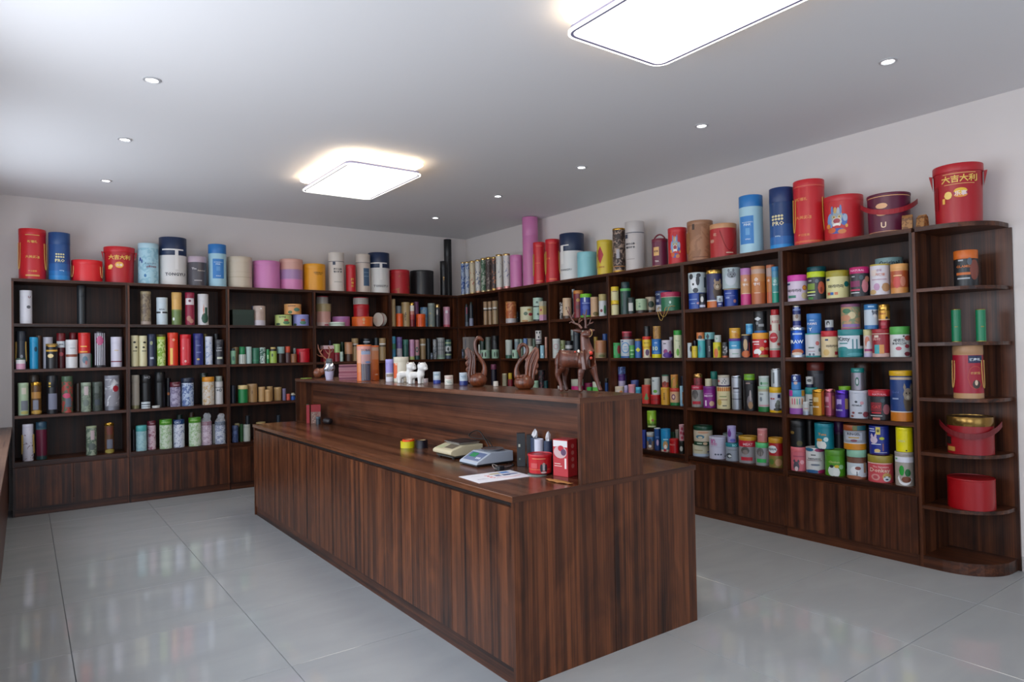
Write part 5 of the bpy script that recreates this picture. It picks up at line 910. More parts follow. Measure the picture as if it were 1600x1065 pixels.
canister|tall navy canister with orange foot and brown cat, top shelf, fifth right-wall bay|canister|canisters on the right wall shelves|0.0957 -4.0674 1.7816 0.0657 0.3225 -2.493 1|b:c86828,.17,d0d0d0,.20,2c2c58;L:c8a050,.1;e:.35,.42,.55,.2,4c3c30;e:.38,.58,.5,.12,a08870;d:.05,.70,.14,.07,a08870;d:.68,.70,.14,.07,a08870;e:.35,.55,.2,.05,c8b8a0;e:.25,.60,.06,.02,202020;e:.5,.60,.06,.02,202020
small_tin|small grey and navy tin at the front, top shelf, fifth right-wall bay|tin|small tins on the right wall shelves|0.0253 -4.1723 1.7816 0.0253 0.0931 -2.500 1|b:28306c,.45,b0bcc4;l:b4c0c8,.1;e:0,.65,.4,.15,70787c;r:0,.25,1,.12,b0b4d0
canister|dark blue canister under the grey dog one, top shelf, fifth right-wall bay|canister|canisters on the right wall shelves|0.1088 -4.2251 1.7816 0.0588 0.1490 -2.515 1|b:183890;l:c8b080,.05;r:-.4,.75,.8,.06,8090c4;r:-.5,.5,.5,.08,90a0cc;r:-.2,.6,1.4,.02,8090c4;e:.45,.3,.2,.1,a87878
canister|pale grey canister with fluffy dog print, top shelf, fifth right-wall bay|canister|canisters on the right wall shelves|0.1088 -4.2319 1.9306 0.0738 0.1764 -2.516 1|b:a4b4b8;l:a8b8bc,.08;L:c8b080,.02;e:-.1,.45,.6,.32,bcc4cc;e:0,.65,.5,.16,788088;d:-.3,.85,.14,.1,687078;d:.2,.85,.14,.1,687078;e:-.1,.66,.06,.03,24242c;e:.2,.66,.06,.03,24242c;e:.05,.56,.08,.04,24242c
paper_tube|tube fading purple to peach with magenta foot, top shelf, fifth right-wall bay|tube|tubes on the right wall shelves|0.0823 -4.3884 1.7816 0.0423 0.3032 -2.535 1|b:c03478,.3,c08858,.65,c08068,.82,b078b0;l:b478b4,.08;t:-.1,.68,.5,ece4e0,순;t:-.1,.55,.9,ece4e0,명이;r:0,.315,1.4,.012,e8d8c8
paper_tube|wide orange-brown tube with white characters, top shelf, fifth right-wall bay|tube|tubes on the right wall shelves|0.0951 -4.4956 1.7816 0.0551 0.3075 -2.552 1|b:b06038,.3,b87038,.6,c08048,.8,b89888;l:c08454,.08;t:-.3,.65,.5,ece4e0,순;t:-.25,.53,.8,ece4e0,명이;r:-.2,.3,.8,.012,e8d8c8
paper_tube|orange tube behind the teal one, top shelf, fifth right-wall bay|tube|tubes on the right wall shelves|0.1138 -4.5952 1.7816 0.0338 0.3098 -2.568 1|b:b85c38,.3,b87038,.7,a89088;l:b86c4c,.08;t:-.5,.6,.5,ece4e0,순
paper_tube|teal tube with blue top and white characters, top shelf, fifth right-wall bay|tube|tubes on the right wall shelves|0.0475 -4.6770 1.7816 0.0275 0.2826 -2.574 1|b:1c9078,.28,3c8c8c,.5,5c9c98,.7,4c88a8;l:3c80b0,.12;t:-.1,.6,.8,dcecec,순;t:-.1,.5,1.1,dcecec,명이;r:0,.29,1.4,.012,d0e4e0
canister|lilac-white canister with magenta lid and orange badge, top shelf, last right-wall bay|canister|canisters on the right wall shelves|0.0770 -4.8458 1.7816 0.0730 0.1986 -2.602 1|b:c8b8cc;l:c8389c,.24;t:-.3,.40,1.25,34202c,마라까라;e:.62,.5,.22,.1,c87830;e:.62,.5,.13,.06,e0a040;r:-.85,.66,.25,.07,2c4464;r:-.55,.17,.7,.1,3c7868;e:.6,.2,.3,.12,c8b890
canister|dark teal lid canister at the back, top shelf, last right-wall bay|canister|canisters on the right wall shelves|0.2280 -4.9125 1.7816 0.0680 0.2636 -2.626 1|b:0f2a2e;l:0c4c54,.14
canister|black canister with yellow-green lid and meat picture, top shelf, last right-wall bay|canister|canisters on the right wall shelves|0.0832 -4.9904 1.7816 0.0632 0.2099 -2.625 1|b:24262c;l:b8cc20,.2;r:-.55,.47,.75,.22,6c8828;r:-.55,.28,.85,.05,c0d060;r:-.55,.17,.85,.03,c8d0c8;e:.5,.42,.36,.22,b05038;e:.5,.35,.12,.1,782c20;e:.05,.66,.2,.07,5c6c74;r:-.65,.68,.3,.05,a8a8ac;r:-.6,.06,.5,.08,3c8038
canister|cream canister with olive lid and dark lettering, top shelf, last right-wall bay|canister|canisters on the right wall shelves|0.0979 -5.1461 1.7816 0.0779 0.2012 -2.651 1|b:d0c890;l:9c902c,.22;t:-.15,.43,1.25,2c2c24,마라까라;e:.7,.50,.2,.1,1c706c;r:-.8,.68,.26,.07,2c4464;r:-.75,.17,.22,.1,b85c40;r:-.5,.17,.25,.1,3060a0;r:-.15,.17,.28,.1,c87850
canister|black canister with magenta lid and pink meat picture, top shelf, last right-wall bay|canister|canisters on the right wall shelves|0.0835 -5.3117 1.7816 0.0635 0.2083 -2.677 1|b:24242a;l:b81c64,.22;t:-.2,.88,1.3,e8a8c8,NATURAL;r:-.45,.43,.9,.2,782050;r:-.45,.22,.9,.05,b82c58;r:-.45,.13,.8,.03,c0c4c8;e:.5,.35,.32,.22,b87078;e:.7,.58,.22,.1,a8705c;e:.15,.64,.2,.08,3c5058;r:-.6,.68,.3,.04,a8a8ac
canister|white canister with chicken pictures and thin gold rim, top shelf, last right-wall bay|canister|canisters on the right wall shelves|0.0821 -5.4540 1.7816 0.0621 0.2124 -2.701 1|b:ccc8d0;l:b8a448,.05;r:-.6,.72,.5,.2,d8c8c0;t:-.1,.8,.5,b0889c,순살;t:0,.66,.9,c88878,치킨볼;r:-.1,.5,1.4,.03,b090a0;e:.5,.24,.4,.14,b08860;e:-.35,.26,.3,.12,b890b0;e:-.7,.1,.3,.08,c0a070
canister|blue-grey lid canister behind the white one, top shelf, last right-wall bay|canister|canisters on the right wall shelves|0.2351 -5.4441 1.7816 0.0863 0.2656 -2.712 1|b:607c84;l:7c9ca0,.28;t:0,.85,1.4,202c30,Original
canister|orange canister with peach lid and red figures, top shelf, last right-wall bay|canister|canisters on the right wall shelves|0.0736 -5.5838 1.7816 0.0536 0.2000 -2.723 1|b:c88848,.2,a8502c,.76,d89c5c;l:d8a060,.2;e:-.3,.38,.42,.2,c04840;e:.35,.4,.3,.17,c07860;r:-.2,.6,.9,.04,e0b080
small_tin|tiny dark tin at the corner, second shelf, corner right-wall bay|tin|small tins on the right wall shelves|0.0156 -0.0878 1.3571 0.0156 0.1251 -2.125 1|b:202838;r:0,.5,.8,.4,8088a0
gift_box|grey box with faint antler-like print, second shelf, corner right-wall bay|box|gift boxes on the right wall shelves|0.1229 -0.1094 1.3571 0.0729 0.2850 -2.137 1|X:.1;b:948c88;l:98908c,.1;d:-.1,.7,.14,.5,5c6478
paper_tube|thin white tube behind the left wooden swan, second shelf, corner right-wall bay|tube|tubes on the right wall shelves|0.0408 -0.4513 1.3571 0.0108 0.1796 -2.150 1|b:c8ccc4
canister|dark green canister behind the left swan, second shelf, corner right-wall bay|canister|canisters on the right wall shelves|0.1815 -0.3199 1.3571 0.0415 0.2411 -2.155 1|b:142c20
paper_tube|grey-green tube, second shelf, corner right-wall bay|tube|tubes on the right wall shelves|0.1751 -0.4594 1.3571 0.0355 0.2760 -2.163 1|b:6c746c;l:707870,.2
jar|dark glass jar, second shelf, corner right-wall bay|jar|jars on the right wall shelves|0.1482 -0.6580 1.3571 0.0482 0.2862 -2.174 1|b:1c1c1e;l:202022,.2;e:0,.5,.5,.2,38383c
small_tin|mint tin with small figures, left one, second shelf, corner right-wall bay|tin|small tins on the right wall shelves|0.0745 -0.5409 1.3571 0.0645 0.1076 -2.159 1|b:94b49c;l:a0bca4,.12;e:-.6,.45,.15,.3,34302c;e:.0,.45,.15,.3,34302c;r:-.85,.45,.2,.3,c8a8b0
small_tin|mint tin with small figures, right one, second shelf, corner right-wall bay|tin|small tins on the right wall shelves|0.0572 -0.7903 1.3571 0.0472 0.1100 -2.174 1|b:8cac94;l:98b49c,.12;e:-.2,.45,.18,.3,2c4434;e:.4,.45,.15,.3,34302c
paper_tube|white tube with dark green foot, second shelf, second right-wall bay|tube|tubes on the right wall shelves|0.0720 -1.0632 1.3571 0.0420 0.2236 -2.194 1|b:2c5848,.18,b0b8b0;l:b8c0b8,.15
small_tin|small mint tin behind the right swan, second shelf, second right-wall bay|tin|small tins on the right wall shelves|0.0376 -1.2337 1.3571 0.0376 0.1018 -2.203 1|b:98b8a0;l:a4c0ac,.12;e:-.6,.4,.2,.3,34302c
paper_tube|grey-blue tube, second shelf, second right-wall bay|tube|tubes on the right wall shelves|0.1306 -1.1496 1.3571 0.0306 0.2316 -2.206 1|b:708088;l:90a0a0,.15
paper_tube|pale green tube at the back, second shelf, second right-wall bay|tube|tubes on the right wall shelves|0.1528 -1.2092 1.3571 0.0228 0.2301 -2.213 1|b:7c9080
paper_tube|white tube with blue top, second shelf, second right-wall bay|tube|tubes on the right wall shelves|0.1049 -1.3527 1.3571 0.0249 0.2346 -2.219 1|b:a8b4c0,.6,5c78a8;l:607cac,.15
paper_tube|grey kraft tube, second shelf, second right-wall bay|tube|tubes on the right wall shelves|0.1298 -1.4103 1.3571 0.0298 0.2330 -2.225 1|b:7c7468;l:807868,.15
small_tin|white tin behind the right swan's wing, second shelf, second right-wall bay|tin|small tins on the right wall shelves|0.0364 -1.5491 1.3571 0.0364 0.1395 -2.227 1|b:b8b4a4;l:bcb8a8,.15
paper_tube|sage tube at the back, second shelf, second right-wall bay|tube|tubes on the right wall shelves|0.1583 -1.4519 1.3571 0.0183 0.2290 -2.231 1|b:5c7060
paper_tube|dark tube carrying the white dotted tin, second shelf, second right-wall bay|tube|tubes on the right wall shelves|0.0450 -1.6626 1.3571 0.0250 0.1664 -2.237 1|b:3c3430;l:4c4440,.1
small_tin|white tin with dark dots on top of dark tube, second shelf, second right-wall bay|tin|small tins on the right wall shelves|0.0450 -1.6833 1.5235 0.0369 0.1475 -2.238 1|b:c0bcb8;l:c4c0bc,.1;e:-.5,.85,.2,.08,20242c;e:.3,.85,.2,.08,20242c;e:0,.5,.25,.08,20242c;r:0,.27,1.7,.1,5c4c60;r:0,.1,1.9,.05,202020
small_tin|pale blue tin, second shelf, second right-wall bay|tin|small tins on the right wall shelves|0.0438 -1.7467 1.3571 0.0238 0.1457 -2.243 1|b:8cb8c8;l:90bccc,.12;e:0,.3,.3,.08,d0e4ec
paper_tube|slim peach tube, second shelf, second right-wall bay|tube|tubes on the right wall shelves|0.0752 -1.7803 1.3571 0.0152 0.2399 -2.249 1|b:a87460,.5,b88878;l:b88c7c,.15
paper_tube|white tube with pink ring print, second shelf, third right-wall bay|tube|tubes on the right wall shelves|0.0522 -1.9865 1.3571 0.0422 0.2137 -2.264 1|b:b8bcb8;l:c0c4c0,.12;e:-.1,.6,.6,.14,a87880;e:-.1,.6,.45,.11,b8bcb8
paper_tube|pale yellow-green patterned tube, second shelf, third right-wall bay|tube|tubes on the right wall shelves|0.1332 -1.9921 1.3571 0.0351 0.1964 -2.273 1|p:b0b488,8c9c50,16,.55;e:.3,.4,.5,.1,a8ccd4
canister|black canister with white band, second shelf, third right-wall bay|canister|canisters on the right wall shelves|0.1128 -2.1323 1.3571 0.0428 0.1875 -2.283 1|b:1c1e22,.55,b0b0b0,.75,1c1e22;l:24262a,.12
paper_tube|tall slate tube, second shelf, third right-wall bay|tube|tubes on the right wall shelves|0.0870 -2.2861 1.3571 0.0370 0.2877 -2.294 1|b:242a30;l:28303a,.15
paper_tube|grey tube behind the slate one, second shelf, third right-wall bay|tube|tubes on the right wall shelves|0.1980 -2.1085 1.3571 0.0280 0.3113 -2.290 1|b:485450;l:909894,.2
paper_tube|white tube behind the wooden deer's neck, second shelf, third right-wall bay|tube|tubes on the right wall shelves|0.0858 -2.3932 1.3571 0.0258 0.2896 -2.304 1|b:b8bcb0,.8,b08890;l:b8bcb4,.1
small_tin|yellow-lidded tin behind the deer, second shelf, third right-wall bay|tin|small tins on the right wall shelves|0.1211 -2.5483 1.3571 0.0211 0.2206 -2.323 1|b:806430;l:8c7020,.3
canister|wood-coloured barrel canister right of the deer, second shelf, third right-wall bay|canister|canisters on the right wall shelves|0.0983 -2.6494 1.3571 0.0583 0.1807 -2.330 1|b:9c8464,.3,a8704c;l:ac7850,.1;e:.1,.12,.6,.08,6c6c40
small_tin|blue-capped tin behind the barrel canister, second shelf, third right-wall bay|tin|small tins on the right wall shelves|0.1885 -2.6177 1.3571 0.0274 0.2502 -2.336 1|b:1c3c74;l:204480,.3
canister|green canister with red fruit picture, second shelf, fourth right-wall bay|canister|canisters on the right wall shelves|0.0571 -2.9195 1.3571 0.0371 0.1504 -2.353 1|b:2c8c44;l:309048,.1;e:.5,.55,.5,.28,801c24;r:-.7,.5,.3,.6,50a868
canister|white canister with blue foot and round blue logo, second shelf, fourth right-wall bay|canister|canisters on the right wall shelves|0.0972 -3.0243 1.3571 0.0672 0.1805 -2.369 1|b:2c60a0,.1,b0b8c0;l:b8c0c4,.08;e:-.3,.55,.6,.3,3c80b8;e:-.3,.55,.5,.25,b4bcc4;r:-.3,.6,.4,.04,5090c0;r:-.3,.48,.5,.04,5090c0;r:-.7,.9,.2,.07,2c5090
small_tin|dark red tin on the white canister, second shelf, fourth right-wall bay|tin|small tins on the right wall shelves|0.0972 -3.0209 1.5376 0.0485 0.0784 -2.368 1|b:7c1828;l:b84858,.2;r:0,.25,1.9,.2,3a1c20
small_tin|small green tin in front, second shelf, fourth right-wall bay|tin|small tins on the right wall shelves|0.0251 -3.1533 1.3571 0.0251 0.1217 -2.375 1|b:2c7c38,.5,4c9848;l:489c50,.15;r:0,.6,1.2,.06,b0d8a0;r:0,.3,1.2,.06,b0d8a0
canister|blue canister with yellow leaf mark, second shelf, fourth right-wall bay|canister|canisters on the right wall shelves|0.0625 -3.2012 1.3571 0.0325 0.1831 -2.384 1|b:2c5ca0;l:8a6c28,.12;d:-.1,.42,.7,.13,c8c028
canister|yellow and orange-red canister, second shelf, fourth right-wall bay|canister|canisters on the right wall shelves|0.0722 -3.3036 1.3571 0.0422 0.2017 -2.397 1|b:c03c20,.0001,c8c0a8,.4,d8b820,.85,c8301c;l:c8301c,.1;t:-.1,.7,1.1,6a4810,GOGO;r:-.1,.5,1.2,.03,a87820;e:0,.25,.4,.15,5c3c60;r:.75,.3,.35,.5,c85020;r:-.85,.3,.15,.5,c8501c
small_tin|black tin on the yellow canister, second shelf, fourth right-wall bay|tin|small tins on the right wall shelves|0.0722 -3.3064 1.5588 0.0281 0.0978 -2.397 1|b:16191a;l:181c1e,.2
canister|bright blue canister with yellow foot, second shelf, fourth right-wall bay|canister|canisters on the right wall shelves|0.0745 -3.4223 1.3571 0.0445 0.1749 -2.410 1|b:d8cc10,.2,1c68b0;l:1c64a8,.1;t:-.2,.8,.6,b0d0ec,vita;t:-.3,.5,.9,d0e0b0,10;r:0,.28,1.3,.05,4888c0
small_tin|tan gold-speckled tin on the blue canister, second shelf, fourth right-wall bay|tin|small tins on the right wall shelves|0.0745 -3.4282 1.5320 0.0364 0.1194 -2.411 1|p:a87c40,8c6434,18,.55;l:b48848,.1
canister|white canister with purple berries, second shelf, fourth right-wall bay|canister|canisters on the right wall shelves|0.0778 -3.5444 1.3571 0.0478 0.1618 -2.425 1|b:bcb4c0;l:c4bcc8,.1;r:-.45,.8,.5,.05,3c4048;e:-.3,.35,.4,.14,8c2c6c;e:.1,.15,.9,.16,4c2080;e:.5,.3,.25,.1,8c3470
small_tin|pale tin peeking over the berry canister, second shelf, fourth right-wall bay|tin|small tins on the right wall shelves|0.1671 -3.5171 1.3571 0.0171 0.1921 -2.431 1|b:a8a4b0
paper_tube|cream tube with green lid and plant drawing, second shelf, fourth right-wall bay|tube|tubes on the right wall shelves|0.0578 -3.6894 1.3571 0.0378 0.2459 -2.441 1|b:c4c8a4;l:2c8c34,.17;t:-.1,.62,1.0,8c9c7c,Tree;e:-.1,.2,.35,.13,5c9c28;r:.3,.4,.1,.1,506070
small_tin|white tin with brown dog print, second shelf, fifth right-wall bay|tin|small tins on the right wall shelves|0.0286 -3.8427 1.3571 0.0186 0.1309 -2.457 1|b:b0b8bc;l:b4bcc0,.1;e:.5,.6,.5,.2,3c3028
small_tin|small yellow tin, second shelf, fifth right-wall bay|tin|small tins on the right wall shelves|0.0341 -3.8924 1.3571 0.0241 0.1020 -2.464 1|b:d0b424;l:d4b82c,.1;r:0,.6,1.2,.03,9c8c30
small_tin|dark navy tin at the back, second shelf, fifth right-wall bay|tin|small tins on the right wall shelves|0.1073 -3.8379 1.3571 0.0173 0.1506 -2.464 1|b:12162a
canister|turquoise canister with diamond print, second shelf, fifth right-wall bay|canister|canisters on the right wall shelves|0.0624 -3.9454 1.3571 0.0324 0.1554 -2.473 1|b:3ca4a8;l:a8c8cc,.05;d:-.5,.5,.4,.25,4c7c98
small_tin|orange fox-face tin on the turquoise canister, second shelf, fifth right-wall bay|tin|small tins on the right wall shelves|0.0624 -3.9350 1.5125 0.0335 0.0644 -2.472 1|b:c0703c;l:c47848,.15;e:-.1,.3,.5,.3,342824;r:0,.06,1.9,.1,d0d0cc
canister|black canister with white vertical lettering, second shelf, fifth right-wall bay|canister|canisters on the right wall shelves|0.0931 -4.0072 1.3571 0.0331 0.1574 -2.484 1|b:1a1c24;V:-.1,.5,.35,a8b0b8,BLACK
small_tin|mint tin with dark cat ears print, second shelf, fifth right-wall bay|tin|small tins on the right wall shelves|0.0931 -4.0097 1.5145 0.0429 0.0598 -2.485 1|b:6ca4a8;l:74acb0,.15;d:-.4,.4,.3,.5,343c40
canister|yellow canister with orange print, second shelf, fifth right-wall bay|canister|canisters on the right wall shelves|0.0434 -4.1213 1.3571 0.0334 0.1299 -2.495 1|b:c8b820,.7,ccc020;l:c8c020,.1;e:-.3,.3,.5,.3,c86834;e:.4,.6,.3,.15,7c8c20
small_tin|white tin on the yellow canister, second shelf, fifth right-wall bay|tin|small tins on the right wall shelves|0.0434 -4.1289 1.4870 0.0272 0.0601 -2.496 1|b:b0b8b4;l:b8c0bc,.12;e:-.3,.5,.2,.12,70a080
canister|black canister with white figure 3, second shelf, fifth right-wall bay|canister|canisters on the right wall shelves|0.0569 -4.1906 1.3571 0.0269 0.1284 -2.505 1|b:242022;F:a85c40,.12;t:0,.52,1.3,a8a4a4,3
canister|white and sky blue canister with purple rim, second shelf, fifth right-wall bay|canister|canisters on the right wall shelves|0.0690 -4.2809 1.3571 0.0490 0.1574 -2.519 1|b:c4c8cc,.45,3c94bc;l:542c88,.14;r:-.2,.62,.8,.06,a8cce0;r:0,.2,1.0,.05,8cac9c
small_tin|yellow tin on the sky blue canister, second shelf, fifth right-wall bay|tin|small tins on the right wall shelves|0.0690 -4.2820 1.5145 0.0447 0.0866 -2.519 1|b:c89428;l:d09c30,.12;t:-.2,.65,.8,ece0c0,Yum;e:.3,.3,.4,.2,b87820
canister|dark navy canister with bottle picture, second shelf, fifth right-wall bay|canister|canisters on the right wall shelves|0.0764 -4.3827 1.3571 0.0364 0.1891 -2.534 1|b:14142c;l:b09868,.05;e:-.2,.55,.45,.25,b09470;e:-.1,.15,.9,.15,c06434;r:.6,.4,.2,.5,883838
small_tin|light blue tin tilted beside the black one, second shelf, fifth right-wall bay|tin|small tins on the right wall shelves|0.0764 -4.4165 1.5462 0.0289 0.0843 -2.539 1|b:3c8cc0;l:74b4d0,.15;e:0,.4,.6,.2,5ca8d0
canister|red canister with orange lid and gift print, second shelf, fifth right-wall bay|canister|canisters on the right wall shelves|0.0859 -4.5106 1.3571 0.0641 0.1960 -2.553 1|b:b8141c;l:e0982c,.25;r:-.6,.64,.8,.05,e8d0d0;r:-.5,.54,.6,.04,e8d0d0;e:.5,.65,.16,.05,dccccc;e:-.4,.22,.45,.13,e8e8e8;r:-.55,.08,.5,.14,a81018;e:.1,.35,.3,.08,d8a050;r:.3,.06,1.0,.1,a89050;e:.7,.35,.3,.06,c88068
canister|black canister with mountain mark and blue foot, second shelf, fifth right-wall bay|canister|canisters on the right wall shelves|0.0859 -4.5105 1.5531 0.0491 0.1734 -2.553 1|b:1c5c9c,.1,18181a;l:1a1a1c,.08;L:8c8c90,.02;d:-.4,.65,.5,.1,c8ccd0;e:-.5,.45,.2,.08,787c80;r:.1,.35,.8,.12,888c90
canister|white canister with red round logo and red foot, second shelf, fifth right-wall bay|canister|canisters on the right wall shelves|0.0624 -4.6533 1.3571 0.0424 0.2068 -2.572 1|b:b01828,.27,b8b8b0,.30,3c8068,.33,c4bcb4;l:c8c0b8,.05;e:-.25,.75,.7,.19,b01828;t:-.25,.75,1.0,e8c8c8,HAPPY;e:.6,.5,.3,.06,a85048
canister|white canister with red lid and red lettering, second shelf, fifth right-wall bay|canister|canisters on the right wall shelves|0.0624 -4.6579 1.5639 0.0374 0.1684 -2.572 1|b:c8c0b4;l:a81c24,.27,.85;t:0,.42,1.3,b06060,RISE;r:.8,.15,.4,.3,a01c24;r:-.85,.15,.25,.3,a01c24;e:0,.65,.5,.02,b8a8a0
metal_can|metallic blue can with big white RAW lettering, second shelf, last right-wall bay|can|metal cans on the right wall shelves|0.0739 -4.8405 1.3571 0.0539 0.2281 -2.601 1|b:b8c0cc,.09,1c4ca0,.85,1c4c98;m:1;L:c8ccd4,.1;t:-.15,.52,1.55,e0e8ec,RAW;r:-.1,.78,1.2,.06,a8bcdc;e:-.1,.18,.75,.1,a85838;e:-.2,.12,.7,.05,d0c0b0
small_tin|narrow navy and white tin on the blue metallic can, second shelf, last right-wall bay|tin|small tins on the right wall shelves|0.0739 -4.8333 1.5852 0.0285 0.1644 -2.600 1|b:2c3478,.3,b0a8a4,.6,24306c,.78,7c90c4,.85,1c2458;L:d4ccb8,.06;r:0,.9,1.0,.06,8c9cd0;e:0,.5,.4,.1,80685c;r:0,.05,1.9,.04,c0b8d8
canister|white canister with teal foot and round red mark, second shelf, last right-wall bay|canister|canisters on the right wall shelves|0.0743 -4.9601 1.3571 0.0543 0.1785 -2.620 1|b:1c8084,.07,bcc0c8;l:2c9490,.05;e:.5,.58,.24,.09,b86868;r:-.25,.4,.7,.06,5c6c6c;r:-.2,.25,.8,.04,a89098;e:.0,.12,.15,.05,4c5c70;e:-.45,.12,.15,.05,4c5c70;e:.75,.3,.15,.08,5c6c74
canister|mid-blue canister with white cartoon letters, second shelf, last right-wall bay|canister|canisters on the right wall shelves|0.0743 -4.9704 1.5356 0.0508 0.1463 -2.621 1|b:2c6cb0;l:3474b8,.3;t:-.25,.48,1.2,d8d4dc,PAWS;r:-.3,.66,.6,.05,90b4d8;t:-.5,.2,.45,d8dce4,Y
canister|cream canister with red lid and dark lettering, second shelf, last right-wall bay|canister|canisters on the right wall shelves|0.0875 -5.0797 1.3571 0.0575 0.1927 -2.640 1|b:ccb890;l:b01c28,.22;t:.25,.42,1.3,34281c,마라까라;r:-.35,.66,.35,.07,2c3c64;e:-.4,.18,.35,.12,c8a868;r:.75,.15,.4,.12,a01c2c
small_tin|small black and white dog tin on the red lid, second shelf, last right-wall bay|tin|small tins on the right wall shelves|0.0875 -5.0804 1.5498 0.0287 0.0797 -2.640 1|b:1c204c,.32,b0b4b8;l:b4b8bc,.1;e:-.3,.7,.4,.22,2c3034;e:-.25,.55,.2,.2,c8c8c8
canister|white and teal canister with cup picture, second shelf, last right-wall bay|canister|canisters on the right wall shelves|0.1033 -5.2271 1.3571 0.0833 0.1970 -2.665 1|b:1c7c80,.3,c4ccd4;l:2c8084,.22;t:-.5,.64,.9,3c4448,Kitty;r:-.55,.5,.6,.04,2c7c80;e:-.6,.3,.4,.08,2c8488;r:.15,.45,.1,.4,3c7c88;r:.45,.45,.1,.4,3c7c88;r:.85,.6,.35,.4,2c2428;e:.3,.1,.6,.06,4c98a0
canister|multicoloured food-print canister with mauve lid, second shelf, last right-wall bay|canister|canisters on the right wall shelves|0.1033 -5.2322 1.5541 0.0645 0.1823 -2.666 1|p:7c8868,b08c68,10,.5;l:84506c,.12;e:.1,.55,.4,.14,c8b890;e:-.5,.45,.5,.12,b88060;r:0,.15,1.7,.12,8868a0;r:0,.03,1.9,.06,985070;e:-.4,.72,.4,.1,3c7050
canister|cream canister with white cat in red bow, second shelf, last right-wall bay|canister|canisters on the right wall shelves|0.0794 -5.3625 1.3571 0.0294 0.1931 -2.686 1|b:b0a8c4,.15,c4b4b0;l:c0b888,.22;e:-.2,.55,.5,.2,b8705c;e:.1,.4,.5,.18,c0c0c8;r:0,.25,1.6,.08,983068
canister|blue and white canister with cat face, second shelf, last right-wall bay|canister|canisters on the right wall shelves|0.0794 -5.3874 1.5502 0.0442 0.1740 -2.690 1|b:2c68a0,.16,b4c0cc,.78,2c70a8;l:2c70a8,.2;e:.5,.6,.36,.12,6c7484;e:.5,.54,.26,.08,c8ccd4;d:.2,.7,.14,.08,4c5464;d:.78,.7,.14,.08,4c5464;e:.38,.6,.06,.02,24242c;e:.62,.6,.06,.02,24242c;r:0,.9,.8,.05,a0c4e0
canister|dark red canister with teal and orange label squares, second shelf, last right-wall bay|canister|canisters on the right wall shelves|0.0755 -5.4515 1.3571 0.0555 0.1922 -2.700 1|b:c09c94,.14,8c1824;l:941c28,.15;r:0,.83,1.9,.03,c8a898;r:-.45,.28,.55,.32,3c98a0;r:.05,.28,.5,.32,c88848;t:-.45,.64,.8,c8908c,茶叶;r:-.5,.74,.45,.08,d0c0b0
canister|metallic gold canister with dark red lower half, second shelf, last right-wall bay|canister|canisters on the right wall shelves|0.0755 -5.4762 1.5493 0.0357 0.1677 -2.705 1|b:7c1c28,.35,b88838;m:1;L:c89848,.25;t:-.2,.62,1.0,8c2820,IDEAS;r:0,.38,1.9,.03,c8a8a0;r:-.2,.2,.8,.12,a04048;e:.4,.45,.2,.05,242424
canister|white canister with light green lid and meat pictures, second shelf, last right-wall bay|canister|canisters on the right wall shelves|0.0800 -5.5735 1.3571 0.0600 0.2042 -2.722 1|b:c4c8c8;l:4c9c48,.26;t:-.1,.55,1.1,24242c,새랜드;t:-.1,.44,1.35,24242c,고양이간식;e:-.15,.28,.3,.06,b85468;e:.75,.62,.34,.08,a04c48;e:.65,.35,.22,.06,98404c;e:.65,.1,.28,.07,7c3440;e:.35,.68,.1,.03,54504c
canister|dark canister with dusty pink lid right of the left swan, third shelf, corner right-wall bay|canister|canisters on the right wall shelves|0.0871 -0.7065 0.9279 0.0371 0.3545 -2.171 1|b:201c2c;l:80405c,.18
small_tin|cream tin with black checks, third shelf, second right-wall bay|tin|small tins on the right wall shelves|0.0327 -1.0174 0.9279 0.0287 0.2444 -2.187 1|b:c0b898;q:5c5444,3
canister|dark red canister with yellow lid left of the right swan, third shelf, second right-wall bay|canister|canisters on the right wall shelves|0.0792 -1.0687 0.9279 0.0292 0.2510 -2.195 1|b:7c1c28;l:c8a828,.3,.8
small_tin|small mint tin right of the swan, third shelf, second right-wall bay|tin|small tins on the right wall shelves|0.0361 -1.6219 0.9279 0.0361 0.1716 -2.232 1|b:94b498;l:98b89c,.2
canister|black canister with floral print, third shelf, second right-wall bay|canister|canisters on the right wall shelves|0.1095 -1.6454 0.9279 0.0386 0.2906 -2.242 1|p:1c1a1e,6c3c44,16,.55
small_tin|dark teal tin at the divider, third shelf, second right-wall bay|tin|small tins on the right wall shelves|0.0546 -1.7886 0.9279 0.0246 0.1755 -2.248 1|b:103c40
small_tin|low white tin under the deer's belly, third shelf, third right-wall bay|tin|small tins on the right wall shelves|0.0343 -2.0706 0.9279 0.0343 0.1294 -2.270 1|b:c0b8b4
canister|magenta canister with white lid between the deer's legs, third shelf, third right-wall bay|canister|canisters on the right wall shelves|0.0841 -2.2869 0.9279 0.0641 0.2030 -2.294 1|b:b8206c;l:a8ac9c,.35
canister|dark magenta canister at the back behind the deer, third shelf, third right-wall bay|canister|canisters on the right wall shelves|0.1937 -2.3533 0.9279 0.0537 0.1599 -2.312 1|b:7c1444
small_tin|low bright green tin, third shelf, third right-wall bay|tin|small tins on the right wall shelves|0.0626 -2.5051 0.9279 0.0326 0.1266 -2.312 1|b:3ca048
canister|light green canister with white lid, third shelf, third right-wall bay|canister|canisters on the right wall shelves|0.0608 -2.6105 0.9279 0.0408 0.1862 -2.322 1|b:5cb048;l:b8c0b0,.3
small_tin|navy tin with dark cap, third shelf, third right-wall bay|tin|small tins on the right wall shelves|0.0790 -2.7409 0.9279 0.0190 0.2240 -2.337 1|b:1c3c74;l:1c1c1c,.2
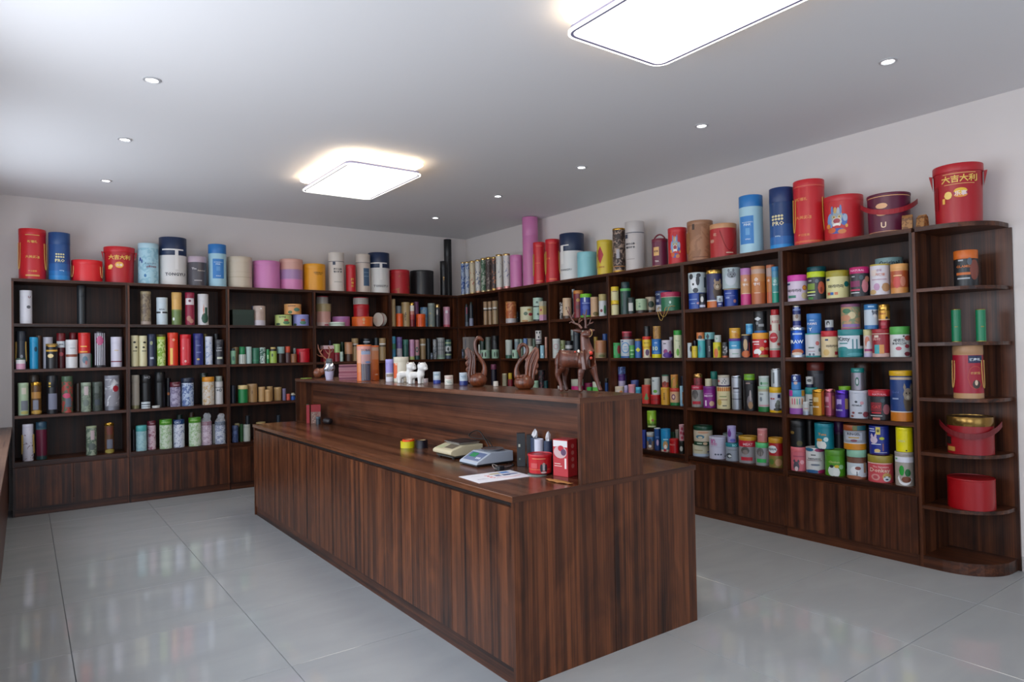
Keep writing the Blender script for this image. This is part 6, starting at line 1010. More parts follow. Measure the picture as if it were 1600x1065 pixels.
small_tin|purple tin with pale band, third shelf, fourth right-wall bay|tin|small tins on the right wall shelves|0.1176 -2.9174 0.9279 0.0352 0.2677 -2.359 1|b:4c2470,.5,b0a4c0,.75,4c2470;l:44206c,.1
small_tin|blue patterned tin on the purple one, third shelf, fourth right-wall bay|tin|small tins on the right wall shelves|0.1176 -2.9195 1.1956 0.0373 0.0717 -2.360 1|p:2c3c70,5c78a8,16,.5
small_tin|dark purple tin at the back, third shelf, fourth right-wall bay|tin|small tins on the right wall shelves|0.1858 -2.8980 0.9279 0.0158 0.2574 -2.364 1|b:241440
small_tin|low cream tin with orange fruit, third shelf, fourth right-wall bay|tin|small tins on the right wall shelves|0.0442 -2.9563 0.9279 0.0442 0.1497 -2.356 1|b:c8bcb0;l:c8b8a0,.2;e:.3,.4,.5,.35,c87c38
small_tin|small lilac tin, third shelf, fourth right-wall bay|tin|small tins on the right wall shelves|0.0511 -3.0415 0.9279 0.0211 0.1615 -2.366 1|b:8c7cb0;l:a09cc0,.3
small_tin|pink tin with peach lettering, third shelf, fourth right-wall bay|tin|small tins on the right wall shelves|0.0448 -3.1237 0.9279 0.0348 0.1742 -2.374 1|b:c07c8c;l:c8848c,.15;r:0,.5,1.1,.15,d8989c
small_tin|navy bowl-shaped tin at the back, third shelf, fourth right-wall bay|tin|small tins on the right wall shelves|0.1788 -3.0364 0.9279 0.0388 0.2074 -2.378 1|T:.7;b:1c2450;l:44508c,.3
small_tin|sky blue tin, third shelf, fourth right-wall bay|tin|small tins on the right wall shelves|0.0477 -3.2065 0.9279 0.0277 0.1502 -2.383 1|b:2c88a8;l:48a4c0,.2
paper_tube|red tube with green cactus print, third shelf, fourth right-wall bay|tube|tubes on the right wall shelves|0.0408 -3.3108 0.9279 0.0408 0.1747 -2.394 1|b:b83024;l:c04030,.1;e:0,.3,.5,.1,5c8448;e:.0,.42,.25,.14,5c8448
small_tin|cream-topped tin behind the red tube, third shelf, fourth right-wall bay|tin|small tins on the right wall shelves|0.1727 -3.2104 0.9279 0.0327 0.2260 -2.397 1|b:8c8470;l:a8a088,.3
small_tin|low red tin with dark lettering, third shelf, fourth right-wall bay|tin|small tins on the right wall shelves|0.0568 -3.4124 0.9279 0.0468 0.0871 -2.407 1|b:a81c20;l:b82428,.15;t:-.1,.5,1.4,50282c,DOUX
canister|white canister with green leaf on the red tin, third shelf, fourth right-wall bay|canister|canisters on the right wall shelves|0.0568 -3.4185 1.0150 0.0395 0.1607 -2.408 1|b:b4bcbc;l:bcc4c4,.08;e:-.2,.2,.45,.09,5c9c2c;r:-.6,.8,.4,.06,60686c
canister|golden yellow canister with black characters, third shelf, fourth right-wall bay|canister|canisters on the right wall shelves|0.0502 -3.5365 0.9279 0.0402 0.1604 -2.421 1|b:c8942c;l:cc9c34,.1;V:-.3,.5,.35,4c3818,茶中极品
small_tin|white and red food tin with green rim, third shelf, fourth right-wall bay|tin|small tins on the right wall shelves|0.0502 -3.5402 1.0883 0.0308 0.1137 -2.422 1|b:a84838,.4,b0a89c;l:2c5c48,.1;e:-.2,.3,.5,.2,7c2c24
canister|cream canister with red rim and green foot, third shelf, fourth right-wall bay|canister|canisters on the right wall shelves|0.0536 -3.6443 0.9279 0.0436 0.1559 -2.435 1|b:1c6c34,.18,c09870,.8,b03024;l:b83424,.14;e:-.3,.5,.4,.17,6c3c58;e:-.3,.5,.2,.09,c8b0a0
small_tin|orange and green patterned tin, third shelf, fourth right-wall bay|tin|small tins on the right wall shelves|0.0536 -3.6438 1.0838 0.0333 0.1213 -2.435 1|p:b87830,6c7c30,10,.5;l:c08038,.1
paper_tube|thin light blue tube by the divider, third shelf, fourth right-wall bay|tube|tubes on the right wall shelves|0.0568 -3.7211 0.9279 0.0168 0.1771 -2.444 1|b:78a0b8,.3,90b8cc;r:.5,.4,.6,.6,a0602c
paper_tube|dark navy tube behind the light blue one, third shelf, fourth right-wall bay|tube|tubes on the right wall shelves|0.1567 -3.6490 0.9279 0.0167 0.2589 -2.446 1|b:141a30
canister|red-lidded grey canister with cat face, third shelf, fifth right-wall bay|canister|canisters on the right wall shelves|0.0716 -3.8833 0.9279 0.0516 0.1878 -2.466 1|b:888480;l:a81c3c,.2;e:-.4,.6,.5,.2,4c4848;e:-.4,.5,.3,.14,686460;r:-.2,.2,1.3,.14,a81c30;t:-.3,.9,1.0,d8a8b0,CATTY;e:.8,.4,.2,.3,a0a0a0
canister|dark red and gold canister with gold cap, third shelf, fifth right-wall bay|canister|canisters on the right wall shelves|0.0716 -3.8907 1.1157 0.0373 0.0995 -2.467 1|p:7c2830,5c2024,16,.5;L:b88c50,.35
canister|purple-magenta canister with white lettering, third shelf, fifth right-wall bay|canister|canisters on the right wall shelves|0.0722 -4.0102 0.9279 0.0522 0.1842 -2.483 1|b:7c1c7c;l:6c2878,.15;t:-.15,.56,1.3,dcc8dc,MEOW;r:-.2,.66,1.2,.04,b070b0;r:-.6,.22,.25,.26,d0c0d4;e:.3,.2,.4,.12,c0a088
small_tin|small cream tin on the purple canister, third shelf, fifth right-wall bay|tin|small tins on the right wall shelves|0.0722 -4.0023 1.1121 0.0286 0.0627 -2.482 1|b:b8b498;l:c0bca0,.15
canister|grey canister with teal cap at the back, third shelf, fifth right-wall bay|canister|canisters on the right wall shelves|0.1835 -3.9745 0.9279 0.0335 0.3062 -2.489 1|b:7c8884;l:1c7468,.22,.85
canister|cream canister with striped rim and pastel print, third shelf, fifth right-wall bay|canister|canisters on the right wall shelves|0.0658 -4.1592 0.9279 0.0558 0.1860 -2.502 1|b:c8bc90,.8,c8a050;l:c8b890,.05;Q:b04c30,.8,.18,6;r:-.1,.56,1.0,.04,6c7c48;r:-.1,.42,1.2,.04,8c6850;r:.1,.15,.6,.05,5c5c50;e:-.6,.3,.3,.14,b09850
canister|white canister with beige lid and star dots, third shelf, fifth right-wall bay|canister|canisters on the right wall shelves|0.0658 -4.1639 1.1139 0.0473 0.0949 -2.503 1|b:3c2850,.14,c0bcb8;l:b0a898,.2;e:-.85,.5,.2,.1,b05858;e:.1,.65,.12,.05,3c4454;e:-.1,.5,.12,.05,3c4454;e:.3,.5,.12,.05,3c4454;e:-.3,.33,.12,.05,3c4454;e:.15,.33,.12,.05,3c4454;r:.1,.8,.6,.04,7c7c80
paper_tube|tall silver tube with bright reflections, third shelf, fifth right-wall bay|tube|tubes on the right wall shelves|0.0898 -4.2707 0.9279 0.0398 0.2773 -2.519 1|b:a0a4ac,.3,3c4048,.32,a4a8b0,.45,b0b4bc;m:1;L:a8acb4,.06;r:-.1,.63,1.2,.05,3c3440;r:0,.52,1.2,.02,70747c
canister|black canister with cat picture, third shelf, fifth right-wall bay|canister|canisters on the right wall shelves|0.0732 -4.4114 0.9279 0.0532 0.2468 -2.538 1|b:141216;l:18161a,.12;e:-.1,.3,.4,.2,6c6468;e:0,.18,.35,.12,8c6c4c;r:-.3,.9,.6,.04,8c7470;e:.0,.5,.15,.18,948c8c
canister|bright lime green canister on black one, third shelf, fifth right-wall bay|canister|canisters on the right wall shelves|0.0732 -4.4069 1.1747 0.0420 0.0466 -2.537 1|b:78ac14,.3,6ca028,.5,6c9c3c;l:7cb41c,.1;r:0,.55,1.0,.05,3c6410
canister|white canister with mint rim and green foot, third shelf, fifth right-wall bay|canister|canisters on the right wall shelves|0.0539 -4.5480 0.9279 0.0439 0.2007 -2.555 1|b:1c6c34,.2,b4bcbc,.8,a09c84;l:8cb894,.1;r:-.4,.7,.6,.05,7c8488;e:-.5,.5,.2,.09,6c7880;r:0,.25,1.7,.06,b88890
canister|white canister with green print on mint-rimmed one, third shelf, fifth right-wall bay|canister|canisters on the right wall shelves|0.0539 -4.5521 1.1286 0.0391 0.0811 -2.556 1|b:a8b8b0;l:bcc4c4,.15;e:-.5,.3,.2,.15,2c6c48;e:.2,.3,.6,.12,84ac8c
canister|white canister with yellow lid and standing cat, third shelf, fifth right-wall bay|canister|canisters on the right wall shelves|0.0575 -4.6510 0.9279 0.0475 0.1982 -2.571 1|b:c89c10,.1,b8bcc8;l:d0a410,.22;r:.45,.65,.4,.14,1c2c58;t:-.5,.55,.6,a03838,喵●;e:.2,.28,.4,.14,50504c;e:.3,.4,.3,.1,687068;e:.2,.13,.6,.06,343430
paper_tube|silver-white shiny tube on the yellow lid, third shelf, fifth right-wall bay|tube|tubes on the right wall shelves|0.0575 -4.6585 1.1261 0.0383 0.1432 -2.572 1|b:b8bcc0;m:1;L:c0c4c8,.06;r:-.5,.5,.25,.6,586468;r:.6,.5,.2,.8,6a7078
canister|canister with pink, blue and ochre lid panels, third shelf, last right-wall bay|canister|canisters on the right wall shelves|0.0594 -4.8282 0.9279 0.0554 0.1833 -2.598 1|b:8c50a0,.25,c4bcb4;l:3c90b0,.28;r:-.75,.87,.4,.24,b0348c;r:.75,.87,.4,.24,b07c24;q:c85c70,0;r:-.6,.53,.1,.25,c03c60;r:-.3,.53,.1,.25,c03c60;r:0,.53,.1,.25,4c9c70;r:.3,.53,.1,.25,4880b0;r:.6,.53,.1,.25,c07030
metal_can|small navy can with blue and white print, third shelf, last right-wall bay|can|metal cans on the right wall shelves|0.0594 -4.8230 1.1112 0.0342 0.1148 -2.597 1|b:3c7cb8,.5,1c3070;L:b8c0d8,.05;e:-.3,.78,.3,.12,c0ccdc;r:-.2,.62,.8,.06,90b0d8;e:-.1,.45,.4,.1,b8a09c
canister|teal-lidded canister with diagonal stripes, third shelf, last right-wall bay|canister|canisters on the right wall shelves|0.1063 -4.9195 0.9279 0.0448 0.2015 -2.616 1|b:b0b4b4;l:1c7878,.25;r:.1,.55,1.0,.05,2c3438;r:.1,.45,1.0,.05,2c3438;r:.1,.35,1.0,.05,2c3438
small_tin|small white tin with black pattern and navy foot, third shelf, last right-wall bay|tin|small tins on the right wall shelves|0.1063 -4.9053 1.1294 0.0255 0.0811 -2.614 1|b:1c2040,.3,b4b4b4;l:b8b8b8,.1;e:-.1,.65,.6,.15,4c5054
jar|large dark jar with red-brown lid at the back, third shelf, last right-wall bay|jar|jars on the right wall shelves|0.2518 -4.8719 0.9279 0.0618 0.3867 -2.622 1|b:38343a;l:70281c,.16,1.03;r:.3,.5,1.0,.55,4c4c54
small_tin|tiny silver-white tin at the front, third shelf, last right-wall bay|tin|small tins on the right wall shelves|0.0233 -4.9210 0.9279 0.0233 0.0970 -2.609 1|b:b0b4b4;l:b8bcbc,.15;F:9ca4b4,.3;r:0,.5,1.2,.1,a88c84
canister|metallic gold canister with white lettering, third shelf, last right-wall bay|canister|canisters on the right wall shelves|0.0609 -4.9972 0.9279 0.0409 0.1901 -2.624 1|b:b47c20;m:1;L:c08c30,.12;t:-.4,.34,1.0,d8d0b8,BARK;r:-.4,.62,.8,.18,c0a468;r:.7,.5,.4,.9,a84c18
canister|metallic pink canister, third shelf, last right-wall bay|canister|canisters on the right wall shelves|0.1176 -5.0530 0.9279 0.0369 0.1920 -2.638 1|b:b05870;m:1;L:b86c70,.12;t:-.5,.34,.7,d8c0c8,BAR;r:-.5,.62,.6,.2,c88ca0;r:.65,.5,.5,.5,a86850
canister|metallic purple canister with beige side panel, third shelf, last right-wall bay|canister|canisters on the right wall shelves|0.0648 -5.1743 0.9279 0.0448 0.1904 -2.653 1|b:4c2c8c;m:1;L:54349c,.15;r:-.45,.55,.65,.25,9c8cc0;t:-.4,.27,.9,b0a8d0,BARK;r:.6,.5,.45,.4,8c7050;e:-.4,.43,.4,.07,382070
canister|lime lid canister at the back, third shelf, last right-wall bay|canister|canisters on the right wall shelves|0.2012 -5.1242 0.9279 0.0412 0.2120 -2.657 1|b:1c2410;l:78b01c,.2
canister|white canister with small paw and fish print, third shelf, last right-wall bay|canister|canisters on the right wall shelves|0.0698 -5.2913 0.9279 0.0598 0.1950 -2.673 1|b:b4b8c4;l:b8bcc8,.1;e:-.3,.6,.15,.04,3c4450;e:.3,.56,.2,.06,c08c94;t:-.2,.47,1.0,4c5058,PETMILK;e:-.6,.2,.15,.04,7c3c44;e:.1,.2,.25,.03,5c5458;e:-.7,.08,.15,.04,7c4c44;e:.65,.15,.3,.1,8c4450
paper_tube|silver tube with teal lid on the white canister, third shelf, last right-wall bay|tube|tubes on the right wall shelves|0.0698 -5.2871 1.1229 0.0415 0.1566 -2.672 1|b:8c8890;m:1;l:147470,.2;e:-.1,.4,.3,.2,2c5c50;e:-.1,.4,.18,.12,b0b4b8;t:-.1,.9,.7,8cd0cc,HQD
canister|dark brown canister at the back, third shelf, last right-wall bay|canister|canisters on the right wall shelves|0.2560 -5.2337 0.9279 0.0560 0.3836 -2.679 1|b:2c1810;l:3c2014,.15
canister|black canister with red lid and red meat picture, third shelf, last right-wall bay|canister|canisters on the right wall shelves|0.0799 -5.4288 0.9279 0.0699 0.2027 -2.697 1|b:201e22;l:b01424,.2;t:0,.86,1.2,d8909c,NATURAL;r:-.3,.44,.9,.3,781420;t:-.3,.44,.75,b83838,CAT;r:-.3,.24,.8,.05,b01c2c;r:-.3,.14,1.0,.025,b0b4b8;e:.55,.36,.3,.17,8c5058;e:.25,.66,.2,.07,34444c;r:-.3,.04,.6,.08,b86c60
canister|large blue canister with yellow lid and grey cat, third shelf, last right-wall bay|canister|canisters on the right wall shelves|0.0763 -5.5745 0.9279 0.0663 0.3372 -2.722 1|b:b86c1c,.18,c8c4c0,.20,1c3870;l:c89c10,.10,1.05;r:0,.85,1.9,.05,b09c88;e:.55,.4,.4,.2,504438;e:.55,.54,.42,.12,84786c;d:.28,.68,.13,.08,84786c;d:.85,.68,.13,.08,84786c;e:.42,.56,.06,.02,1c1c1c;e:.7,.56,.06,.02,1c1c1c;e:.55,.48,.14,.04,b0a898;t:-.5,.58,.6,4c5c94,Gold;r:-.5,.45,.5,.03,7c8cb0
canister|blue canister edge next to the white-lidded one, bottom shelf, fourth right-wall bay|canister|canisters on the right wall shelves|0.0704 -3.2451 0.5005 0.0204 0.1713 -2.390 1|b:2c3c8c
canister|beige and blue canister with white lid, bottom shelf, fourth right-wall bay|canister|canisters on the right wall shelves|0.0560 -3.3382 0.5005 0.0360 0.1586 -2.399 1|b:8c7464,.5,3c6ca0,.75,9c8870;l:b4b8b8,.18;e:-.1,.45,.45,.2,2c3858;e:-.2,.2,.4,.08,d0d0d0
paper_tube|lime green tube with jungle print on top, bottom shelf, fourth right-wall bay|tube|tubes on the right wall shelves|0.0560 -3.3580 0.7062 0.0425 0.1561 -2.401 1|b:4c6c20,.25,6c9420,.45,8cb82c;l:94c034,.1;d:-.2,.5,.3,.3,b8d868;e:.2,.45,.3,.08,a05c40;r:0,.08,1.6,.08,b8b890
canister|dark blue canister with pale bear print, bottom shelf, fourth right-wall bay|canister|canisters on the right wall shelves|0.0587 -3.4212 0.5005 0.0287 0.2057 -2.409 1|b:1c3870,.5,1c4884;l:c8ccd0,.04;e:.0,.35,.4,.14,b8a0c0;r:0,.6,1.0,.06,5c7cb0
canister|sky blue canister with brown dog print, bottom shelf, fourth right-wall bay|canister|canisters on the right wall shelves|0.0540 -3.5256 0.5005 0.0440 0.2065 -2.420 1|b:b8a89c,.1,3c8ca8,.5,1c84b8;l:1c80b0,.08;e:-.1,.3,.5,.18,b08858;e:-.1,.22,.3,.1,dcd4cc;e:-.2,.08,.3,.06,a82c34;r:0,.55,1.0,.05,90c8dc
small_tin|dark green tin at the back, bottom shelf, fourth right-wall bay|tin|small tins on the right wall shelves|0.1728 -3.5152 0.5005 0.0228 0.1656 -2.431 1|b:143824
small_tin|plain red tin with pale lettering, bottom shelf, fourth right-wall bay|tin|small tins on the right wall shelves|0.0518 -3.6239 0.5005 0.0418 0.1255 -2.432 1|b:a81018;l:b02020,.12;t:-.4,.6,.9,d88880,NATI
small_tin|pale tin at the back near the divider, bottom shelf, fourth right-wall bay|tin|small tins on the right wall shelves|0.1577 -3.5721 0.5005 0.0177 0.1941 -2.437 1|b:908c80
small_tin|black tin with white bird mark, bottom shelf, fourth right-wall bay|tin|small tins on the right wall shelves|0.0563 -3.7090 0.5005 0.0263 0.1162 -2.443 1|b:141814;l:181c18,.25;e:-.2,.4,.5,.2,b0b4b0
canister|pink canister with crimson bubbles, bottom shelf, fourth right-wall bay|canister|canisters on the right wall shelves|0.0563 -3.7139 0.6167 0.0256 0.1439 -2.443 1|b:b88c94;l:c0949c,.1;e:0,.75,.4,.1,982c44;e:-.3,.5,.35,.1,982c44;e:.4,.45,.35,.1,982c44;e:0,.2,.4,.1,982c44
canister|cream canister with pale blue print, lower left, bottom shelf, fifth right-wall bay|canister|canisters on the right wall shelves|0.0928 -3.8934 0.5005 0.0728 0.0991 -2.470 1|b:a8b8cc,.25,bcb8a0;l:c0bca4,.08;r:-.3,.55,.9,.08,988c68;r:.8,.4,.3,.1,4c4c8c
canister|cream canister with dark green lid and green band, bottom shelf, fifth right-wall bay|canister|canisters on the right wall shelves|0.0928 -3.9157 0.5996 0.0796 0.1648 -2.473 1|b:143c28,.2,bcb09c;l:0f3c28,.22;e:-.3,.45,.45,.1,3c6c84;e:-.3,.42,.25,.06,b8b09c;e:0,.68,.6,.06,b88c70;e:.2,.1,.25,.07,b8a080;r:-.4,.1,.5,.06,a8b8a8
canister|large white canister with pink characters, bottom shelf, fifth right-wall bay|canister|canisters on the right wall shelves|0.0821 -4.0780 0.5005 0.0721 0.1860 -2.493 1|b:b8b8cc;l:bcbcd0,.08;t:-.55,.82,.5,b05090,奶;t:-.45,.68,.7,c07ca8,羊奶;r:-.2,.56,1.2,.01,9898b0;e:0,.22,.12,.04,4c5468;e:-.3,.22,.12,.04,4c5468;e:.3,.22,.12,.04,4c5468;e:.8,.14,.12,.03,2c3050
canister|pale lid canister at the back, bottom shelf, fifth right-wall bay|canister|canisters on the right wall shelves|0.2513 -4.1054 0.5005 0.0813 0.1998 -2.513 1|b:4c5454;l:788484,.12
canister|silver-grey canister with teal lid, bottom shelf, fifth right-wall bay|canister|canisters on the right wall shelves|0.0741 -4.2269 0.5005 0.0541 0.1494 -2.512 1|b:8c94a0;l:147480,.22;t:.3,.88,.6,8cd0d4,BO;e:-.5,.3,.4,.14,343c44;d:-.4,.28,.3,.08,d0d8d8;r:0,.62,1.2,.04,6c7078
paper_tube|slim lilac tube on the teal lid, bottom shelf, fifth right-wall bay|tube|tubes on the right wall shelves|0.0741 -4.2236 0.6499 0.0351 0.1377 -2.511 1|b:9c94c4;l:a49cc8,.1;e:-.5,.55,.4,.2,6c3484;r:-.5,.75,.3,.12,783c90;e:.2,.15,.6,.1,5c60b0
canister|grey cat canister with red collar and yellow lid, bottom shelf, fifth right-wall bay|canister|canisters on the right wall shelves|0.0916 -4.3647 0.5005 0.0716 0.2147 -2.533 1|b:8c888c,.3,8c888c,.62,b02034,.85,c0642c;l:b88c28,.14;e:-.3,.48,.45,.14,54504c;e:-.3,.42,.3,.09,7c706c;r:-.15,.17,1.2,.13,b02034;t:0,.72,1.0,d0a0a8,MEAT;r:.8,.4,.25,.4,a0a4a4
canister|grey cat canister with light green lid and band, bottom shelf, fifth right-wall bay|canister|canisters on the right wall shelves|0.0620 -4.5176 0.5005 0.0520 0.1806 -2.552 1|b:8c8c90;l:4cac6c,.22;e:-.3,.6,.5,.18,5c5858;e:-.3,.52,.3,.12,7c7470;r:-.15,.22,1.3,.16,2ca050;r:.8,.4,.25,.5,b0b4b4
small_tin|salmon pink tin on the green-lidded canister, bottom shelf, fifth right-wall bay|tin|small tins on the right wall shelves|0.0620 -4.5209 0.6811 0.0378 0.1088 -2.552 1|b:b8804c,.08,b87070;l:c08484,.12;t:-.4,.6,.7,d8b0a8,순살;r:.5,.4,.3,.5,a86c64
canister|red canister with yellow lid and salad picture, bottom shelf, fifth right-wall bay|canister|canisters on the right wall shelves|0.0638 -4.6365 0.5005 0.0538 0.2291 -2.569 1|b:7c6c34,.4,9c1c24;l:b88418,.17;e:-.45,.62,.6,.13,c8ccd0;t:-.45,.62,1.0,2c4450,파파독;e:.3,.18,.5,.12,a8805c;e:-.6,.2,.3,.1,4c6c28
canister|pink canister with grey cat print, bottom shelf, last right-wall bay|canister|canisters on the right wall shelves|0.0599 -4.8287 0.5005 0.0559 0.1797 -2.598 1|b:c0606c;l:c8646c,.2;e:-.3,.2,.38,.2,4c4854;d:-.55,.42,.15,.08,4c4854;d:-.05,.42,.15,.08,4c4854;e:-.3,.1,.22,.1,c8b0b4;e:.4,.38,.25,.09,d89ca4;r:0,.62,1.3,.05,a04c60
canister|black canister with faint gold print, left one, bottom shelf, last right-wall bay|canister|canisters on the right wall shelves|0.0599 -4.8260 0.6802 0.0532 0.1979 -2.597 1|b:121214;l:141416,.25;e:-.7,.55,.25,.06,6c5424;e:.2,.15,.4,.1,4c4420
canister|white canister with blue and crimson cloud print, bottom shelf, last right-wall bay|canister|canisters on the right wall shelves|0.0850 -4.9475 0.5005 0.0650 0.1851 -2.619 1|b:c4c4c4;l:c4c4c4,.12;e:-.6,.93,.45,.07,1c6484;e:.5,.92,.6,.07,983060;t:-.1,.57,1.2,2c2c34,PANGANG;r:-.2,.72,.5,.04,4c4c54;r:-.1,.5,1.5,.02,7c5c60;e:0,.33,.5,.04,6c7484;e:-.3,.06,.7,.07,2c5c8c;e:.7,.06,.5,.08,981c54
canister|tall black canister behind, beside the faint gold one, bottom shelf, last right-wall bay|canister|canisters on the right wall shelves|0.1579 -4.8656 0.5005 0.0379 0.3711 -2.613 1|b:0c0c0e
canister|teal canister with white cats, bridging two others, bottom shelf, last right-wall bay|canister|canisters on the right wall shelves|0.0850 -5.0221 0.6861 0.0654 0.1850 -2.630 1|b:147888;l:147c8c,.18;e:-.45,.18,.35,.17,c8ccc8;e:-.1,.14,.3,.15,d0d0cc;e:-.5,.35,.3,.06,c08c40;e:.15,.38,.26,.09,b8d0d4;t:-.2,.58,.8,c08c54,Tuna
canister|green canister with white cats, bottom shelf, last right-wall bay|canister|canisters on the right wall shelves|0.0776 -5.1034 0.5005 0.0676 0.1856 -2.643 1|b:4c8c1c;l:508828,.22;e:-.3,.2,.4,.2,c8d0cc;e:.1,.16,.35,.18,d0d4d0;e:-.35,.38,.2,.06,24282c;e:.15,.38,.25,.06,c8a820;e:.55,.36,.22,.09,88b884;t:-.1,.55,1.0,a8b870,Chicken
canister|purple and black canister at the back, bottom shelf, last right-wall bay|canister|canisters on the right wall shelves|0.1840 -5.0799 0.5005 0.0361 0.3808 -2.648 1|b:3c1c40,.3,1a1a22,.75,341438;l:3c1444,.2
canister|mint-lidded canister with deer and wood-grain band, bottom shelf, last right-wall bay|canister|canisters on the right wall shelves|0.0736 -5.2634 0.5005 0.0636 0.2058 -2.669 1|b:7c4c34,.08,b8c4cc,.55,5c3c30,.75,7ca894;l:84b49c,.24;r:-.1,.64,1.5,.16,6c4838;e:-.2,.3,.45,.14,d8dce0;e:.1,.38,.3,.06,7c4038;r:0,.2,.08,.14,34343c;r:.75,.4,.2,.35,8c7860;e:-.3,.06,.8,.07,8c5438
canister|grey canister with rainbow lid and gold foot, bottom shelf, last right-wall bay|canister|canisters on the right wall shelves|0.0736 -5.2551 0.7063 0.0730 0.1729 -2.667 1|b:c07c14,.25,c8ccd4,.28,8c9098;l:8c441c,.23;r:.5,.89,.9,.2,1c5860;r:.0,.89,.4,.2,5c6038;r:-.1,.55,1.4,.3,a8acb8;t:-.1,.65,1.1,343440,RINGEL;r:-.1,.5,.9,.05,b08c40;e:-.1,.38,.3,.05,7c4450
canister|coral canister with olive lid and puppy print, bottom shelf, last right-wall bay|canister|canisters on the right wall shelves|0.0882 -5.4204 0.5005 0.0782 0.1834 -2.696 1|b:c04850;l:90802c,.27;r:-.1,.71,1.9,.03,d8b8b0;t:0,.58,1.2,d8b0ac,The Signature;t:-.05,.44,1.5,d8b8a8,Donkey;e:-.4,.2,.34,.12,c88884;e:-.4,.2,.2,.07,b04850;e:.45,.22,.36,.15,b89050;e:.45,.15,.28,.1,c8ccd0;e:.45,.13,.12,.03,2c3c5c;e:.3,.22,.05,.02,1c1c1c;e:.6,.22,.05,.02,1c1c1c
canister|royal blue canister with rabbit and snack print, bottom shelf, last right-wall bay|canister|canisters on the right wall shelves|0.0882 -5.4151 0.6839 0.0616 0.2000 -2.695 1|b:34184c,.05,1c2c84;l:1c2c84,.08;r:-.1,.84,.45,.26,c8b858;t:-.1,.84,.3,4c4418,좋;r:-.7,.9,.5,.04,b0b8dc;r:-.65,.82,.5,.04,b0b8dc;e:-.5,.52,.35,.12,c0b0c4;d:-.7,.66,.12,.1,c0b0c4;d:-.35,.66,.12,.1,c0b0c4;e:.25,.58,.25,.05,a8b030;r:-.3,.38,.9,.03,c8ccd8;e:-.2,.16,.3,.06,c8b074;r:.35,.28,.1,.25,8c5c5c;r:.1,.1,1.2,.02,b0b4cc
canister|grey canister with green leaves in white bowl print, bottom shelf, last right-wall bay|canister|canisters on the right wall shelves|0.0658 -5.5870 0.5005 0.0558 0.2250 -2.723 1|b:9c948c;l:9c948c,.1;r:0,.78,1.9,.16,d0d0dc;e:0,.22,.72,.19,dcdce0;e:.05,.27,.62,.17,9c948c;e:.15,.2,.5,.09,6c3820;r:0,.34,1.2,.08,9c948c;e:-.3,.46,.26,.15,1c8c2c;e:.3,.40,.3,.11,14602c;r:-.8,.8,.2,.05,74b084
canister|plain bright yellow canister on the plant one, bottom shelf, last right-wall bay|canister|canisters on the right wall shelves|0.0658 -5.5905 0.7255 0.0501 0.1618 -2.724 1|b:d8cc04;l:dcd00c,.12;t:-.3,.45,.7,c8c888,FISH;e:.2,.07,.1,.03,20200c
canister|black canister with orange lid and meat picture, topmost tier of end shelf|canister|canisters on the right wall shelves|0.1654 -5.9456 1.8000 0.0654 0.2304 -2.794 1|b:1c1e22;l:c86420,.24;t:-.2,.55,1.1,c06828,GLAMIS;r:-.2,.35,1.1,.07,c06428;r:-.2,.22,1.0,.04,a8acb0;e:.65,.45,.35,.28,7c4034;e:.3,.68,.2,.1,505860;r:-.4,.72,.4,.04,a8a8ac
paper_tube|slim green tube with gold rims, left of the two, second tier of end shelf|tube|tubes on the right wall shelves|0.1471 -5.8889 1.4500 0.0271 0.2109 -2.783 1|b:08744c;L:b09840,.02;F:b09840,.02;t:0,.46,.6,a8903c,茶叶
paper_tube|slim green tube with gold rims, right of the two, second tier of end shelf|tube|tubes on the right wall shelves|0.1469 -6.0262 1.4500 0.0269 0.2025 -2.808 1|b:08744c;L:b09840,.02;F:b09840,.02;t:.3,.46,.6,a8903c,茶叶
canister|red and kraft canister with cords and oval label, third tier of end shelf|canister|canisters on the right wall shelves|0.1313 -5.9541 1.0950 0.0813 0.3330 -2.794 1|b:b08860,.10,98142c,.82,b08860;l:a47c58,.17;r:.45,.74,.85,.14,1c2448;t:.45,.735,.7,c8d0d8,健康礼;e:.45,.4,.5,.22,a83c30;e:.45,.4,.45,.2,98182c;t:.45,.48,.6,c08850,农家蛋;e:.5,.27,.25,.08,3c2c28;e:.5,.3,.1,.05,d0b8a0;h:b8904c;r:-.8,.5,.05,.3,b84858
canister|wide glossy red canister with gold lid and strap, fourth tier of end shelf|canister|canisters on the right wall shelves|0.1657 -5.9445 0.7450 0.1257 0.2339 -2.794 1|b:8c0c18;L:8c6c38,.24;J:6c1018;r:-.8,.13,.3,.12,b0803c;r:-.9,.35,.2,.2,1c1410;r:-.2,.55,.4,.03,a82c34;r:-.2,.45,.4,.03,a82c34
canister|plain wide red cylinder canister, fifth tier of end shelf|canister|canisters on the right wall shelves|0.1682 -5.9397 0.4000 0.1282 0.1909 -2.793 1|b:98040f;l:98040f,.05
'''
for _l in ITEMS.strip().split('\n'): item(_l)

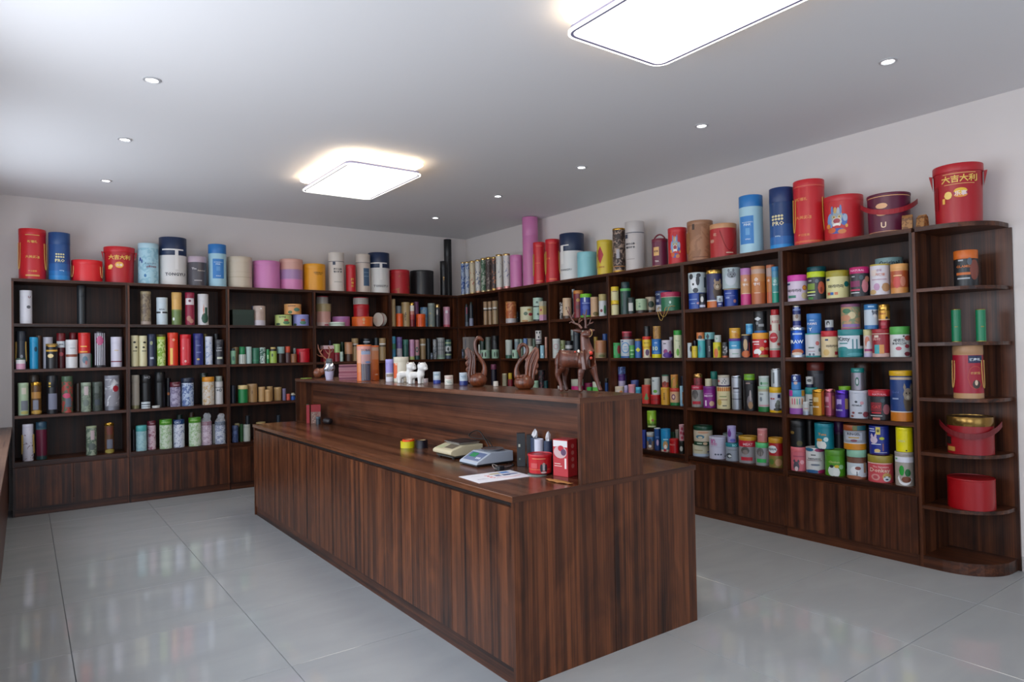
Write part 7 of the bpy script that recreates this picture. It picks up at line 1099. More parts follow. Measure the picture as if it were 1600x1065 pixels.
# ================================================================ THINGS ON THE COUNTER
CX, CY = -4.7039, -7.7082
def face_cam(x, y): return math.atan2(y - CY, x - CX) - pi / 2      # local +x = right, +y = away from the photographer
def skin(name, verts, edges, radii, m, parent, root=0, sub=2, fat=1.22):
    me = D.meshes.new(name); me.from_pydata(verts, edges, []); me.update()
    o = link_mesh(name, me, parent)
    s = o.modifiers.new('skin', 'SKIN'); s.use_smooth_shade = True
    if not me.skin_vertices: me.attributes.new('sv', 'FLOAT', 'POINT')
    ld = me.skin_vertices[0].data
    for i, r in enumerate(radii):
        ld[i].radius = (r * fat, r * fat); ld[i].use_root = (i == root)
    b = o.modifiers.new('subdivision', 'SUBSURF'); b.levels = sub; b.render_levels = sub
    me.materials.append(m)
    return o
def carved(name, c1, c2, rough=.38):
    m = wood('z', c1, c2, 'a0643c', rough).copy(); m.name = 'carved_wood'
    nt = m.node_tree; b = nt.nodes['Principled BSDF']
    r = [n for n in nt.nodes if n.type == 'VALTORGB'][0].color_ramp.elements
    r[0].color = lin(c1); r[1].color = lin(c2); r[2].color = lin(name)
    b.inputs['Coat Weight'].default_value = .35; b.inputs['Coat Roughness'].default_value = .25
    v = nt.nodes.new('ShaderNodeTexVoronoi'); v.inputs['Scale'].default_value = 90
    bp = nt.nodes.new('ShaderNodeBump'); bp.inputs['Strength'].default_value = .5; bp.inputs['Distance'].default_value = .002
    tc = nt.nodes.new('ShaderNodeTexCoord'); nt.links.new(tc.outputs['Object'], v.inputs['Vector'])
    nt.links.new(v.outputs[0], bp.inputs['Height']); nt.links.new(bp.outputs[0], b.inputs['Normal'])
    return m
statue = carved('6a3826', '34160e', '50281a')
statue2 = carved('80401e', '34160a', '582a14')
ZT_ = 1.2212
# --- wooden deer
dx, dy = -2.36, -5.075
deer = thing('deer_statue', 'carved dark wooden deer with antlers and saddle cloth, standing on the raised counter shelf', 'statue', (dx, dy, ZT_), face_cam(dx, dy))
k_ = .000485
def dp(px, py, d=0): return ((px - 320) * k_, d - (px - 320) * k_ * .22, (1012 - py) * k_)
V_ = []; E_ = []; Rr = []
def chain(pts, start=None):
    prev = start
    for px, py, d, r in pts:
        V_.append(dp(px, py, d)); Rr.append(r); i = len(V_) - 1
        if prev is not None: E_.append((prev, i))
        prev = i
    return prev
chain([(150, 655, 0, .040), (215, 662, 0, .041), (290, 655, 0, .040), (360, 660, 0, .043), (418, 655, 0, .042)])
chain([(412, 590, 0, .033), (392, 520, 0, .026), (382, 450, 0, .021), (383, 392, 0, .023)], 4)
nk = len(V_) - 1
chain([(400, 385, -.012, .020), (432, 398, -.024, .013)], nk)
chain([(118, 730, -.020, .027), (88, 790, -.024, .015), (80, 835, -.024, .011), (110, 905, -.024, .0085), (122, 965, -.024, .0085), (122, 1003, -.024, .011)], 0)
chain([(165, 740, .022, .022), (155, 830, .024, .011), (152, 900, .024, .008), (168, 965, .024, .008), (178, 1003, .024, .010)], 0)
chain([(340, 745, -.026, .019), (325, 850, -.028, .011), (318, 930, -.028, .0085), (322, 975, -.028, .0085), (330, 1005, -.028, .011)], 3)
chain([(455, 735, .018, .021), (482, 830, .018, .012), (512, 920, .018, .009), (528, 965, .018, .009), (542, 1003, .018, .012)], 4)
chain([(88, 610, 0, .010), (78, 650, 0, .006)], 0)
skin('body', V_, E_, Rr, statue, deer, 1)
for s, pts in ((-1, [(350, 325), (318, 285), (275, 268), (243, 215), (226, 170), (222, 120), (212, 85)]), (1, [(392, 322), (395, 280), (392, 240), (388, 200), (402, 160), (408, 120)])):
    al = thing if False else None
    mb = MB(); P = [Vector(dp(a, b, s * .008)) for a, b in pts]
    mb.tube(P, [.0075, .0065, .006, .005, .0042, .0035, .002], statue, 8) if s < 0 else mb.tube(P, [.0075, .0065, .006, .005, .004, .002], statue, 8)
    a_ = mb.obj('antler', deer, smooth=60)
    tines = [[(275, 268), (240, 250), (222, 262)], [(243, 215), (262, 180), (278, 150)], [(226, 170), (210, 150), (200, 128)], [(318, 285), (322, 245), (335, 215)], [(322, 262), (345, 240), (358, 238)]] if s < 0 else \
            [[(394, 300), (425, 285), (442, 250), (452, 215)], [(430, 275), (458, 270), (476, 255)], [(392, 240), (405, 225), (432, 220)], [(388, 200), (375, 180), (362, 165)]]
    for tn in tines:
        Q = [Vector(dp(a, b, s * .010 + (.004 * i))) for i, (a, b) in enumerate(tn)]
        MB().tube(Q, [.0048, .0038, .0028, .0018][:len(Q)], statue, 7).obj('tine', a_, smooth=60)
for s, a in ((-1, ((352, 360), (300, 345), (250, 338))), (1, ((410, 365), (455, 352), (488, 345)))):
    mb = MB(); P = [Vector(dp(px, py, .004)) for px, py in a]; mb.tube([P[0], P[0].lerp(P[1], .6), P[1], P[2]], [.005, .011, .010, .002], statue, 8).obj('ear', deer, smooth=60)
MB().tube([dp(430 + 28 * cos(a), 375 + 42 * sin(a), -.02) for a in [i * .45 for i in range(-3, 5)]], .0018, mat('b08850', .5), 6).obj('rope', deer, smooth=60)
cl = MB(); k = cl.slot(mat('5a3020', .6)); N = 12
for i in range(N + 1):
    a = -.25 * pi + 1.5 * pi * i / N - pi * .0
    for px in (150, 290):
        c = Vector(dp(px, 657, 0)); R3 = .0465; cl.v.append((c.x, c.y + R3 * cos(pi - a * 1.0) * 1.0, c.z + R3 * sin(a)))
for i in range(N): b = 2 * i; cl.f.append([b, b + 1, b + 3, b + 2]); cl.m.append(k)
o = cl.obj('saddle_cloth', deer, smooth=80); sm = o.modifiers.new('thickness', 'SOLIDIFY'); sm.thickness = .003
for px, py, r, c in ((440, 590, .0105, 'c43420'), (440, 642, .0085, 'b83a28'), (275, 575, .005, 'b83a28')):
    MB().ell((dp(px, py, -.034)), (r, r, r), mat(c, .3), nu=12, nv=8).obj('bead', deer, smooth=80)
MB().tube([dp(395 + 55 * cos(a), 575 + 18 * sin(a), -.022 - .018 * sin(a)) for a in [pi * i / 8 for i in range(9)]], .003, mat('8a6a40', .5), 6).obj('collar', deer, smooth=60)
for px, py in ((140, 568), (312, 572)):
    MB().ell(dp(px, py, -.02), (.007, .007, .011), mat('d8d0c4', .5), nu=10, nv=6).obj('tassel', deer, smooth=80)

def outline_solid(pts, y0, y1, m, name, parent, bev=.006):
    """thick carved plate: outline in local x/z, from y0 to y1"""
    mb = MB(); k = mb.slot(m); n = len(pts)
    mb.v = [(x, y0, z) for x, z in pts] + [(x, y1, z) for x, z in pts]
    mb.f = [list(range(n))[::-1], list(range(n, 2 * n))] + [[i, (i + 1) % n, n + (i + 1) % n, n + i] for i in range(n)]; mb.m = [k] * len(mb.f)
    return mb.obj(name, parent, bevel=bev)
# --- left swan
sx, sy = -2.36, -4.086
sw = thing('swan_statue', 'carved wooden swan facing right, left of the two swans on the raised counter shelf', 'statue', (sx, sy, ZT_), face_cam(sx, sy), 'carved wooden swans')
q = .000365
def sp(px, py, d=0): return ((px - 350) * q, d, (985 - py) * q)
MB().revolve([(.030, 0), (.047, .012), (.057, .032), (.058, .052), (.050, .072), (.030, .086)], statue2, 28, cx=sp(372, 0)[0], cy=0).obj('body', sw, smooth=60)
out = [(250, 940), (205, 850), (190, 760), (168, 705), (165, 665), (192, 640), (160, 600), (158, 555), (195, 530), (145, 482), (172, 440), (152, 350), (205, 290), (250, 335), (300, 372), (335, 410), (340, 560), (338, 740), (390, 790), (360, 880), (320, 940)]
outline_solid([sp(a, b)[0::2] for a, b in out][::-1], -.018, .018, statue2, 'wing', sw)
for j, (c, pts) in enumerate((('a', [(232, 900), (222, 760), (240, 620), (262, 480), (235, 330)]), ('b', [(272, 900), (270, 740), (285, 600), (300, 470), (285, 380)]), ('c', [(310, 880), (312, 740), (322, 560), (322, 430)]))):
    MB().tube([sp(a, b, -.020) for a, b in pts], [.009, .0095, .009, .007, .004][:len(pts)], statue2, 8).obj('feather', sw, smooth=60)
for px, py in ((190, 585), (190, 690), (185, 478), (215, 790)):
    MB().tube([sp(px + 26 * cos(t_ * .7) * (1 - t_ * .07), py + 30 * sin(t_ * .7) * (1 - t_ * .07), -.019) for t_ in range(10)], .0045, statue2, 7).obj('curl', sw, smooth=60)
skin('neck', [sp(455, 830), sp(480, 760), sp(498, 680), sp(482, 600), sp(440, 530), sp(400, 470), sp(355, 400), sp(336, 320), sp(330, 240), sp(345, 175), sp(385, 128), sp(425, 145), sp(470, 172), sp(482, 200)],
     [(i, i + 1) for i in range(13)], [.020, .017, .013, .011, .0115, .012, .011, .0095, .009, .010, .013, .013, .006, .003], statue2, sw, 0, 2, 1.3)
# --- right swan
sx, sy = -2.34, -4.574
sw = thing('swan_statue', 'carved wooden swan facing left with tall wing, between the left swan and the deer', 'statue', (sx, sy, ZT_), face_cam(sx, sy), 'carved wooden swans')
q2 = .000314
def sp(px, py, d=0): return ((px - 330) * q2, d, (975 - py) * q2)
MB().revolve([(.034, 0), (.050, .010), (.059, .030), (.058, .052), (.046, .072), (.026, .084)], statue2, 28, cx=sp(315, 0)[0], cy=0).obj('body', sw, smooth=60)
out = [(330, 940), (325, 760), (330, 640), (325, 560), (345, 470), (330, 420), (400, 350), (460, 280), (530, 190), (598, 240), (602, 400), (562, 480), (588, 520), (582, 580), (548, 605), (576, 640), (562, 700), (512, 720), (505, 800), (450, 940)]
outline_solid([sp(a, b)[0::2] for a, b in out][::-1], -.016, .022, statue2, 'wing', sw)
for pts in ([(350, 820), (362, 650), (385, 520), (420, 400), (520, 240)], [(410, 850), (425, 680), (450, 520), (500, 400), (560, 280)], [(465, 850), (485, 700), (520, 560), (560, 430)]):
    MB().tube([sp(a, b, -.018) for a, b in pts], [.010, .010, .009, .007, .004][:len(pts)], statue2, 8).obj('feather', sw, smooth=60)
for i in range(4):
    for j in range(3):
        MB().ell(sp(200 + j * 62 + i * 12, 740 + i * 48, -.046 + .006 * (j - 1) ** 2 + .004 * abs(i - 1)), (.013, .007, .010), statue2, Matrix.Rotation(.6, 3, 'Y'), 10, 6).obj('chest_feather', sw, smooth=80)
skin('neck', [sp(205, 800), sp(178, 700), sp(172, 610), sp(190, 540), sp(245, 450), sp(330, 380), sp(378, 310), sp(388, 230), sp(355, 165), sp(300, 140), sp(245, 170), sp(220, 240), sp(240, 320), sp(258, 400)],
     [(i, i + 1) for i in range(13)], [.022, .016, .012, .010, .0105, .0105, .010, .0095, .0095, .0105, .0125, .012, .007, .003], statue2, sw, 0)
# --- small antlered figurine at the left end
sx, sy = -2.44, -1.47
md = thing('deer_figurine', 'small brown antlered deer figurine at the far left end of the raised counter shelf', 'statue', (sx, sy, ZT_), face_cam(sx, sy))
u_ = .0011
def mp(px, py, d=0): return ((px - 320) * u_, d, (395 - py) * u_)
fawn = carved('8c5638', '5a2c1c', '74402a')
m_ = MB()
for (a, b), rad in (((308, 350), (.042, .032, .046)), ((340, 340), (.036, .026, .034)), ((385, 262), (.026, .022, .024)), ((408, 272), (.018, .013, .012))): m_.ell(mp(a, b), rad, fawn)
m_.tube([mp(348, 345), mp(372, 310), mp(385, 268)], [.028, .020, .018], fawn, 12)
o = m_.obj('body', md); rm = o.modifiers.new('remesh', 'REMESH'); rm.mode = 'VOXEL'; rm.voxel_size = .003; rm.use_smooth_shade = True
for s, P in ((-1, [(378, 235), (350, 205), (328, 170), (315, 135), (312, 105)]), (1, [(398, 232), (408, 195), (412, 160), (398, 125)])):
    a_ = MB().tube([mp(a, b, s * .004 - .02) for a, b in P], [.009, .008, .007, .006, .003][:len(P)], fawn, 7).obj('antler', md, smooth=60)
    for tn in ([(355, 210), (325, 205), (300, 188)], [(330, 170), (350, 148), (358, 125)]) if s < 0 else ([(405, 195), (380, 170), (372, 150)], [(410, 180), (430, 165), (434, 140)]):
        MB().tube([mp(a, b, s * .006 - .02) for a, b in tn], [.007, .0055, .003], fawn, 6).obj('tine', a_, smooth=60)
o = slab([(.075 * cos(i * pi / 8), .05 * sin(i * pi / 8)) for i in range(16)], 0, .005, mat('6a8a30', .6)).obj('leaf_mat', None, (-2.452, -1.56, ZT_))
tag(o, 'flat green leaf-shaped mat at the left end of the raised counter shelf', 'mat')
o.location = (-2.555, -1.44, ZT_)
o.scale = (.7, 1, 1)

# --- foil-wrapped white pot
fx, fy = -2.515, -1.93
t = thing('wrapped_pot', 'small pot in crinkled clear film with silver cap, beside the stacked pink books', 'pot', (fx, fy, ZT_), face_cam(fx, fy))
MB().revolve([(.030, 0), (.038, .045), (.040, .075)], mat('b8b4cc', .35), 20).obj('pot', t, smooth=40)
fm = mat('c0c4cc', .12, .8); rn = random.Random(3); mb = MB(); kk = mb.slot(fm)
for j, (zz, rr_) in enumerate(((.076, .041), (.095, .047), (.12, .038), (.14, .030), (.155, .026))):
    for i in range(14): w = rn.uniform(.75, 1.2); mb.v.append((rr_ * w * cos(2 * pi * i / 14), rr_ * w * sin(2 * pi * i / 14), zz + rn.uniform(-.004, .004)))
for j in range(4):
    for i in range(14): mb.f.append([j * 14 + i, j * 14 + (i + 1) % 14, (j + 1) * 14 + (i + 1) % 14, (j + 1) * 14 + i]); mb.m.append(kk)
mb.obj('film_wrap', t)
MB().revolve([(.030, .150), (.032, .156), (.028, .160), (.026, .182), (.022, .186)], mat('5c6468', .3, .4), 20).obj('cap', t, smooth=40)
# --- stacked pink books
cols = ['7a3c50', '9a5866', '8c4858', 'a06a74', '6a3448']
for i in range(5):
    zz = ZT_ + .0262 * i + .0002; a = (.02, -.03, .015, -.01, .03)[i]
    t = thing('book', '%s pink-spined book lying flat beside the orange sleeve tubes' % ('lowest', 'second lowest', 'middle', 'second highest', 'topmost')[i], 'book', (-2.40, -2.13, zz), face_cam(-2.4, -2.13) + a, 'stacked pink books')
    MB().box(-.098, .098, -.07, .07, 0, .0025, mat('c88c94', .5)).box(-.098, .098, -.07, .07, .0225, .025, mat('c88c94', .5)).box(-.098, .098, -.0705, -.067, .0026, .0224, mat(cols[i], .5)).obj('cover', t)
    MB().box(-.095, .095, -.0668, .067, .0026, .0224, mat('b8a0a4', .8)).obj('pages', t)
# --- orange sleeve tubes (built like the other canisters)
def can_at(nm, lab, cat, x, y, z, r, h, spec, grp=''):
    t = item('|'.join((nm, lab, cat, grp or 'small canisters standing on the counter', '%f %f %f %f %f %f 0' % (x, y, z, r, h, math.atan2(CY - y, CX - x)), spec))); return t
can_at('paper_tube', 'orange tube with tall city picture panel, left of the two orange tubes', 'tube', -2.452, -2.545, ZT_, .060, .296, 'b:d06a30,.25,d07a40,.5,d89a78,.85,cc8c80;l:dc7030,.04;r:.2,.36,1.25,.7,4a4450;r:.2,.6,1.2,.25,c0908c;r:.2,.78,1.2,.1,8c98b0;t:.2,.85,1.1,4c5470,DUBAI;r:-.2,.28,.08,.5,8c8890;r:.05,.32,.08,.56,a09898;r:.3,.26,.08,.44,76707c;r:.5,.22,.1,.4,5a6078;e:.45,.52,.35,.03,6880a8')
can_at('paper_tube', 'plain orange tube fading to peach, right behind the city picture tube', 'tube', -2.352, -2.470, ZT_, .058, .290, 'b:c0581c,.3,cc6c30,.6,d0885c,.85,c8a48c;l:d86c34,.05;t:.6,.17,.4,e0c8b0,LIFE')
can_at('canister', 'cream canister with orange label, behind the lilac tube on the counter', 'canister', -2.33, -2.965, ZT_, .058, .193, 'b:d4ccb8;l:d0c8b4,.2;r:-.78,.45,.5,.6,d85c28;t:-.6,.72,.3,f0d8c0,hi;q:d4ccb8,0')
can_at('canister', 'slim tube with lilac top and white printed foot on the counter', 'canister', -2.385, -2.873, ZT_, .031, .176, 'b:d0ccd4,.4,9488c8;l:a098d4,.18;r:0,.28,1.3,.12,b8a088;Q:5c5058,.22,.14,6')
can_at('small_tin', 'blue and white tin directly right of the white cat figurines', 'tin', -2.304, -3.475, ZT_, .0265, .084, 'b:24388c,.3,a8b4bc;l:b0bcc4,.15;r:0,.75,1.3,.06,60889c;r:0,.55,1.3,.2,b8c4c8')
can_at('small_tin', 'small white tin with pink and green print between the two blue tins', 'tin', -2.358, -3.735, ZT_, .029, .065, 'b:ccc8bc;l:c4b4a8,.3;r:0,.7,1.2,.08,c09088;r:-.1,.4,1,.06,7c9488;r:.1,.25,1,.06,7c9488')
can_at('small_tin', 'blue and white tin beside the left wooden swan', 'tin', -2.328, -3.876, ZT_, .0275, .085, 'b:1c2c70,.35,a8b4bc;l:b4bcc4,.12;r:0,.72,1.2,.05,506c84;r:.1,.6,1,.04,506c84')
for nm_, lab_, x_, y_, r_, c_ in (('small_tin', 'tiny white tin seen between the legs of the cat figurines', -2.30, -3.30, .018, 'b8a8a8'), ('small_tin', 'tiny beige tin behind the left wooden swan', -2.27, -4.17, .016, 'c0b8ac')):
    can_at(nm_, lab_, 'tin', x_, y_, ZT_, r_, .032, 'b:%s;l:%s,.2' % (c_, c_))
# --- white cat figurines
porc = mat('dcdad6', .3, 0, 0, .3); inner = mat('5c1c20', .5)
def white_cat(x, y, lab):
    t = thing('cat_figurine', lab, 'figurine', (x, y, ZT_), face_cam(x, y) - .12, 'white cat figurines')
    w = .000345
    def c(px, py, d=0): return ((px - 370) * w, d, (640 - py) * w)
    m_ = MB()
    for (a, b, d), rad in (((290, 452, 0), (.040, .023, .024)), ((225, 470, 0), (.028, .025, .028)), ((415, 440, 0), (.030, .025, .030)), ((430, 375, 0), (.026, .023, .030)), ((462, 290, -.004), (.037, .031, .033)), ((530, 322, -.020), (.017, .014, .013))):
        m_.ell(c(a, b, d), rad, porc)
    for a0, a1, d in ((215, 205, -.013), (255, 262, .014), (400, 398, -.013), (440, 448, .014)):
        m_.tube([c(a0, 470, d), c((a0 + a1) / 2, 560, d), c(a1, 636, d)], [.016, .013, .0125], porc, 12)
    for a, b in ((400, 222), (505, 222)):
        m_.tube([c(a, b + 45, 0), c(a, b + 10, 0), c(a + (-6 if a < 450 else 6), b - 35, 0)], [.018, .013, .002], porc, 10)
    o = m_.obj('body', t)
    rm = o.modifiers.new('remesh', 'REMESH'); rm.mode = 'VOXEL'; rm.voxel_size = .003; rm.use_smooth_shade = True
    sm_ = o.modifiers.new('soften', 'SMOOTH'); sm_.iterations = 4
    for a, b in ((400, 222), (505, 222)):
        MB().ell(c(a, b + 8, -.0125), (.006, .004, .010), inner, nu=8, nv=6).obj('ear_lining', t, smooth=80)
    for a, b in ((495, 275), (545, 270)): MB().ell(c(a, b, -.030), (.0025, .0025, .003), mat('20181a', .3), nu=8, nv=6).obj('eye', t, smooth=80)
    MB().ell(c(548, 312, -.032), (.003, .002, .002), inner, nu=8, nv=6).obj('nose', t, smooth=80)
    MB().tube([c(190, 470), c(160, 520), c(165, 580, .004)], [.009, .008, .006], porc, 8).obj('tail', t, smooth=60)
white_cat(-2.408, -3.215, 'left one of the two white porcelain cat figurines on the counter')
white_cat(-2.43, -3.43, 'right one of the two white porcelain cat figurines on the counter')

# --- lower counter top
ZL_ = .8202
can_at('marker_tube', 'slim green and white tube at the far left of the lower counter', 'tube', -2.585, -1.56, ZL_, .013, .168, 'b:1c6c48;r:0,.5,1.6,.5,c8ccc8')
def gbox(name, lab, cat, x, y, w, d, h, rz, cols, zb=ZL_, extra=None):
    t = thing(name, lab, cat, (x, y, zb), rz)
    z0 = 0; mb = MB()
    for c_, f1 in cols: mb.box(-w / 2, w / 2, -d / 2, d / 2, z0, h * f1, mat(c_, .4)); z0 = h * f1
    mb.obj('body', t, bevel=.001)
    return t
fc = face_cam(-2.56, -1.7)
t = gbox('gift_box', 'dark red box with cream floral print at the far left of the lower counter', 'box', -2.555, -1.685, .085, .05, .17, fc, [('8c6c60', .62), ('9c1420', 1)])
pm = MB(); kk = pm.slot(mat('c0a090', .5)); kr = pm.slot(mat('8c2c30', .5))
for i in range(7):
    for s, kx in ((-.018, kk), (.012, kr)):
        st = len(pm.v); cx_, cz_ = s + .01 * sin(i * 2.1), .012 + i * .0135
        pm.v += [(cx_ + .006 * cos(a), -.0256, cz_ + .005 * sin(a)) for a in (0, 1.05, 2.1, 3.14, 4.2, 5.25)]; pm.f.append(list(range(st, st + 6))); pm.m.append(kx)
pm.obj('printed_label', t)
gbox('gift_box', 'narrow bright red box left of the dark red box on the lower counter', 'box', -2.600, -1.607, .028, .04, .165, fc, [('a01c28', 1)])
can_at('small_tin', 'small grey-blue tin in front of the dark red box', 'tin', -2.575, -1.80, ZL_, .02, .068, 'b:2c343c;l:4c5c64,.3')
skin('black_pouch', [(-2.54, -1.86, .854), (-2.525, -1.90, .855), (-2.51, -1.945, .850)], [(0, 1), (1, 2)], [.022, .026, .020], mat('1c1416', .45), None, 1)
tag(D.objects['black_pouch'], 'small dark leather pouch lying near the dark red box', 'pouch')
# tape rolls
def ring(name, lab, x, y, z, r, ri, h, c_, rot=None):
    o = slab([(r * cos(2 * pi * i / 28), r * sin(2 * pi * i / 28)) for i in range(28)], 0, h, mat(c_, .3), [(ri * cos(2 * pi * i / 28), ri * sin(2 * pi * i / 28)) for i in range(28)]).obj(name, None, (x, y, z))
    o2 = slab([(ri * 1.0 * cos(2 * pi * i / 28), ri * sin(2 * pi * i / 28)) for i in range(28)], 0.0005, h - .0005, mat('a88c60', .7), [((ri - .003) * cos(2 * pi * i / 28), (ri - .003) * sin(2 * pi * i / 28)) for i in range(28)]).obj('core', o)
    if rot: o.rotation_euler = rot
    return tag(o, lab, 'tape', 'rolls of tape on the counter')
ring('tape_roll', 'yellow tape roll lying flat on the lower counter', -2.655, -3.69, ZL_, .047, .030, .042, 'c8bc10')
ring('tape_roll', 'dark tape roll standing partly hidden behind the yellow one', -2.590, -3.765, ZL_, .040, .028, .05, '1a1620')
ring('tape_roll', 'red-orange tape roll resting on the yellow one', -2.652, -3.695, ZL_ + .0425, .040, .028, .011, 'e04c18', (.0, .0, 0))

# scales
def wedge(pts, y0, y1, m):
    mb = MB(); k = mb.slot(m); n = len(pts)
    mb.v = [(x, y0, z) for x, z in pts] + [(x, y1, z) for x, z in pts]
    mb.f = [list(range(n)), list(range(n, 2 * n))[::-1]] + [[(i + 1) % n, i, n + i, n + (i + 1) % n] for i in range(n)]; mb.m = [k] * len(mb.f)
    return mb
# grey scale; local x runs away from the front edge, y along the counter
t = thing('digital_scale', 'pale grey digital scale with round steel pan and green display', 'scale', (-2.738, -4.565, ZL_), 0)
gm_ = mat('a4acb8', .4)
wedge([(0, .012), (.006, .024), (.095, .068), (.245, .068), (.245, .012)], -.089, .089, gm_).obj('housing', t, bevel=.003)
wedge([(.004, .004), (.006, .0118), (.242, .0118), (.242, .004)], -.085, .085, mat('16161a', .5)).obj('base', t)
pn = MB(); 
def on_slope(mb, x0, x1, y0, y1, m, lift, S0=(.006, .024), S1=(.095, .068)):
    k = mb.slot(m); st = len(mb.v); nx, nz = -(S1[1] - S0[1]), (S1[0] - S0[0]); L = math.hypot(nx, nz); nx /= L; nz /= L
    for a, b in ((x0, y0), (x1, y0), (x1, y1), (x0, y1)):
        mb.v.append((S0[0] + (S1[0] - S0[0]) * a + nx * lift, b, S0[1] + (S1[1] - S0[1]) * a + nz * lift))
    mb.f.append([st + 3, st + 2, st + 1, st]); mb.m.append(k)
on_slope(pn, .12, .86, -.075, .075, mat('4c6088', .4), .0008); pn.obj('control_panel', t)
pn = MB(); on_slope(pn, .42, .80, -.005, .055, mat('2c7c50', .2, 0, .15), .0016); pn.obj('display', t)
for yy in (-.06, -.045, -.03): pn = MB(); on_slope(pn, .3, .45, yy - .005, yy + .005, mat('d4dce4', .4), .0018); pn.obj('button', t)
MB().revolve([(.05, .0682), (.052, .074), (.062, .076), (.064, .080), (.060, .0815), (0.02, .079)], mat('b0acac', .18, .9), 36, cx=.165, cy=0).obj('pan', t, smooth=40)
for a, b in ((.02, -.07), (.02, .07), (.225, -.07), (.225, .07)): MB().revolve([(.010, 0), (.010, .0042)], mat('101012', .6), 12, cx=a, cy=b).obj('foot', t)
# beige scale
t = thing('digital_scale', 'yellowed beige digital scale with square dark pan, left of the grey scale', 'scale', (-2.712, -4.235, ZL_), 0)
bg = mat('c4b898', .45)
S0, S1 = (.012, .052), (.085, .074)
wedge([(.0, .028), (.0, .044), (.012, .052), (.085, .074), (.225, .074), (.225, .022), (.03, .016)], -.105, .105, bg).obj('housing', t, bevel=.004)
wedge([(.02, .008), (.02, .0155), (.215, .0205), (.215, .008)], -.095, .095, mat('3c3c38', .6)).obj('base', t)
pn = MB(); on_slope(pn, .25, .95, -.075, .02, mat('6c6050', .4), .0008, S0, S1); pn.obj('display', t)
pn = MB(); on_slope(pn, .1, .6, .03, .09, mat('b0b48c', .4), .0008, S0, S1); pn.obj('keypad', t)
MB().box(.08, .215, -.075, .075, .0745, .084, mat('8c8478', .4)).obj('pan_support', t)
MB().box(.070, .218, -.085, .085, .0842, .089, mat('b8b4ac', .25, .8)).box(.073, .216, -.083, .083, .0891, .0915, mat('2c2422', .35)).obj('pan', t)
for a, b in ((.035, -.08), (.035, .08), (.2, -.08), (.2, .08)): MB().revolve([(.010, 0), (.010, .0082)], mat('101012', .6), 12, cx=a, cy=b).obj('foot', t)
# black power cord looping above the scales, then its plug
pts = [(-2.488, -4.45, .84), (-2.50, -4.40, .91), (-2.50, -4.33, .965), (-2.50, -4.27, .965), (-2.50, -4.21, .94), (-2.51, -4.24, .926), (-2.50, -4.32, .922), (-2.49, -4.39, .922), (-2.487, -4.46, .87)]
def smooth_pts(P, n=6):
    P = [Vector(p) for p in P]; out = []
    for i in range(len(P) - 1):
        p0, p1, p2, p3 = P[max(i - 1, 0)], P[i], P[i + 1], P[min(i + 2, len(P) - 1)]
        for j in range(n):
            s = j / n; out.append(.5 * ((2 * p1) + (p2 - p0) * s + (2 * p0 - 5 * p1 + 4 * p2 - p3) * s * s + (3 * p1 - p0 - 3 * p2 + p3) * s ** 3))
    return out + [P[-1]]
o = MB().tube(smooth_pts(pts), .0035, mat('151210', .45), 8).obj('looped_cable', None, smooth=60)
tag(o, 'black power cord looping over the back of the two scales', 'cord')
pl = thing('power_adapter', 'small black adapter with a cord, in front of the grey scale', 'adapter', (-2.69, -4.80, ZL_), .3)
MB().box(-.02, .022, -.018, .018, 0, .022, mat('16161a', .4)).obj('body', pl, bevel=.003)
MB().tube(smooth_pts([(.0, .012, .022), (-.012, .03, .03), (-.03, .022, .03), (-.034, .008, .016), (-.02, .002, .01)]), .0022, mat('8c8480', .4), 7).obj('cord_loop', pl, smooth=60)
MB().tube(smooth_pts([(.02, .0, .006), (.06, -.005, .004), (.10, .0, .004), (.15, .02, .004), (.18, .05, .004)]), .003, mat('151210', .45), 7).obj('cord', pl, smooth=60)
# paper sheet
t = thing('paper_sheet', 'white sheet of paper with red scribble and small blue pictures on the counter', 'paper', (-2.805, -4.93, ZL_), math.atan2(-5.043 + 5.023, -2.675 + 2.976))
MB().box(-.151, .151, -.105, .105, 0, .0012, mat('d8d8e0', .6)).obj('sheet', t)
pm = MB()
for a, b, w_, d_, c_ in ((.03, .06, .06, .03, 'a89c78'), (.09, .065, .05, .04, '4c80c0'), (.02, .01, .03, .03, '3c5080'), (.065, .005, .04, .03, '2c3c68'), (.11, .01, .05, .022, '4c5c8c'), (-.09, -.02, .05, .004, '9898a8'), (-.09, -.035, .06, .004, '9898a8'), (-.08, .06, .05, .004, 'b0b0bc')):
    pm.box(a - w_ / 2, a + w_ / 2, b - d_ / 2, b + d_ / 2, .0012, .0014, mat(c_, .5))
po = pm.obj('print', t); po['kind'] = 'stuff'
MB().tube([(-.03 + .012 * sin(i * 1.3), -.02 + .085 * i / 14 - .02, .0019) for i in range(15)], .0008, mat('d03c3c', .5), 5).obj('red_scribble', t)
MB().tube(smooth_pts([(-.02, -.05, .0019), (.0, -.03, .0019), (.03, -.055, .0019), (.07, -.06, .0019), (.12, -.045, .0019)]), .0007, mat('d06060', .5), 5).obj('red_scribble', t)
o = slab([(.05 * cos(i * pi / 12), .05 * sin(i * pi / 12)) for i in range(24)], 0, .004, mat('7c9088', .3)).obj('glass_coaster', None, (-2.618, -5.03, ZL_))
tag(o, 'thin pale green round coaster under the red tin on the counter', 'coaster')
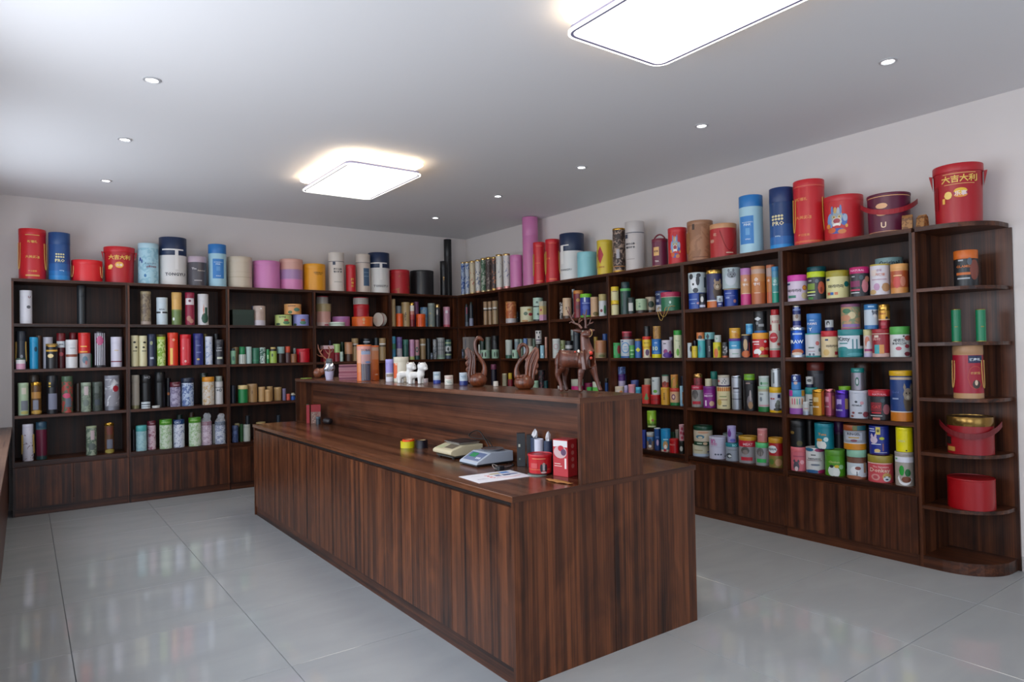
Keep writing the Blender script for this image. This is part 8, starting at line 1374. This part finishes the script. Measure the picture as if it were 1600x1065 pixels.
# group at the right end
t = gbox('gift_box', 'upright black box with small pale logo, left of the navy tubes', 'box', -2.520, -4.765, .045, .045, .178, face_cam(-2.52, -4.76), [('181c20', 1)])
MB().box(-.014, -.004, -.0232, -.0226, .105, .120, mat('a8a898', .4)).obj('logo', t); MB().box(-.012, -.004, -.0232, -.0226, .035, .045, mat('5c6c5c', .4)).obj('logo', t)
gbox('gift_box', 'second black box half hidden behind the first, left of the navy tubes', 'box', -2.492, -4.805, .03, .05, .17, face_cam(-2.52, -4.76), [('15181c', 1)])
can_at('paper_tube', 'navy tube with crumpled tissue, left of the white tube on the counter', 'tube', -2.500, -4.865, ZL_, .0245, .162, 'b:24324c;e:.2,.75,.06,.02,c0c8d0')
can_at('paper_tube', 'white tube with torn paper top between the two navy tubes', 'tube', -2.516, -4.918, ZL_, .0245, .160, 'b:c8c8d4;r:.6,.4,.3,.2,9090a0')
can_at('paper_tube', 'navy tube with crumpled tissue, right of the white tube on the counter', 'tube', -2.494, -4.968, ZL_, .0235, .154, 'b:24324c')
def tissue(x, y, z, seed, hh, lab):
    rn = random.Random(seed); mb = MB(); kk = mb.slot(mat('d4d2d4', .7)); n = 9
    for j, (f_, rr_) in enumerate(((0, .014), (.35, .019), (.7, .014), (1, .005))):
        for i in range(n): mb.v.append((rr_ * rn.uniform(.5, 1.2) * cos(2 * pi * i / n), rr_ * rn.uniform(.5, 1.2) * sin(2 * pi * i / n), hh * f_ * rn.uniform(.85, 1.1)))
    for j in range(3):
        for i in range(n): mb.f.append([j * n + i, j * n + (i + 1) % n, (j + 1) * n + (i + 1) % n, (j + 1) * n + i]); mb.m.append(kk)
    mb.f.append(list(range(n))[::-1]); mb.m.append(kk); mb.f.append(list(range(3 * n, 4 * n))); mb.m.append(kk)
    o = mb.obj('crumpled_tissue', None, (x, y, z)); tag(o, lab, 'tissue')
tissue(-2.500, -4.865, ZL_ + .160, 4, .045, 'crumpled white tissue sticking out of the left navy tube')
tissue(-2.494, -4.968, ZL_ + .152, 9, .048, 'crumpled white tissue sticking out of the right navy tube')
can_at('canister', 'red tin with lion-like dark print, in front of the navy tubes on the counter', 'canister', -2.592, -5.022, ZL_ + .0042, .060, .100, 'T:.95;b:4c1418,.06,b81820;l:bc1c26,.12,1.04;r:-.1,.26,1.9,.02,d88850;r:-.1,.8,1.1,.03,d89060;r:-.5,.45,.5,.25,c04848;e:.3,.36,.2,.16,a8a0a0;e:.1,.34,.12,.2,28242c;e:.48,.34,.1,.2,28242c;e:.3,.12,.25,.05,c8a8a4;d:.3,.55,.14,.06,a89890')
rz_ = math.atan2(-5.196 + 5.112, -2.552 + 2.571)     # front edge direction
t = thing('gift_box', 'red box with cherry picture, standing against the raised part\'s right end panel', 'box', (-2.556, -5.152, ZL_), rz_)
RL, RD, RH = .092, .078, .182
rb = mat('b42028', .35); rs = mat('9c1420', .35)
MB().box(0, RL, 0, RD, 0, RH, rb).obj('body', t, bevel=.001); t.location = (-2.571, -5.100, ZL_)
pm = MB()
def fp(u0, u1, v0, v1, c_, lift=.0006): pm.box(u0 * RL, u1 * RL, -lift, -lift + .0003, v0 * RH, v1 * RH, mat(c_, .4))
fp(.03, .97, .80, .97, 'd8d4d4'); fp(.03, .97, .02, .80, 'b83038', .0005)
def blob(cu, cv, ru, rv, c_, lift):
    st = len(pm.v); kk = pm.slot(mat(c_, .4))
    for i in range(16): pm.v.append(((cu + ru * cos(2 * pi * i / 16)) * RL, -lift, (cv + rv * sin(2 * pi * i / 16)) * RH))
    pm.f.append(list(range(st, st + 16))); pm.m.append(kk)
for a, b, ru, rv, c_ in ((.5, .66, .44, .17, 'c8a8a8'), (.3, .72, .2, .09, 'c02838'), (.55, .76, .2, .08, 'b81c30'), (.72, .66, .18, .09, '5c3c5c'), (.45, .6, .22, .08, 'c42c3c'), (.2, .58, .14, .07, 'a81828')): blob(a, b, ru, rv, c_, .0010 + .0003 * a)
fp(.1, .5, .33, .35, 'e0c0b8', .0009); fp(.1, .6, .27, .29, 'e0c0b8', .0009); fp(.78, .9, .22, .5, 'e8d4d0', .0009)
po = pm.obj('printed_label', t); po['kind'] = 'stuff'
sd = MB()
for v in (.28, .46, .64, .82):
    st = len(sd.v); kk = sd.slot(mat('c86c68', .4))
    for i in range(12): sd.v.append((RL + .0008, RD * (.5 + .16 * cos(2 * pi * i / 12)), (v + .06 * sin(2 * pi * i / 12)) * RH))
    sd.f.append(list(range(st, st + 12))); sd.m.append(kk)
po = sd.obj('side_icons', t); po['kind'] = 'stuff'
# ochre leaf-like cloth on the counter's right end
mb = MB(); kk = mb.slot(mat('9c6430', .75)); n = 9
L0, L1 = Vector((-2.668, -5.165, ZL_)), Vector((-2.652, -5.335, ZL_)); dr = (L1 - L0); nn_ = Vector((-dr.y, dr.x, 0)).normalized()
for i in range(n + 1):
    s = i / n; w_ = .020 * math.sin(pi * min(.92, s + .03)) + .004
    for k2, ww in enumerate((-w_, 0, w_)):
        p = L0 + dr * s + nn_ * ww; mb.v.append((p.x, p.y, p.z + .0045 + (.006 if k2 == 1 else 0) * sin(pi * s) + .002 * sin(i * 2.2)))
for i in range(n):
    for j in range(2): a = i * 3 + j; mb.f.append([a, a + 1, a + 4, a + 3]); mb.m.append(kk)
o = mb.obj('folded_cloth', smooth=60); sm = o.modifiers.new('thickness', 'SOLIDIFY'); sm.thickness = .002; sm.offset = 0
tag(o, 'thin ochre folded cloth at the right end of the lower counter', 'cloth')
# cork holders on top of the right shelving
ck = speckle('9a6c3c', '6c4424', 30, .5)
for x, y, w_, h_, lb, yw in ((.035, -5.66, .062, .098, 'left cork block beside the maroon bucket on the shelving top', .3), (.05, -5.745, .055, .085, 'right cork block between the maroon bucket and the red bucket', -.2)):
    t = thing('cork_block', lb, 'ornament', (x, y, 2.2002), yw, 'cork blocks on top of the shelving')
    wedge([(-.03, 0), (-.022, h_ * .75), (0, h_), (.02, h_ * .8), (.03, 0)], -w_ / 2, w_ / 2, ck).obj('block', t, bevel=.003)
# cord and plug details kept small; done
